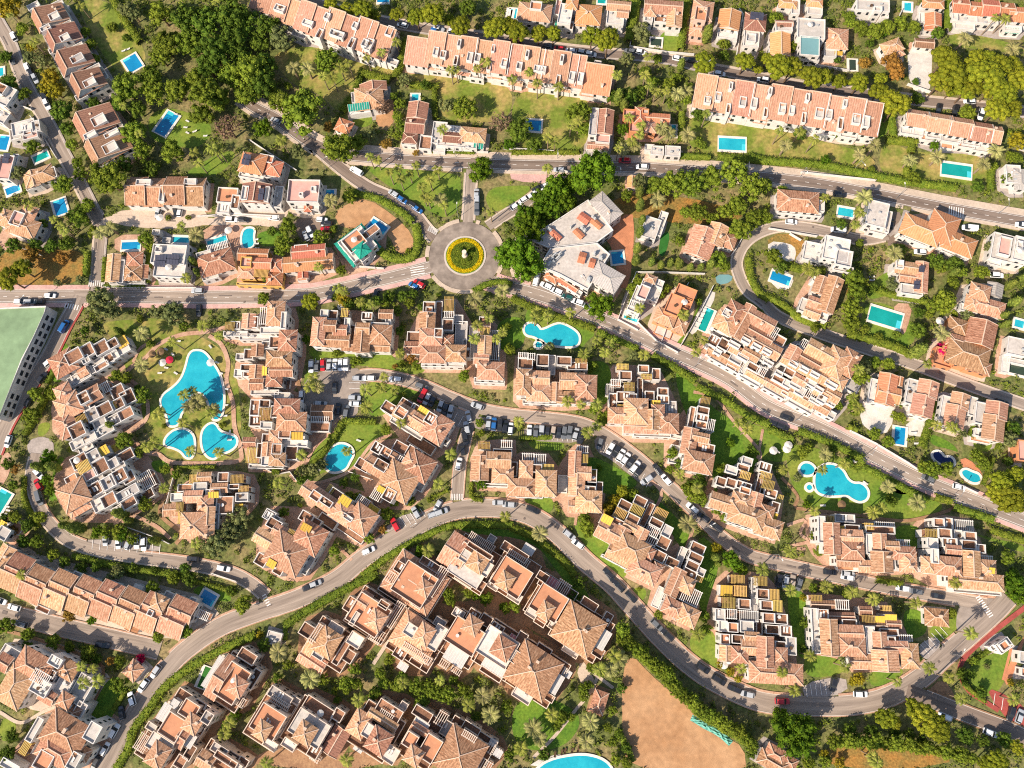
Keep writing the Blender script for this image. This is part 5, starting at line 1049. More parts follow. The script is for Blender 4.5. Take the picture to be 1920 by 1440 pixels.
# ------------------------------------------------------------------ ground
g = npmesh('ground', [(-2500, -2500, 0), (2500, -2500, 0), (2500, 2500, 0), (-2500, 2500, 0)], [(0, 1, 2, 3)], 'soil')
obj('ground', g, kind='structure')
NAMES = {'asphalt': 'tarmac_yard', 'dark_asphalt': 'tarmac_yard', 'asphalt_mid': 'tarmac_yard', 'dirt': 'sandy_ground', 'orange_scrub': 'scrub_ground', 'court_blue': 'paving', 'dry': 'lawn', 'lawn': 'lawn', 'lush': 'lawn', 'turf': 'artificial_lawn'}
def sheet(name, poly, z, m, kind='structure'):
    poly = np.asarray(poly)
    if area2(poly) < 0: poly = poly[::-1]
    return obj(name, npmesh(name, [(x, y, z) for x, y in poly], [tuple(range(len(poly)))], m), kind=kind)
PATCH = []
for i, s in enumerate(items('l')):
    t = s.split(); poly = chaikin([P(*pt(q)) for q in t[1:]], 2)
    sheet(NAMES.get(t[0], 'lawn'), poly, 0.02 + 0.0045 * (i % 12), t[0]); occ_poly(poly); PATCH.append(poly)
for i, s in enumerate(items('a')):
    t = s.split(); poly = chaikin([P(*pt(q)) for q in t[1:]], 1)
    sheet(NAMES.get(t[0], 'paving'), poly, 0.258 if t[0] == 'asphalt_mid' else 0.08 + 0.0045 * (i % 14), t[0]); occ_poly(poly)
# roads and pavements
ROADS = []
for s in items('r'):
    h, p = s.split('|'); t = h.split()
    pts = [P(*pt(q)) for q in p.split()]
    mid = pt(p.split()[len(p.split()) // 2]); k = mpp(*mid)
    ROADS.append(dict(name=t[0], w=float(t[1]) * k, mat=t[2], pav=[(float(t[3].split(':')[0]) * k, t[3].split(':')[1], 1), (float(t[4].split(':')[0]) * k, t[4].split(':')[1], -1)], dash=t[5] == '1', c=spline(pts, 1.5)))
RBC = P(872, 480); RBK = mpp(872, 480)
def ribbon(c, off0, off1, z):
    n = normals2(c); a = c + n * off0; b = c + n * off1
    v = [(x, y, z) for x, y in a] + [(x, y, z) for x, y in b]; m = len(c)
    return v, [(i, m + i, m + i + 1, i + 1) for i in range(m - 1)]
def inside_roads(q, skip, grow=0.2):
    r = np.linalg.norm(q - RBC, axis=1) < 70 * RBK
    for R in ROADS:
        if R is skip: continue
        for p in R['c'][::2]: r |= ((q - p) ** 2).sum(1) < (R['w'] / 2 + grow) ** 2
    return r
PAVE_MASK = [chaikin([P(*pt(q)) for q in s.split()[1:]], 1) for s in items('a') if s.split()[0] in ('asphalt', 'asphalt_mid', 'dark_asphalt', 'grey_paving')]
for i, R in enumerate(ROADS):
    z = 0.16 + 0.0045 * i
    v, f = ribbon(R['c'], -R['w'] / 2, R['w'] / 2, z); m = len(R['c'])
    uvs = [((0.0 if k < m else R['w']), (k % m) * 1.5) for fc in f for k in fc]
    ro = obj('road', npmesh('road', v, f, 'road_' + R['mat'] if 'asphalt' in R['mat'] else R['mat'], uvs if 'asphalt' in R['mat'] else None), kind='structure')
    nn0 = normals2(R['c'])
    for _ in range(int(m / 22)):
        j = random.randrange(2, m - 2); tt = np.array([nn0[j][1], -nn0[j][0]]); pc = R['c'][j] + nn0[j] * random.uniform(-.38, .38) * R['w']; pw, pl = random.choice(((.7, .7), (.5, 3.2), (1.1, 1.8), (.35, 5.0), (.7, .7)))
        obj('tar_patch', npmesh('tar_patch', [(*(pc + tt * sx * pl / 2 + nn0[j] * sy * pw / 2), z + .1) for sx, sy in ((-1, -1), (1, -1), (1, 1), (-1, 1))], [(0, 1, 2, 3)], 'tar'), ro)
    n = normals2(R['c'])
    a = R['c'] + n * R['w'] / 2; b = R['c'] - n * R['w'] / 2
    for j in range(len(a) - 1): occ_poly([a[j], a[j + 1], b[j + 1], b[j]], 0.3)
    for w, m, sd in R['pav']:
        if w <= 0: continue
        q = R['c'] + n * sd * (R['w'] / 2 + w / 2)
        bad = inside_roads(q, R, 0.3)
        for poly in PAVE_MASK: bad |= inpoly(q[:, 0], q[:, 1], poly)
        run = []
        for j in range(len(q) + 1):
            if j < len(q) and not bad[j]: run.append(j); continue
            if len(run) > 3:
                c = R['c'][run]; nn = n[run]; o0 = sd * (R['w'] / 2); o1 = sd * (R['w'] / 2 + w)
                A = c + nn * o0; B = c + nn * o1; zt = 0.29
                mb = MB()
                for u in range(len(c) - 1):
                    mb.quad([(*A[u], zt), (*A[u + 1], zt), (*B[u + 1], zt), (*B[u], zt)])
                    mb.quad([(*B[u], 0), (*B[u + 1], 0), (*B[u + 1], zt), (*B[u], zt)])
                po = obj('pavement', mb.mesh('pavement', m), kind='structure')
                kb = MB()
                K0 = c + nn * (o0 - sd * 0.02); K1 = c + nn * (o0 + sd * 0.22)
                for u in range(len(c) - 1):
                    kb.quad([(*K0[u], zt + .006), (*K0[u + 1], zt + .006), (*K1[u + 1], zt + .006), (*K1[u], zt + .006)])
                    kb.quad([(*K0[u], 0), (*K0[u + 1], 0), (*K0[u + 1], zt + .006), (*K0[u], zt + .006)])
                obj('kerb', kb.mesh('kerb', 'kerb'), po)
                for u in range(len(A) - 1): occ_poly([A[u], A[u + 1], B[u + 1], B[u]], 0.2)
            run = []
    if R['dash']:
        mb = MB(); c = R['c']; nn = n
        bad = inside_roads(c, R, 1.0)
        for j in range(0, len(c) - 2, 3):
            if bad[j]: continue
            mb.quad([(*(c[j] + nn[j] * .08), z + .05), (*(c[j + 1] + nn[j + 1] * .08), z + .05), (*(c[j + 1] - nn[j + 1] * .08), z + .05), (*(c[j] - nn[j] * .08), z + .05)])
        for sd in (-1, 1):
            for j in range(len(c) - 1):
                if bad[j]: continue
                e0 = sd * (R['w'] / 2 - .5); e1 = sd * (R['w'] / 2 - .36)
                mb.quad([(*(c[j] + nn[j] * e0), z + .05), (*(c[j + 1] + nn[j + 1] * e0), z + .05), (*(c[j + 1] + nn[j + 1] * e1), z + .05), (*(c[j] + nn[j] * e1), z + .05)])
        obj('road_marking', mb.mesh('road_marking', 'marking'), kind='structure')
def disc(c, r, n=64): return [(c[0] + r * math.cos(2 * math.pi * i / n), c[1] + r * math.sin(2 * math.pi * i / n)) for i in range(n)]
sheet('roundabout_road', disc(RBC, 68 * RBK), 0.262, 'asphalt_mid'); occ_poly(disc(RBC, 74 * RBK))
_arc = []
for i in range(181):
    an = 2 * math.pi * i / 180; qa = RBC + np.array([math.cos(an), math.sin(an)]) * 71 * RBK
    hit = any((((R['c'] - qa) ** 2).sum(1) < (R['w'] / 2 + 1.2) ** 2).any() for R in ROADS)
    if not hit and i < 180: _arc.append(an)
    else:
        if len(_arc) > 3:
            mb = MB()
            for a0, a1 in zip(_arc[:-1], _arc[1:]):
                f = lambda r, t, zz: (RBC[0] + r * RBK * math.cos(t), RBC[1] + r * RBK * math.sin(t), zz)
                mb.quad([f(67.5, a0, .39), f(75, a0, .39), f(75, a1, .39), f(67.5, a1, .39)]); mb.quad([f(67.5, a0, 0), f(67.5, a1, 0), f(67.5, a1, .39), f(67.5, a0, .39)]); mb.quad([f(75, a0, 0), f(75, a1, 0), f(75, a1, .39), f(75, a0, .39)])
            obj('pavement', mb.mesh('pavement', 'cream_paving'), kind='structure')
        _arc = []
for i, s in enumerate(items('p')):
    t = s.split(); pts = [P(*pt(q)) for q in t[2:]]; k = mpp(*pt(t[2])); w = float(t[0]) * k
    c = spline(pts, 1.2); v, f = ribbon(c, -w / 2, w / 2, 0.245 + .0045 * (i % 8)); obj('footpath', npmesh('footpath', v, f, t[1]), kind='structure')
    n = normals2(c); a = c + n * w / 2; b = c - n * w / 2
    for j in range(len(c) - 1): occ_poly([a[j], a[j + 1], b[j + 1], b[j]], .2)
for s in items('z'):
    t = s.split(); c = P(*pt(t[0])); k = mpp(*pt(t[0])); L, W, ang, ns = float(t[1]) * k, float(t[2]) * k, math.radians(-float(t[3])), int(t[4])
    ex = np.array([math.cos(ang), math.sin(ang)]); ey = np.array([-ex[1], ex[0]])
    root = bpy.data.objects.new('crosswalk', None); COL.objects.link(root); root['kind'] = 'structure'
    for i in range(ns):
        q = c + ex * (i / max(ns - 1, 1) - .5) * L; mb = MB(); sw = L / ns * .5
        mb.quad([(*(q + ex * sx * sw / 2 + ey * sy * W / 2), 0.31) for sx, sy in ((-1, -1), (1, -1), (1, 1), (-1, 1))])
        obj('stripe', mb.mesh('stripe', 'marking'), root)
for s in items('y'):
    t = s.split(); x, y = pt(t[0]); dx, dy = [float(v) for v in t[2].split(',')]; L = float(t[3]); a = math.radians(float(t[4]))
    mb = MB(); u = np.array([math.cos(a), math.sin(a)])
    for i in range(int(t[1])):
        q = np.array([x + dx * i, y + dy * i]); p0 = P(*(q)); p1 = P(*(q + u * L)); d = (p1 - p0) / np.linalg.norm(p1 - p0); nn = np.array([-d[1], d[0]]) * .09
        mb.quad([(*(p0 - nn), .3), (*(p1 - nn), .3), (*(p1 + nn), .3), (*(p0 + nn), .3)])
    obj('parking_marking', mb.mesh('parking_marking', 'marking'), kind='structure')

# ------------------------------------------------------------------ pools
def pool(poly, wat, px, py, shape, cop=0.75):
    poly = np.asarray(poly)
    if area2(poly) < 0: poly = poly[::-1]
    c = poly.mean(0)
    d = np.roll(poly, -1, 0) - np.roll(poly, 1, 0); d /= np.linalg.norm(d, axis=1)[:, None] + 1e-9
    nn = np.stack([d[:, 1], -d[:, 0]], 1)
    if len(poly) == 4: nn *= 1.41
    o = thing('swimming_pool', None, 'pool', (c[0], c[1], 0)); q = poly - c
    obj('water', npmesh('water', [(x, y, .31) for x, y in q], [tuple(range(len(q)))], 'turf' if wat == 'turf' else 'water_' + wat), o)
    out = q + nn * cop; n = len(q); mb = MB()
    for i in range(n):
        j = (i + 1) % n
        mb.quad([(*q[i], .40), (*q[j], .40), (*out[j], .40), (*out[i], .40)][::-1])
        mb.quad([(*q[i], .2), (*q[j], .2), (*q[j], .40), (*q[i], .40)])
        mb.quad([(*out[i], 0), (*out[j], 0), (*out[j], .40), (*out[i], .40)])
    obj('coping', mb.mesh('coping', 'coping'), o)
    if len(poly) == 4 and wat not in ('turf', 'olive'):
        e0, e1 = (q[1] - q[0]), (q[3] - q[0])
        if np.linalg.norm(e0) < np.linalg.norm(e1): e0, e1, s0 = e1, e0, q[0]
        else: s0 = q[0]
        mb = MB(); st = s0 + e0 * .86; mb.quad([(*st, .315), (*(st + e0 * .14), .315), (*(st + e0 * .14 + e1 * .55), .315), (*(st + e1 * .55), .315)]); obj('pool_step', mb.mesh('pool_step', 'water_shallow'), o)
    occ_poly(poly, cop + .3)
    look = {'turquoise': 'bright turquoise', 'blue': 'deep blue', 'green': 'sea green', 'dark': 'navy tiled', 'olive': 'dull olive', 'turf': 'bright green'}[wat]
    later(o, look, shape + ' swimming pool', px, py)
    return o
def axes(px, py, a, h=0.0):
    t = math.radians(a); p0 = P(px - 3 * math.cos(t), py - 3 * math.sin(t), h); p1 = P(px + 3 * math.cos(t), py + 3 * math.sin(t), h)
    d = p1 - p0; L = np.linalg.norm(d); ex = d / L; return ex, np.array([ex[1], -ex[0]]), L / 6
for s in items('q'):
    for e in s.split(' q '):
        x, y, w, d, a, wat = e.split(','); px, py = OX + float(x) / 4, OY + float(y) / 4
        ex, ey, k = axes(px, py, float(a)); c = P(px, py); w, d = float(w) / 4 * k, float(d) / 4 * k
        pool([c - ex * w / 2 - ey * d / 2, c + ex * w / 2 - ey * d / 2, c + ex * w / 2 + ey * d / 2, c - ex * w / 2 + ey * d / 2], wat, px, py, 'rectangular')
for s in items('o'):
    t = s.split(); pp = [pt(q) for q in t[1:]]
    m = np.mean(pp, 0); pool(chaikin([P(*q) for q in pp], 2), t[0], m[0], m[1], 'curved', 0.85)

# ------------------------------------------------------------------ buildings
WALL = {'w': 'white_wall', 'c': 'cream_wall', 'p': 'pink_wall', 'o': 'yellow_wall', 'r': 'orange_wall', 'q': 'orange_wall'}
CAMP = np.array([0, 0, CAM_H])
_wm = MB(); _wm.box((0, 0), np.array([1., 0]), np.array([0, 1.]), 1, 1, -.5, .5); WIN_MESH = _wm.mesh('window', 'glass')
CHIM = None
def chimney_mesh():
    mb = MB(); X = np.array([1., 0]); Y = np.array([0, 1.])
    mb.box((0, 0), X, Y, .8, .6, -1.2, .9); a = mb.mesh('chimney', 'white_wall')
    mc = MB(); mc.box((0, 0), X, Y, 1.05, .85, .9, 1.0)
    for i in (-1, 1): mc.box((i * .35, 0), X, Y, .1, .7, .55, .9)
    b = mc.mesh('chimney_cap', 'ridge'); return a, b
CHIM = chimney_mesh()
_ac = MB(); _ac.box((0, 0), np.array([1., 0]), np.array([0, 1.]), 1.0, .55, 0, .8); AC_MESH = _ac.mesh('air_conditioner', 'machine')
CLUTTER = []
def ring(mb, c, ex, ey, w, d, t, z0, z1):
    mb.box(c - ey * (d - t) / 2, ex, ey, w, t, z0, z1); mb.box(c + ey * (d - t) / 2, ex, ey, w, t, z0, z1)
    mb.box(c - ex * (w - t) / 2, ex, ey, t, d - 2 * t, z0, z1); mb.box(c + ex * (w - t) / 2, ex, ey, t, d - 2 * t, z0, z1)
def roof_mesh(kind, c, ex, ey, w, d, h, rf, tri, flat=False):
    """returns roof MB and ridge MB; local x along ex, y along ey"""
    o = 0.38; W, D = w / 2 + o, d / 2 + o
    p = lambda x, y, z: (*(c + ex * x + ey * y), z)
    mb = MB(); rg = MB(); th = 0.16
    def slope(pts, along):
        # pts 3D; uv: u along the eave, v up the slope
        q = [Vector(x) for x in pts]; u = Vector((*along, 0)).normalized(); n = (q[1] - q[0]).cross(q[2] - q[0]).normalized(); v = n.cross(u)
        mb.quad(pts, [(x.dot(u), x.dot(v)) for x in q])
    if kind == 'k': ex, ey, W, D = ey, -ex, D, W; p = lambda x, y, z: (*(c + ex * x + ey * y), z)
    if kind in 'gk':
        yr = (rf - .5) * 2 * D; run = max(D + yr, D - yr); rise = min(run * .36, 3.6); zt = h + rise
        slope([p(-W, D, h), p(W, D, h), p(W, yr, zt), p(-W, yr, zt)], ex)
        slope([p(W, -D, h), p(-W, -D, h), p(-W, yr, zt), p(W, yr, zt)], ex)
        mb.quad([p(-W, D, h), p(W, D, h), p(W, D, h - th), p(-W, D, h - th)]); mb.quad([p(-W, -D, h), p(W, -D, h), p(W, -D, h - th), p(-W, -D, h - th)])
        mb.quad([p(-W, -D, h - th), p(W, -D, h - th), p(W, D, h - th), p(-W, D, h - th)])
        rg.bar(p(-W, yr, zt + .03), p(W, yr, zt + .03), .17)
        for sx in (-1, 1):
            x = sx * (W - o); f = (D - o)
            tri.quad([p(x, -f, h - .05), p(x, f, h - .05), p(x, yr * .97, zt - .12)])
            for yy in (D, -D): rg.bar(p(sx * W, yy, h + .02), p(sx * W, yr, zt + .02), .11)
        top = zt
    else:
        if W < D: ex, ey, W, D = ey, -ex, D, W; p = lambda x, y, z: (*(c + ex * x + ey * y), z)
        rise = min(D * .40, 3.4) if not flat else D * .22; zt = h + rise; r = max(W - D, 0.05)
        slope([p(-W, D, h), p(W, D, h), p(r, 0, zt), p(-r, 0, zt)], ex); slope([p(W, -D, h), p(-W, -D, h), p(-r, 0, zt), p(r, 0, zt)], ex)
        slope([p(W, D, h), p(W, -D, h), p(r, 0, zt)], ey); slope([p(-W, -D, h), p(-W, D, h), p(-r, 0, zt)], ey)
        cs = [p(-W, -D, h), p(W, -D, h), p(W, D, h), p(-W, D, h)]; lo = [(a, b, z - th) for a, b, z in cs]
        for i in range(4): mb.quad([cs[i], cs[(i + 1) % 4], lo[(i + 1) % 4], lo[i]])
        mb.quad(lo)
        rg.bar(p(-r, 0, zt + .03), p(r, 0, zt + .03), .17)
        for sx in (-1, 1):
            for sy in (-1, 1): rg.bar(p(sx * W, sy * D, h + .03), p(sx * r, 0, zt + .03), .13)
        top = zt
    return mb, rg, top
BUILT = []; APRON = []
def convex(pts):
    pts = sorted(map(tuple, pts)); lo = []; up = []
    cr = lambda o, a, b: (a[0] - o[0]) * (b[1] - o[1]) - (a[1] - o[1]) * (b[0] - o[0])
    for p in pts:
        while len(lo) > 1 and cr(lo[-2], lo[-1], p) <= 0: lo.pop()
        lo.append(p)
    for p in reversed(pts):
        while len(up) > 1 and cr(up[-2], up[-1], p) <= 0: up.pop()
        up.append(p)
    return np.array(lo[:-1] + up[:-1])
def building(s):
    head, label, mods = s.split('|'); t = head.split()
    a, wc, rc, H0, name = float(t[0]), t[1], t[2], float(t[3]), t[4]
    parse = []
    for m in mods.split():
        rcol = rc
        if ':' in m: m, rcol = m.split(':')
        v = m[1:].split(','); x, y, w, d = [float(q) for q in v[:4]]
        h = float(v[4]) if len(v) > 4 and v[4] else H0; rf = float(v[5]) if len(v) > 5 else .5
        if name == 'terraced_house_row' and m[0] == 'g' and w > 200 and abs(a) < 25:
            ca, sa = math.cos(math.radians(a)), math.sin(math.radians(a))
            for sg, dh, dy in ((-1, .35, -5), (1, -.3, 5)):
                parse.append((m[0], OX + (x + sg * ca * w / 4 - sa * dy) / 4, OY + (y + sg * sa * w / 4 + ca * dy) / 4, w / 8, d / 4, h + dh, rf, rcol))
            continue
        parse.append((m[0], OX + x / 4, OY + y / 4, w / 4, d / 4, h, rf, rcol))
    x0, y0 = parse[0][1:3]; ex, ey, k = axes(x0, y0, a, H0)
    c0 = P(x0, y0, H0); cat = {'villa': 'villa', 'garage': 'garage', 'gatehouse': 'gatehouse', 'pavilion': 'pavilion'}.get(name, 'building' if 'house' not in name else 'house')
    root = thing(name, label, cat, (c0[0], c0[1], 0))
    wm = WALL[wc]; recs = []
    for code, px, py, w, d, h, rf, rcol in parse:
        h += random.uniform(-.06, .06); c = P(px, py, h) - c0; kk = mpp(px, py, h)
        recs.append((code, c, w * kk, d * kk, h, rf, rcol))
    roofs = [r for r in recs if r[0] in 'gkh']
    for i, (code, c, w, d, h, rf, rcol) in enumerate(recs):
        if code not in 'tuxTRyYPqenz' or (h < 5.9 and code not in 'yYez'): continue
        zt = h
        for rc_, cr, wr, dr, hr, rr, _ in roofs:
            e = c - cr; lx, ly = e @ ex, e @ ey; W, D = wr / 2 + .3, dr / 2 + .3
            if abs(lx) > W or abs(ly) > D or w * d > .6 * wr * dr: continue
            if rc_ == 'k': lx, ly, W, D = ly, -lx, D, W
            if rc_ in 'gk':
                yr = (rr - .5) * 2 * D; rise = min(max(D + yr, D - yr) * .36, 3.6); z = hr + rise * ((D - ly) / (D - yr) if ly > yr else (D + ly) / (D + yr))
            else: z = hr + min(min(W - abs(lx), D - abs(ly)) * .4, 3.4)
            zt = max(zt, z + (.75 if code in 'yYPqenz' else .25))
        if zt > h:
            px, py = parse[i][1:3]; recs[i] = (code, P(px, py, zt) - c0, w, d, zt, rf, rcol)
    allp = [c0 + c + ex * sx * w / 2 + ey * sy * d / 2 for code, c, w, d, *_ in recs for sx in (-1, 1) for sy in (-1, 1)]
    hull = convex(allp); cen = hull.mean(0); dd = hull - cen; hull = cen + dd * (1 + 1.5 / np.linalg.norm(dd, axis=1)[:, None])
    APRON.append((hull, 'brown_paving' if wc == 'c' else 'terracotta_paving' if name.startswith('village') else random.choice(('terracotta_paving', 'cream_paving', 'grey_paving'))))
    blocks = [r for r in recs if r[0] in 'gkhtuxTRGf']
    for code, c, w, d, h, rf, rcol in recs:
        if code in 'gkh':
            mb = MB(); mb.box(c, ex, ey, w, d, 0, h - .05)
            rm, rg, top = roof_mesh(code, c, ex, ey, w, d, h, rf, mb, rcol == 'grey')
            obj('wall', mb.mesh('wall', wm), root)
            ro = obj('roof', rm.mesh('roof', 'roof_' + rcol, uv=True), root); obj('ridge_tiles', rg.mesh('ridge_tiles', 'ridge' if rcol not in ('green', 'grey') else 'roof_' + rcol), ro)
            if min(w, d) > 4.5 and random.random() < .75:
                for _ in range(1 if w * d < 90 else 2):
                    q = c + ex * random.uniform(-.3, .3) * w + ey * random.uniform(-.3, .3) * d
                    co = obj('chimney', CHIM[0], root); co.location = (q[0], q[1], h + min(w, d) * .16); co.rotation_euler = (0, 0, math.atan2(ex[1], ex[0]))
                    obj('chimney_cap', CHIM[1], co)
        elif code in 'tuxTRGf':
            fl = {'t': 'terrace_tile', 'u': 'terrace_grey', 'x': 'terrace_white', 'T': 'terrace_orange', 'R': 'terrace_pink', 'G': 'court_blue', 'f': 'flat_roof'}[code]
            ph = {'f': .35, 'x': .7, 'G': .4}.get(code, .95)
            if h < 2.2: ph = .3
            mb = MB(); mb.box(c, ex, ey, w, d, 0, h); obj('wall', mb.mesh('wall', wm), root)
            fb = MB(); fb.quad([(*(c + ex * sx * (w / 2 - .2) + ey * sy * (d / 2 - .2)), h + .02) for sx, sy in ((-1, 1), (1, 1), (1, -1), (-1, -1))])
            obj('terrace_floor', fb.mesh('terrace_floor', fl), root)
            rb = MB(); ring(rb, c, ex, ey, w + .04, d + .04, min(.24, w / 4, d / 4), h - .4, h + ph); obj('parapet', rb.mesh('parapet', wm), root)
            if code in 'tuxT' and w > 2.6 and d > 2.6 and h > 3: CLUTTER.append((root, c0, c, ex, ey, w, d, h, label, code))
            if code == 'f' or (code == 'x' and w * d > 30):
                for _ in range(2):
                    q = c + ex * random.uniform(-.35, .35) * w + ey * random.uniform(-.35, .35) * d
                    co = obj('air_conditioner', AC_MESH, root); co.location = (q[0], q[1], h + .02); co.rotation_euler = (0, 0, math.atan2(ex[1], ex[0]))
        elif code in 'PY':
            bm = 'white_beam' if code == 'P' and wc == 'w' else 'yellow_beam' if code == 'Y' else 'cream_wall'
            mb = MB(); z1 = h + .15; zb = max(h - 2.3, 0)
            for sx in (-1, 1):
                for sy in (-1, 1): mb.box(c + ex * sx * (w / 2 - .1) + ey * sy * (d / 2 - .1), ex, ey, .16, .16, zb, z1 - .12)
            for sy in (-1, 1): mb.box(c + ey * sy * (d / 2 - .1), ex, ey, w, .18, z1 - .12, z1 + .04)
            st = .62 if code == 'P' else .46; n = max(3, int(w / st))
            for i in range(n): mb.box(c + ex * ((i + .5) / n - .5) * w, ex, ey, .2 if code == 'P' else .26, d + .3, z1 + .05, z1 + .17)
            obj('pergola', mb.mesh('pergola', bm), root)
            # the terrace below
            bb = MB(); bb.box(c, ex, ey, w - .1, d - .1, 0, max(h - 2.4, .25)); obj('wall', bb.mesh('wall', wm), root)
            fb = MB(); fb.quad([(*(c + ex * sx * (w / 2 - .15) + ey * sy * (d / 2 - .15)), max(h - 2.4, .25) + .02) for sx, sy in ((-1, 1), (1, 1), (1, -1), (-1, -1))]); obj('terrace_floor', fb.mesh('terrace_floor', 'terrace_tile'), root)
        elif code in 'yqen':
            cm = {'y': 'yellow_canvas', 'q': 'pale_canvas' if wc == 'c' else 'white_canvas', 'e': 'green_canvas', 'n': 'pink_canvas'}[code]
            mb = MB(); zs = .5 if code in 'ye' else .12
            q = [(c + ex * sx * w / 2 + ey * sy * d / 2, h + (zs / 2 if sy < 0 else -zs / 2)) for sx, sy in ((-1, -1), (1, -1), (1, 1), (-1, 1))]
            mb.quad([(*p, z) for p, z in q][::-1]); mb.quad([(*p, z - .06) for p, z in q])
            for i in range(4): mb.quad([(*q[i][0], q[i][1]), (*q[(i + 1) % 4][0], q[(i + 1) % 4][1]), (*q[(i + 1) % 4][0], q[(i + 1) % 4][1] - .06), (*q[i][0], q[i][1] - .06)])
            ao = obj('awning', mb.mesh('awning', cm), root)
            n = max(2, int(w / .9)); rb = MB()
            for i in range(n + 1):
                e = c + ex * (i / n - .5) * w * .98
                rb.bar((*(e - ey * d / 2), h + zs / 2 + .05), (*(e + ey * d / 2), h - zs / 2 + .05), .05)
            obj('awning_rib', rb.mesh('awning_rib', 'white_beam' if code != 'y' else 'yellow_beam'), ao)
            bb = MB(); bb.box(c, ex, ey, w - .1, d - .1, 0, max(h - 2.5, .25)); obj('wall', bb.mesh('wall', wm), root)
            pb = MB()
            for sx in (-1, 1):
                for sy in (-1, 1): pb.box(c + ex * sx * (w / 2 - .1) + ey * sy * (d / 2 - .1), ex, ey, .12, .12, 0, h - zs / 2 - .02)
            obj('awning_post', pb.mesh('awning_post', 'white_beam'), ao)
        elif code == 'z':
            nx = max(1, round(w / 1.15)); ny = max(1, round(d / 1.9)); zb = h
            for i in range(nx):
                for j in range(ny):
                    q = c + ex * ((i + .5) / nx - .5) * w + ey * ((j + .5) / ny - .5) * d; mb = MB(); hx, hy = w / nx * .47, d / ny * .47
                    pts = [(*(q + ex * sx * hx + ey * sy * hy), zb + .45 - sy * .3) for sx, sy in ((-1, -1), (1, -1), (1, 1), (-1, 1))]
                    mb.quad(pts[::-1]); mb.quad([(x, y, z - .08) for x, y, z in pts])
                    for a2 in range(4): mb.quad([pts[a2], pts[(a2 + 1) % 4], (*pts[(a2 + 1) % 4][:2], pts[(a2 + 1) % 4][2] - .08), (*pts[a2][:2], pts[a2][2] - .08)])
                    for sx in (-1, 1): mb.box(q + ex * sx * hx * .8, ex, ey, .06, .06, zb - 1.2, zb + .4)
                    obj('solar_panel', mb.mesh('solar_panel', 'solar'), root)
        elif code == 'i':
            tr = MB(); rm, rg, _ = roof_mesh('g', c, ex, ey, .3 - .76, d - .6, h + .28, rf, tr); obj('party_wall', rm.mesh('party_wall', wm), root)
        occ_poly([c0 + c + ex * sx * w / 2 + ey * sy * d / 2 for sx, sy in ((-1, -1), (1, -1), (1, 1), (-1, 1))], .2)
    # windows on the walls that face the camera
    for code, c, w, d, h, rf, rcol in blocks:
        if h < 2.6: continue
        for axis, nrm, L, half in ((ex, ey, w, d / 2), (ex, -ey, w, d / 2), (ey, ex, d, w / 2), (ey, -ex, d, w / 2)):
            fc = c + nrm * half; wp = c0 + fc
            if np.dot(-wp, nrm) < .12 * np.linalg.norm(wp) or L < 2.4: continue
            n = max(1, int(L / 2.7)); ns = max(1, int(h / 3.0))
            for si in range(ns):
                zc = h - 1.35 - si * 2.9
                if zc < 1.0: continue
                for i in range(n):
                    if random.random() < .12: continue
                    q = fc + axis * ((i + .5) / n - .5) * L; tst = q + nrm * .5; hid = False
                    for b in blocks:
                        e = tst - b[1]
                        if abs(e @ ex) < b[2] / 2 and abs(e @ ey) < b[3] / 2 and b[4] > zc - .5: hid = True; break
                    if hid: continue
                    wo = obj('window', WIN_MESH, root); wo.location = (q[0], q[1], zc); wo.rotation_euler = (0, 0, math.atan2(axis[1], axis[0]))
                    wo.scale = (random.choice((.9, 1.1, 1.4)), .12, random.choice((1.1, 1.25, 1.6)))
    BUILT.append((root, label, x0, y0))
def polybuilding(s):
    head, label, pts = s.split('|'); t = head.split(); h = float(t[0]); name = t[3]
    pp = np.array([P(*pt(q), h) for q in pts.split()]); c0 = pp.mean(0); q = pp - c0
    if area2(q) < 0: q = q[::-1]
    root = thing(name, label, 'building', (c0[0], c0[1], 0))
    mb = MB(); mb.prism([tuple(a) for a in q], 0, h); obj('wall', mb.mesh('wall', WALL[t[1]]), root)
    inn = q * (1 - .5 / (np.linalg.norm(q, axis=1)[:, None]))
    fb = MB(); fb.quad([(*a, h + .02) for a in inn]); obj('flat_roof', fb.mesh('flat_roof', t[2]), root)
    rb = MB(); n = len(q)
    for i in range(n):
        j = (i + 1) % n
        rb.quad([(*q[i], h + .5), (*q[j], h + .5), (*inn[j], h + .5), (*inn[i], h + .5)]); rb.quad([(*inn[i], h), (*inn[j], h), (*inn[j], h + .5), (*inn[i], h + .5)]); rb.quad([(*q[i], h - .3), (*q[j], h - .3), (*q[j], h + .5), (*q[i], h + .5)])
        e = q[j] - q[i]; L = np.linalg.norm(e); e = e / L; nr = np.array([e[1], -e[0]])
        if np.dot(-(c0 + (q[i] + q[j]) / 2), nr) > 5:
            for zc in np.arange(1.8, h - .8, 3.0):
                for u in np.arange(1.6, L - 1, 3.2):
                    p = q[i] + e * u; wo = obj('window', WIN_MESH, root); wo.location = (p[0], p[1], zc); wo.rotation_euler = (0, 0, math.atan2(e[1], e[0])); wo.scale = (1.9, .14, 1.5)
    obj('parapet', rb.mesh('parapet', 'white_wall'), root)
    occ_poly(pp, .3); return root, c0, h
for s in items('B'): building(s)
for i, (hull, m) in enumerate(APRON):
    sheet('paving', hull, 0.004 + .0009 * (i % 17), m); occ_poly(hull)
POLYB = [polybuilding(s) for s in items('X')]
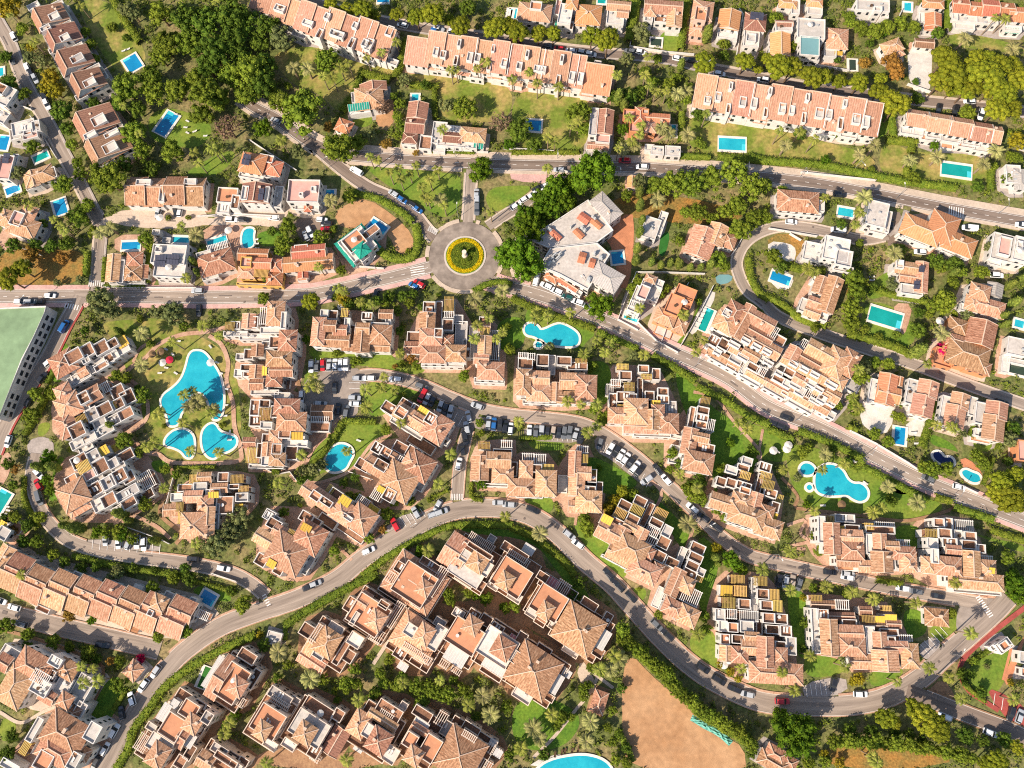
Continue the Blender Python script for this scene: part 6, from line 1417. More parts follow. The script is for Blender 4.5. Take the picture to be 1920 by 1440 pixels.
# plant and skylights on the commercial roofs
def rooftop(root_i, lst):
    root, c0, h = POLYB[root_i]
    for kind, x, y, w, d, a in lst:
        px, py = 960 + x / 4, 360 + y / 4; ex, ey, k = axes(px, py, a, h); c = P(px, py, h) - c0; w, d = w / 4 * k, d / 4 * k; mb = MB()
        if kind == 's':
            mb.box(c, ex, ey, w, d, h, h + .9); obj('skylight_base', mb.mesh('skylight_base', 'white_wall'), root)
            r = MB(); tr = MB(); rm, rg, _ = roof_mesh('g', c, ex, ey, w, d, h + .95, .5, tr); obj('skylight', rm.mesh('skylight', 'roof_red', uv=True), root)
        else:
            mb.box(c, ex, ey, w, d, h + .02, h + random.uniform(1.1, 1.9)); mb.box(c, ex, ey, w * .6, d * .6, h + 1, h + 2.1); obj('air_handler', mb.mesh('air_handler', 'machine'), root)
names_x = [s.split('|')[0].split()[3] for s in items('X')]
_ci = [i for i, n in enumerate(names_x) if n == 'commercial_block']
rooftop(_ci[0], [('s', 540, 205, 75, 55, 35), ('s', 632, 245, 80, 35, 40), ('s', 500, 320, 70, 35, 45), ('s', 320, 325, 100, 32, 42), ('m', 525, 275, 26, 22, 35), ('m', 545, 295, 22, 22, 35), ('m', 605, 195, 22, 18, 35), ('m', 620, 210, 18, 18, 35), ('m', 280, 290, 40, 25, 35), ('m', 440, 270, 14, 14, 35)])
rooftop(_ci[1], [('s', 525, 500, 40, 75, 15), ('s', 600, 540, 30, 60, 15), ('m', 320, 480, 50, 18, -40), ('m', 345, 500, 50, 18, -40), ('m', 300, 510, 40, 18, -40), ('m', 360, 470, 30, 18, -40), ('m', 280, 540, 40, 18, -40), ('m', 618, 470, 18, 30, 15), ('m', 665, 500, 30, 30, 15), ('m', 575, 665, 30, 40, 20), ('m', 310, 530, 24, 18, -40)])

# ------------------------------------------------------------------ terrace furniture
def furn(name, build, m):
    mb = MB(); build(mb); return mb.mesh(name, m)
X2, Y2 = np.array([1., 0]), np.array([0, 1.])
def _lounger(mb):
    mb.box((0, 0), X2, Y2, 1.3, .65, .22, .32); 
    mb.quad([(.65, -.32, .32), (1.2, -.32, .7), (1.2, .32, .7), (.65, .32, .32)]); mb.quad([(.65, .32, .26), (1.2, .32, .64), (1.2, -.32, .64), (.65, -.32, .26)])
    for x in (-.55, .55):
        for y in (-.26, .26): mb.box((x, y), X2, Y2, .07, .07, 0, .24)
LOUNGER = furn('sun_lounger', _lounger, 'lounger'); LOUNGER_B = furn('sun_lounger', _lounger, 'dark_wood')
def _table(mb):
    mb.cyl((0, 0), .6, .6, .7, .76, 12); mb.cyl((0, 0), .06, .06, 0, .7, 6); mb.cyl((0, 0), .3, .25, 0, .05, 8)
TABLE = furn('patio_table', _table, 'lounger'); TABLE_B = furn('patio_table', _table, 'dark_wood')
PARASOL = {}
for key, m in (('white', 'white_canvas'), ('straw', 'thatch'), ('red', 'red_canvas')):
    mb = MB(); n = 10
    for i in range(n):
        a0, a1 = 2 * math.pi * i / n, 2 * math.pi * (i + 1) / n
        mb.quad([(1.5 * math.cos(a0), 1.5 * math.sin(a0), 2.1), (1.5 * math.cos(a1), 1.5 * math.sin(a1), 2.1), (0, 0, 2.75)])
    cm = mb.mesh('canopy', m); pb = MB(); pb.cyl((0, 0), .04, .04, 0, 2.7, 6); pb.cyl((0, 0), .3, .3, 0, .08, 8)
    PARASOL[key] = (cm, pb.mesh('pole', 'metal'))
def parasol(x, y, z, key, scale=1.0):
    o = thing('parasol', None, 'parasol', (x, y, z), 0, 'parasols'); o.scale = (scale,) * 3
    obj('canopy', PARASOL[key][0], o); obj('pole', PARASOL[key][1], o)
    px, py = proj(x, y, z + 2.3); later(o, {'white': 'white canvas', 'straw': 'brown thatched', 'red': 'red canvas'}[key], 'parasol', px, py)
def single(name, me, cat, x, y, z, rz, look, kind, group):
    o = obj(name, me); o.location = (x, y, z); o.rotation_euler = (0, 0, rz); o['category'] = cat; o['group'] = group
    px, py = proj(x, y, z); later(o, look, kind, px, py); return o
nf = 0
for root, c0, c, ex, ey, w, d, h, label, code in CLUTTER:
    r = random.random(); rz = math.atan2(ex[1], ex[0])
    if r < .24:
        q = c0 + c + ex * random.uniform(-.2, .2) * w + ey * random.uniform(-.2, .2) * d
        single('patio_table', random.choice((TABLE_B, TABLE_B, TABLE)), 'table', q[0], q[1], h + .02, rz, 'round roof terrace', 'table', 'terrace tables'); nf += 1
    elif r < .46:
        for i in range(2 if w > 3.4 else 1):
            q = c0 + c + ex * (i * 1.0 - .5) + ey * random.uniform(-.1, .1) * d
            single('sun_lounger', LOUNGER, 'lounger', q[0], q[1], h + .02, rz + math.pi / 2, 'white roof terrace', 'sun lounger', 'terrace loungers'); nf += 1
    elif r < .55 and min(w, d) > 4.2:
        q = c0 + c + ex * random.uniform(-.15, .15) * w + ey * random.uniform(-.15, .15) * d; parasol(q[0], q[1], h + .02, 'white', .8)
# ------------------------------------------------------------------ foliage helpers
def leaf_quads(cen, nor, size, aspect=.7, jitter=.6):
    n = len(cen); nor = nor + rng.normal(0, jitter, (n, 3)); nor /= np.linalg.norm(nor, axis=1)[:, None] + 1e-9
    r = rng.normal(0, 1, (n, 3)); t = np.cross(nor, r); t /= np.linalg.norm(t, axis=1)[:, None] + 1e-9; b = np.cross(nor, t)
    s = size[:, None] if np.ndim(size) else size
    t = t * s; b = b * s * aspect
    v = np.stack([cen - t, cen - b * .9, cen + t, cen + b * .9], 1).reshape(-1, 3)
    return v, np.arange(4 * n).reshape(n, 4)
_ico = None
def blob(c, r, sq=1.0, seed=0):
    """rough lump: 8x5 sphere grid, quads"""
    nu, nv = 8, 5; v = []; f = []
    for j in range(nv + 1):
        th = math.pi * j / nv
        for i in range(nu):
            ph = 2 * math.pi * i / nu; k = r * random.uniform(.86, 1.08)
            v.append((c[0] + k * math.sin(th) * math.cos(ph), c[1] + k * math.sin(th) * math.sin(ph), c[2] + k * sq * math.cos(th)))
    for j in range(nv):
        for i in range(nu): f.append((j * nu + i, (j + 1) * nu + i, (j + 1) * nu + (i + 1) % nu, j * nu + (i + 1) % nu))
    return v, f
def crown_mesh(name, lumps, m, leaves, lsize, core=.8, up=.35):
    """lumps: list of (centre, radius, squash)"""
    V = []; Fc = []; n = 0
    for c, r, sq in lumps:
        v, f = blob(c, r * core, sq); V.append(np.array(v)); Fc.append(np.array(f) + n); n += len(v)
    for c, r, sq in lumps:
        k = max(8, int(leaves * r * r)); d = rng.normal(0, 1, (k, 3)); d[:, 2] += up; d /= np.linalg.norm(d, axis=1)[:, None]
        cen = np.array(c) + d * r * np.array([1, 1, sq]) * rng.uniform(.72, 1.22, (k, 1))
        v, f = leaf_quads(cen, d, lsize * rng.uniform(.6, 1.3, k)); V.append(v); Fc.append(f + n); n += len(v)
    return npmesh(name, np.concatenate(V), np.concatenate(Fc), m)
def fib(n, cap=-.25):
    out = []
    for i in range(n):
        z = 1 - (1 - cap) * (i + .5) / n; a = i * 2.39996 + random.uniform(-.3, .3); r = math.sqrt(max(0, 1 - z * z)); out.append((r * math.cos(a), r * math.sin(a), z))
    return out
def trunk_mesh(h, r, limbs=4):
    mb = MB(); n = 7; zs = [0, .35, .7, 1.0]
    for a, b in zip(zs[:-1], zs[1:]): mb.cyl((random.uniform(-.02, .02), 0), r * (1 - .5 * a), r * (1 - .5 * b), a * h, b * h, n)
    for i in range(limbs):
        a = 2 * math.pi * i / limbs + random.uniform(-.4, .4)
        mb.bar((0, 0, h * random.uniform(.6, .9)), (math.cos(a) * .5, math.sin(a) * .5, h * random.uniform(1.15, 1.4)), r * .32)
    return mb.mesh('trunk', 'bark')
# kinds: prototypes are 1 unit in crown radius; zc = crown centre height, th trunk height
PROTO = {}
def make_protos():
    def broad(m, nl, lr, leaves, ls, sq=.72, zc=1.15, var=5, core=.7):
        out = []
        for _ in range(var):
            sx = random.uniform(.85, 1.1); sy = 1.95 - sx - random.uniform(0, .05)
            L = []
            for d in fib(nl):
                k = random.uniform(.5, .9); L.append(((d[0] * k * sx + random.uniform(-.08, .08), d[1] * k * sy + random.uniform(-.08, .08), zc + d[2] * k * sq), lr * random.uniform(.5, 1.45) * (1.25 - .45 * k), .85))
            L.append(((0, 0, zc), .55, sq))
            out.append((crown_mesh('crown', L, m, leaves, ls, core), trunk_mesh(zc * .75, .09)))
        return out, zc
    PROTO['b'] = broad('leaf_broad', 34, .25, 620, .055)
    PROTO['d'] = broad('leaf_dark', 34, .25, 620, .055)
    PROTO['B'] = broad('leaf_broad', 34, .25, 620, .055, sq=.95, zc=1.9)
    PROTO['G'] = broad('leaf_bright', 40, .23, 760, .05)
    PROTO['o'] = broad('leaf_olive', 30, .24, 520, .05, core=.7)
    PROTO['Q'] = broad('leaf_rust', 26, .26, 520, .055, core=.7)
    PROTO['R'] = broad('leaf_rust', 22, .28, 520, .06, core=.7)
    PROTO['m'] = broad('leaf_magenta', 18, .32, 520, .07, sq=.5, zc=.55, var=1)
    PROTO['y'] = broad('leaf_yellow', 28, .26, 620, .055)
    PROTO['r'] = broad('leaf_brown', 44, .2, 640, .035, core=.45)
    PROTO['g'] = broad('leaf_hedge', 40, .26, 640, .05, sq=.9, zc=.85)
    # stone pines: flat cushions on a forked trunk
    out = []
    for _ in range(4):
        L = []; zc = 1.9
        sx = random.uniform(.85, 1.1)
        for d in fib(30, -.05):
            k = random.uniform(.62, .82); L.append(((d[0] * k * sx, d[1] * k / sx * .95, zc + d[2] * .36), random.uniform(.17, .29), .7))
        for _ in range(6): a = random.uniform(0, 6.28); L.append(((math.cos(a) * .3, math.sin(a) * .3, zc + .1), .3, .6))
        out.append((crown_mesh('crown', L, 'leaf_pine', 820, .042, .84, .8), trunk_mesh(1.55, .08, 6)))
    PROTO['p'] = (out, 1.95)
    # cypress: narrow column
    out = []
    for _ in range(2):
        L = []
        for i in range(26):
            z = .3 + i / 26 * 3.6; w = .62 * math.sin(math.pi * min(1, (i + 3) / 30)) ** .7; a = i * 2.4
            L.append(((math.cos(a) * w * .45, math.sin(a) * w * .45, z), w * .75, 1.3))
        out.append((crown_mesh('crown', L, 'leaf_shrub', 420, .07, .8, .5), trunk_mesh(.5, .1, 0)))
    PROTO['c'] = (out, 2.0)
make_protos()
KIND = {'B': ('roadside_tree', 'tall mid green', 'roadside tree'), 'b': ('broadleaf_tree', 'mid green', 'broadleaf tree'), 'd': ('dark_tree', 'dark green', 'leafy tree'), 'G': ('dense_tree', 'bright green dense', 'round tree'), 'o': ('olive_tree', 'grey green', 'loose tree'),
        'Q': ('rust_tree', 'orange brown', 'shrubby tree'), 'R': ('rust_shrub', 'rust coloured', 'shrub'), 'm': ('flowering_bush', 'magenta flowering', 'bush'), 'y': ('yellow_tree', 'yellow green', 'bushy tree'),
        'r': ('bare_tree', 'brown nearly leafless', 'tree'), 'g': ('clipped_shrub', 'clipped round', 'shrub'), 'p': ('stone_pine', 'flat crowned', 'stone pine'), 'c': ('cypress', 'narrow dark', 'conifer')}
def tree(kind, px, py, rz):
    out, zc = PROTO[kind]
    k0 = mpp(px, py); R = rz / 4 * k0
    if kind == 'c': R *= .85
    hc = R * zc; p = P(px, py, hc)
    name, look, noun = KIND[kind]
    o = thing(name, None, 'shrub' if kind in 'gRm' else 'tree', (p[0], p[1], 0), random.uniform(0, 6.28), noun + 's')
    s = R * random.uniform(.84, .98); o.scale = (s, s, s * random.uniform(.88, 1.1))
    cm, tm = random.choice(out); obj('crown', cm, o); obj('trunk', tm, o)
    later(o, look, noun, px, py); occ_poly(disc(p, R * .75, 12))
for s in items('t'):
    t = s.split()
    for e in t[1:]:
        x, y, r = [float(v) for v in e.split(',')]; tree(t[0], OX + x / 4, OY + y / 4, r)

# ------------------------------------------------------------------ palms
def frond(mb, L, rise, droop, az, wid, n=7, fan=False):
    pts = []
    for i in range(n + 1):
        u = i / n; r = L * u * (1 - .12 * u); z = rise * math.sin(u * 1.7) * .9 - droop * u ** 2.2
        pts.append(Vector((r * math.cos(az), r * math.sin(az), z)))
    side = Vector((-math.sin(az), math.cos(az), 0))
    for i in range(1, n):
        c = pts[i]; nx = pts[min(i + 1, n)]; w = wid * (math.sin(math.pi * (.12 + .88 * i / n)) ** .6)
        for sg in (-1, 1):
            tip = nx + side * sg * w + Vector((0, 0, -w * .45))
            mb.quad([c, c + (nx - c) * .75, tip])
            m2 = c + (nx - c) * .45; mb.quad([m2, nx, tip + (nx - c) * .55])
    for i in range(n):
        mb.quad([pts[i] - side * .04, pts[i + 1] - side * .03, pts[i + 1] + side * .03, pts[i] + side * .04])
PALMS = {'w': [], 'x': []}
for _ in range(4):
    mb = MB()
    for i in range(20): frond(mb, random.uniform(1.9, 2.6), random.uniform(.1, 1.3), random.uniform(.2, 1.2), i * 2.4 + random.uniform(-.2, .2), .5, 6)
    t = MB(); bend = random.uniform(-.5, .5); prev = (0, 0)
    PALMS['w'].append(mb.mesh('fronds', 'leaf_palm'))
    mb = MB()
    for i in range(34): frond(mb, random.uniform(2.7, 3.5), random.uniform(.1, 2.0), random.uniform(.3, 1.7), i * 2.4 + random.uniform(-.2, .2), .6, 8)
    PALMS['x'].append(mb.mesh('fronds', 'leaf_canary'))
_t = MB(); 
for i in range(8): _t.cyl((0, 0), (.24 - i * .012) * 1.05, (.24 - i * .012) * .92, i / 8, (i + 1) / 8, 7)
PTRUNK_W = _t.mesh('trunk', 'palm_trunk')
_t = MB()
for i in range(8): _t.cyl((0, 0), .42 * (1.06), .42 * .95, i / 8, (i + 1) / 8, 8)
PTRUNK_X = _t.mesh('trunk', 'palm_trunk')
PALMXY = []
def palm(k, px, py, h=None):
    if h is None: h = random.uniform(7.5, 11) if k == 'w' else random.uniform(5, 7.5)
    p = P(px, py, h)
    for q in PALMXY:
        if (q[0] - px) ** 2 + (q[1] - py) ** 2 < 36: return
    PALMXY.append((px, py))
    nm, look, noun = ('fan_palm', 'slender', 'palm') if k == 'w' else ('date_palm', 'broad feathery', 'palm')
    o = thing(nm, None, 'palm', (p[0], p[1], 0), random.uniform(0, 6.28), 'palms')
    s = random.uniform(.85, 1.15)
    c = obj('fronds', random.choice(PALMS[k]), o); c.location = (0, 0, h); c.scale = (s, s, s)
    t = obj('trunk', PTRUNK_W if k == 'w' else PTRUNK_X, o); t.scale = (1, 1, h + .1)
    later(o, look, noun, px, py)
for k in 'xw':
    for s in items(k):
        for e in s.split():
            v = [float(q) for q in e.split(',')]; palm(k, OX + v[0] / 4, OY + v[1] / 4, v[2] if len(v) > 2 else None)

# ------------------------------------------------------------------ hedges
def hedge(pts, wpx, h):
    q = [P(*p) for p in pts]; k = mpp(*pts[0]); w = wpx / 4 * k * .8
    c = spline(q, 1.0) if len(q) > 2 else np.array([q[0] + (q[1] - q[0]) * u for u in np.linspace(0, 1, max(2, int(np.linalg.norm(q[1] - q[0]))))])
    n = normals2(c); m = c.mean(0); V = []; Fc = []; nv = 0; prof = [(-.5, 0), (-.52, .55), (-.42, .92), (0, 1.0), (.42, .92), (.52, .55), (.5, 0)]; pn = len(prof)
    rows = []
    for i in range(len(c)):
        kw = w * random.uniform(.85, 1.12); kh = h * random.uniform(.88, 1.1)
        rows.append([(*(c[i] - m + n[i] * a * kw), b * kh) for a, b in prof])
    V.append(np.array(rows).reshape(-1, 3) * np.array([1, 1, .96])); f = []
    for i in range(len(c) - 1):
        for j in range(pn - 1): f.append((i * pn + j, (i + 1) * pn + j, (i + 1) * pn + j + 1, i * pn + j + 1))
    Fc.append(np.array(f)); nv = len(c) * pn
    L = len(c); N = int(L * (w + h) * 9); i = rng.integers(0, L, N); a = rng.uniform(-.54, .54, N); top = 1 - np.abs(a) ** 4 * 2
    b = np.where(rng.random(N) < .6, top, rng.uniform(.1, 1, N)); a = np.where(b < top - .01, np.sign(a) * .52, a)
    cen = np.stack([c[i, 0] - m[0] + n[i, 0] * a * w + rng.normal(0, .3, N), c[i, 1] - m[1] + n[i, 1] * a * w + rng.normal(0, .3, N), b * h + rng.normal(0, .1, N)], 1)
    nor = np.stack([n[i, 0] * a, n[i, 1] * a, np.full(N, .8)], 1)
    v, ff = leaf_quads(cen, nor, .26 * rng.uniform(.6, 1.3, N)); V.append(v); Fc.append(ff + nv)
    o = obj('hedge', npmesh('hedge', np.concatenate(V), np.concatenate(Fc), 'leaf_hedge')); o.location = (m[0], m[1], 0)
    o['category'] = 'hedge'; o['group'] = 'hedges'
    px, py = proj(m[0], m[1], h); later(o, 'dense clipped', 'hedge', px, py)
    e = n * w / 2
    for i in range(len(c) - 1): occ_poly([c[i] + e[i], c[i + 1] + e[i + 1], c[i + 1] - e[i + 1], c[i] - e[i]])
for s in items('K'):
    t = s.split(); hedge([pt(e) for e in t[2:]], float(t[0]), float(t[1]))

# ------------------------------------------------------------------ cars
def loft(sec, cap=True):
    """sections: list of closed rings (same count) -> verts, faces"""
    n = len(sec[0]); v = [p for s in sec for p in s]; f = []
    for i in range(len(sec) - 1):
        for j in range(n): f.append((i * n + j, i * n + (j + 1) % n, (i + 1) * n + (j + 1) % n, (i + 1) * n + j))
    if cap: f += [tuple(range(n - 1, -1, -1)), tuple(range((len(sec) - 1) * n, len(sec) * n))]
    return v, f
def car_parts(kind):
    if kind == 'car': L, W, Hh, cab = 4.3, 1.78, 1.46, (-2.0, -1.55, .35, 1.15)
    elif kind == 'suv': L, W, Hh, cab = 4.5, 1.86, 1.68, (-2.15, -1.8, .35, 1.05)
    else: L, W, Hh, cab = 5.1, 1.95, 2.0, (-2.45, -2.3, 1.05, 1.75)
    hb = .88 if kind != 'van' else 1.05; sh = hb * .97
    def ring(x, w, z0, z1, r=.12): return [(x, -w / 2, z0), (x, -w / 2, z1 - r), (x, -w / 2 + r * 1.6, z1), (x, w / 2 - r * 1.6, z1), (x, w / 2, z1 - r), (x, w / 2, z0)]
    xs = [(-L / 2, .78, .42, hb * .9), (-L / 2 + .16, .93, .28, hb * .98), (-L / 2 + .7, 1, .22, hb), (0, 1, .2, sh), (L / 2 - 1.2, .99, .22, hb * .97), (L / 2 - .35, .92, .25, hb * .86), (L / 2 - .1, .82, .3, hb * .76), (L / 2, .66, .4, hb * .62)]
    body = loft([ring(x, W * a, b, c) for x, a, b, c in xs])
    r0, r1, r2, r3 = cab; zr = Hh
    wb, wt = W * .9, W * .72
    gl = [[(r0, -wb / 2, hb * .95), (r0, wb / 2, hb * .95), (r3, wb / 2, hb * .95), (r3, -wb / 2, hb * .95)], [(r1, -wt / 2, zr - .04), (r1, wt / 2, zr - .04), (r2, wt / 2, zr - .04), (r2, -wt / 2, zr - .04)]]
    glass = loft(gl)
    e = .05
    rf = loft([[(r1 - e, -wt / 2 - e, zr - .07), (r1 - e, wt / 2 + e, zr - .07), (r2 + e, wt / 2 + e, zr - .07), (r2 + e, -wt / 2 - e, zr - .07)], [(r1 + .1, -wt / 2 + .08, zr + .02), (r1 + .1, wt / 2 - .08, zr + .02), (r2 - .15, wt / 2 - .08, zr + .02), (r2 - .15, -wt / 2 + .08, zr + .02)]])
    if kind == 'van':   # closed load bay sides
        pv = loft([[(r0 + .02, -wb / 2 - .02, hb * .9), (r0 + .02, wb / 2 + .02, hb * .9), (.3, wb / 2 + .02, hb * .9), (.3, -wb / 2 - .02, hb * .9)], [(r1 - .02, -wt / 2 - .03, zr - .05), (r1 - .02, wt / 2 + .03, zr - .05), (.2, wt / 2 + .03, zr - .05), (.2, -wt / 2 - .03, zr - .05)]])
        n = len(rf[0]); rf = (rf[0] + pv[0], rf[1] + [tuple(n + i for i in f) for f in pv[1]])
    return body, glass, rf, L, W
WHEEL = MB()
for i in range(10):
    a0, a1 = 2 * math.pi * i / 10, 2 * math.pi * (i + 1) / 10; r = .32
    p = lambda a, y, rr=r: (rr * math.cos(a), y, rr * math.sin(a))
    WHEEL.quad([p(a0, -.11), p(a1, -.11), p(a1, .11), p(a0, .11)]); WHEEL.quad([(0, -.11, 0), p(a1, -.11), p(a0, -.11)]); WHEEL.quad([(0, .11, 0), p(a0, .11), p(a1, .11)])
WHEEL = WHEEL.mesh('wheel', 'tyre')
CARM = {}
def carmesh(kind, ck):
    if (kind, ck) not in CARM:
        b, g, r, L, W = car_parts(kind); m = 'paint_' + CARCOL[ck][0]
        CARM[kind, ck] = (npmesh('body', *b, m), npmesh('glasshouse', *g, 'glass'), npmesh('roof_panel', *r, m), L, W)
    return CARM[kind, ck]
for s in items('V'):
    t = s.split()
    for ck, e in zip(t[::2], t[1::2]):
        v = e.split(','); px, py, a = OX + float(v[0]) / 4, OY + float(v[1]) / 4, float(v[2])
        kind = 'van' if len(v) > 3 else random.choice(('car', 'car', 'suv'))
        p = P(px, py, .7); ex, ey, _ = axes(px, py, a)
        B, G, R, L, W = carmesh(kind, ck)
        o = thing('parked_van' if kind == 'van' else 'parked_car', None, 'van' if kind == 'van' else 'car', (p[0], p[1], .27), math.atan2(ex[1], ex[0]) + random.choice((0, math.pi)), 'cars and vans on the streets')
        sc = random.uniform(1.04, 1.15); o.scale = (sc, sc, sc)
        obj('body', B, o); obj('glasshouse', G, o); obj('roof_panel', R, o)
        for sx in (-1, 1):
            for sy in (-1, 1): w = obj('wheel', WHEEL, o); w.location = (sx * L * .31, sy * (W / 2 - .12), .31)
        later(o, CARCOL[ck][0], 'van' if kind == 'van' else {'car': 'car', 'suv': 'tall car'}[kind], px, py)
        occ_poly([p + ex * sx * L * .55 + ey * sy * W * .6 for sx, sy in ((-1, -1), (1, -1), (1, 1), (-1, 1))])

# ------------------------------------------------------------------ the roundabout island
def stuff_leaves(name, cen, nor, size, m, label=None, cat=None):
    v, f = leaf_quads(cen, nor, size); o = obj(name, npmesh(name, v, f, m)); return o
ri = thing('roundabout_island', 'round island ringed with yellow flowers in the middle of the roundabout', 'traffic island', (RBC[0], RBC[1], 0.26))
def annulus(r0, r1, z, m, name, parent, zlow=0.0, n=64):
    mb = MB()
    for i in range(n):
        a0, a1 = 2 * math.pi * i / n, 2 * math.pi * (i + 1) / n
        q = lambda r, a, zz: (r * math.cos(a), r * math.sin(a), zz)
        mb.quad([q(r0, a0, z), q(r1, a0, z), q(r1, a1, z), q(r0, a1, z)]); mb.quad([q(r1, a0, zlow), q(r1, a1, zlow), q(r1, a1, z), q(r1, a0, z)])
    return obj(name, mb.mesh(name, m), parent)
k = RBK
annulus(36 * k, 39.5 * k, .18, 'kerb', 'kerb', ri); annulus(33 * k, 36 * k, .14, 'lush', 'grass_ring', ri); annulus(0.01, 33 * k, .12, 'lush', 'soil', ri)
def ringleaves(r0, r1, N, zh, size, m, name):
    rr = np.sqrt(rng.uniform(r0 * r0, r1 * r1, N)); a = rng.uniform(0, 2 * np.pi, N)
    cen = np.stack([rr * np.cos(a), rr * np.sin(a), rng.uniform(.1, zh, N)], 1); v, f = leaf_quads(cen, np.tile([0, 0, 1.], (N, 1)), size * rng.uniform(.6, 1.2, N), jitter=.35)
    o = obj(name, npmesh(name, v, f, m), ri); o['kind'] = 'stuff'
ringleaves(27 * k, 34 * k, 4200, .55, .22, 'flower_yellow', 'flower_ring')
ringleaves(0, 26 * k, 3600, .6, .22, 'leaf_broad', 'ground_cover')
mb = MB(); mb.cyl((0, 0), 1.3, 1.0, .1, 1.2, 10); mb.cyl((0, 0), .8, .55, 1.2, 3.6, 8); mb.cyl((0, 0), .9, .9, 3.6, 3.9, 8); obj('monument', mb.mesh('monument', 'cream_wall'), ri)
for x, y, r in ((866, 468, 26), (882, 470, 28), (878, 486, 24)): tree('d', x, y, r)

# ------------------------------------------------------------------ street lamps
lb = MB(); lb.cyl((0, 0), .1, .06, 0, 7.6, 6); LP = lb.mesh('pole', 'metal')
la = MB(); la.bar((0, 0, 7.55), (1.9, 0, 7.9), .05); LA = la.mesh('arm', 'metal')
lh = MB(); lh.box((2.2, 0), X2, Y2, .8, .3, 7.84, 7.98); LH = lh.mesh('lamp_head', 'white_beam')
for px, py, a in ((612, 318, 30), (1160, 345, 90), (1395, 322, -90), (1500, 332, -90), (1600, 320, -60), (1680, 372, 90), (1870, 402, 90), (540, 570, -90), (705, 505, 60), (1095, 540, 130), (1300, 690, 60), (1490, 790, 60), (1620, 856, 60), (1780, 935, 60), (860, 408, 90), (935, 415, 160), (855, 295, -90), (1045, 298, -90), (775, 1230 - 240, 30), (1320, 990, 30), (1447, 1040, -60), (250, 540, 90), (60, 575, 45), (1780, 1225, 60)):
    p = P(px, py); o = thing('street_lamp', None, 'street lamp', (p[0], p[1], .2), math.radians(a), 'street lamps')
    obj('pole', LP, o); obj('arm', LA, o); obj('lamp_head', LH, o); later(o, 'single armed grey', 'street lamp', px, py)

# ------------------------------------------------------------------ poolside things
def lng(px, py, a, me=LOUNGER, look='white plastic'):
    p = P(px, py); single('sun_lounger', me, 'lounger', p[0], p[1], .3, math.radians(-a), look, 'sun lounger', 'poolside loungers')
for x, y, a in ((1027, 1416, 95), (1041, 1412, 100), (1054, 1408, 105), (1060, 1406, 105), (1074, 1404, 110), (1085, 1402, 110)): lng(x, y, a, LOUNGER_B, 'dark wooden')
for x, y, a in ((407, 680, 20), (414, 700, 20), (424, 730, 10), (424, 760, 5), (422, 780, 0), (312, 655, 30), (325, 665, 40), (312, 690, 10), (330, 700, 30), (395, 650, 50), (300, 700, 0), (430, 825, 0), (412, 798, 80), (432, 810, 90), (335, 640, 10), (672, 826, 20), (597, 880, 30), (330, 215, 20), (352, 228, 30), (348, 240, 10), (365, 248, -20), (352, 250, 30), (385, 256, 0),
                (15, 950, 10), (16, 957, 10), (14, 964, 10), (1632, 520, 0), (1632, 526, 0), (1710, 812, 0), (1716, 832, 0), (232, 97, -20), (240, 94, -20), (1600, 865, 30), (1620, 905, 40), (1540, 948, 0), (480, 450, 0), (481, 458, 0), (482, 466, 0), (1318, 580, 20), (1315, 588, 20), (1311, 597, 20), (1307, 606, 20), (1303, 615, 20)): lng(x, y, a)
for x, y, kk in ((286, 664, 'straw'), (301, 660, 'straw'), (1578, 946, 'straw'), (1450, 715 + 130, 'white'), (1478, 835, 'white'), (1475, 842, 'white'), (428, 432, 'white'), (300, 408, 'white'), (1762, 602, 'white'), (60, 580, 'white'), (640, 575, 'white'), (395, 680, 'white'), (318, 675, 'red'), (305, 680, 'white'), (1365, 1237, 'white'), (1357, 1246, 'white')):
    p = P(x, y, 2.2); parasol(p[0], p[1], .28, kk)

# ------------------------------------------------------------------ garden walls
def gwall(pts, h=1.5, t=.22, m='white_wall'):
    q = np.array([P(*p) for p in pts]); c0 = q.mean(0); mb = MB()
    for a, b in zip(q[:-1], q[1:]):
        d = b - a; L = np.linalg.norm(d); ex = d / L; mb.box((a + b) / 2 - c0, ex, np.array([-ex[1], ex[0]]), L + t, t, 0, h + random.uniform(-.05, .05))
        occ_poly([a - .3, b - .3, b + .3, a + .3])
    o = obj('garden_wall', mb.mesh('garden_wall', m)); o.location = (c0[0], c0[1], 0); o['category'] = 'wall'; o['group'] = 'garden walls'
    px, py = proj(c0[0], c0[1], h); later(o, 'low white', 'garden wall', px, py)
for w in WALLS.split('/'):
    gwall([tuple(float(v) for v in e.split(',')) for e in w.split()])

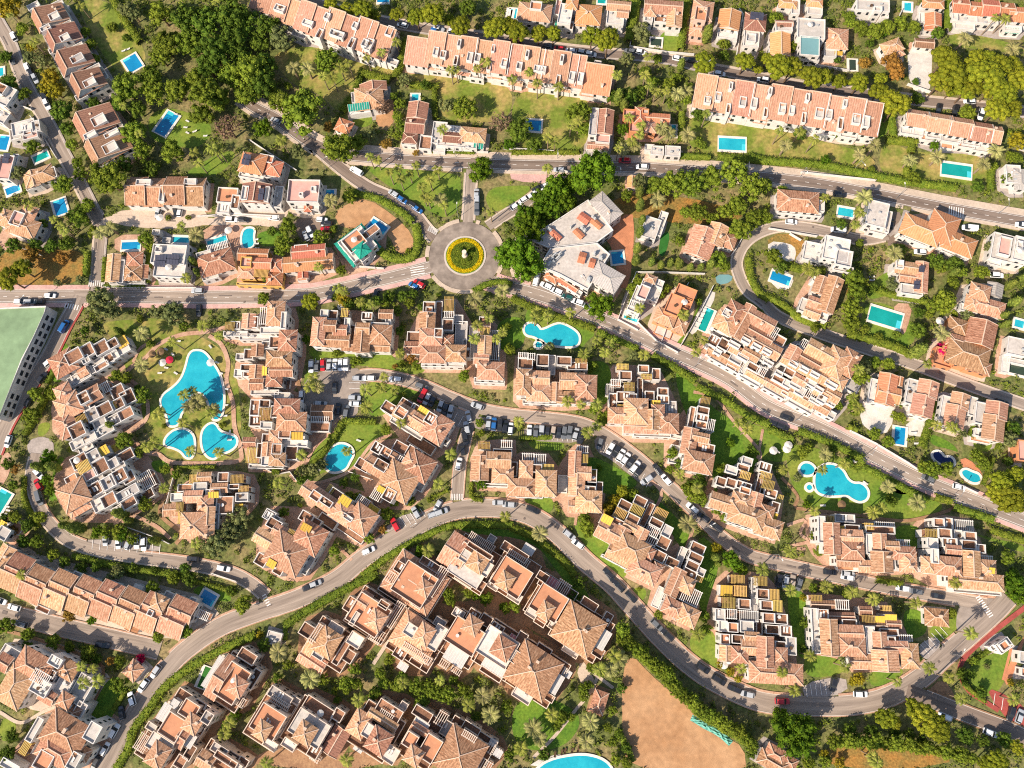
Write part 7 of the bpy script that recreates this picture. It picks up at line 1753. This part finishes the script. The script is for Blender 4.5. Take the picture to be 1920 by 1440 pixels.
# ------------------------------------------------------------------ uncounted undergrowth in every open spot
def undergrowth(N, hmin, hmax, rmin, rmax, m, name, seedmask):
    x = rng.uniform(GX0, GX1, N); y = rng.uniform(GY0, GY1, N)
    ok = ~occ_at(x, y)
    for dx, dy in ((.7, 0), (-.7, 0), (0, .7), (0, -.7)): ok &= ~occ_at(x + dx, y + dy)
    ok &= seedmask(x, y); x = x[ok]; y = y[ok]; n = len(x)
    r = rng.uniform(rmin, rmax, n); h = rng.uniform(hmin, hmax, n) * (.4 + .6 * r / rmax)
    per = 24; d = rng.normal(0, 1, (n, per, 3)); d[..., 2] = np.abs(d[..., 2]) + .2; d /= np.linalg.norm(d, axis=2)[..., None]
    cen = np.stack([x[:, None] + d[..., 0] * r[:, None], y[:, None] + d[..., 1] * r[:, None], d[..., 2] * h[:, None]], 2).reshape(-1, 3)
    v, f = leaf_quads(cen, d.reshape(-1, 3), .30 * rng.uniform(.6, 1.4, len(cen)))
    o = obj(name, npmesh(name, v, f, m), kind='stuff'); o['label'] = {'leaf_shrub': 'mixed green undergrowth filling the gaps between gardens and houses', 'leaf_broad': 'leafy low bushes between the gardens', 'leaf_olive': 'grey green low scrub between the gardens'}[m]; o['category'] = 'undergrowth'
def nz(s, off, lo):
    return lambda x, y: (np.sin(x * s + off) + np.sin(y * s * 1.3 + off * 2) + np.sin((x + y) * s * .7 + off)) > lo
undergrowth(30000, .7, 2.2, .5, 1.3, 'leaf_shrub', 'undergrowth', nz(.11, 1.0, -1.2))
undergrowth(12000, .6, 2.6, .6, 1.5, 'leaf_broad', 'undergrowth', nz(.17, 4.0, .1))
undergrowth(8000, .5, 1.6, .5, 1.1, 'leaf_olive', 'undergrowth', nz(.14, 2.2, .4))
# green netting heaped along the edge of the sandy plot
mb = MB(); q = [P(*e) for e in ((1296, 1345), (1308, 1352), (1322, 1361), (1340, 1370), (1356, 1381), (1370, 1394))]; c = spline(q, .6); n = normals2(c); m0 = c.mean(0); rows = []
for i in range(len(c)): rows.append([(*(c[i] - m0 + n[i] * o), .12 + random.uniform(0, .9) * (1 - abs(o) / 1.4)) for o in (-1.0, -.6, -.2, .2, .6, 1.0)])
for i in range(len(c) - 1):
    for j in range(5): mb.quad([rows[i][j], rows[i + 1][j], rows[i + 1][j + 1], rows[i][j + 1]])
o = obj('netting', mb.mesh('netting', 'net')); o.location = (m0[0], m0[1], 0); o['category'] = 'netting'; o['label'] = 'crumpled green netting heaped along the edge of the sandy plot'
write_labels()
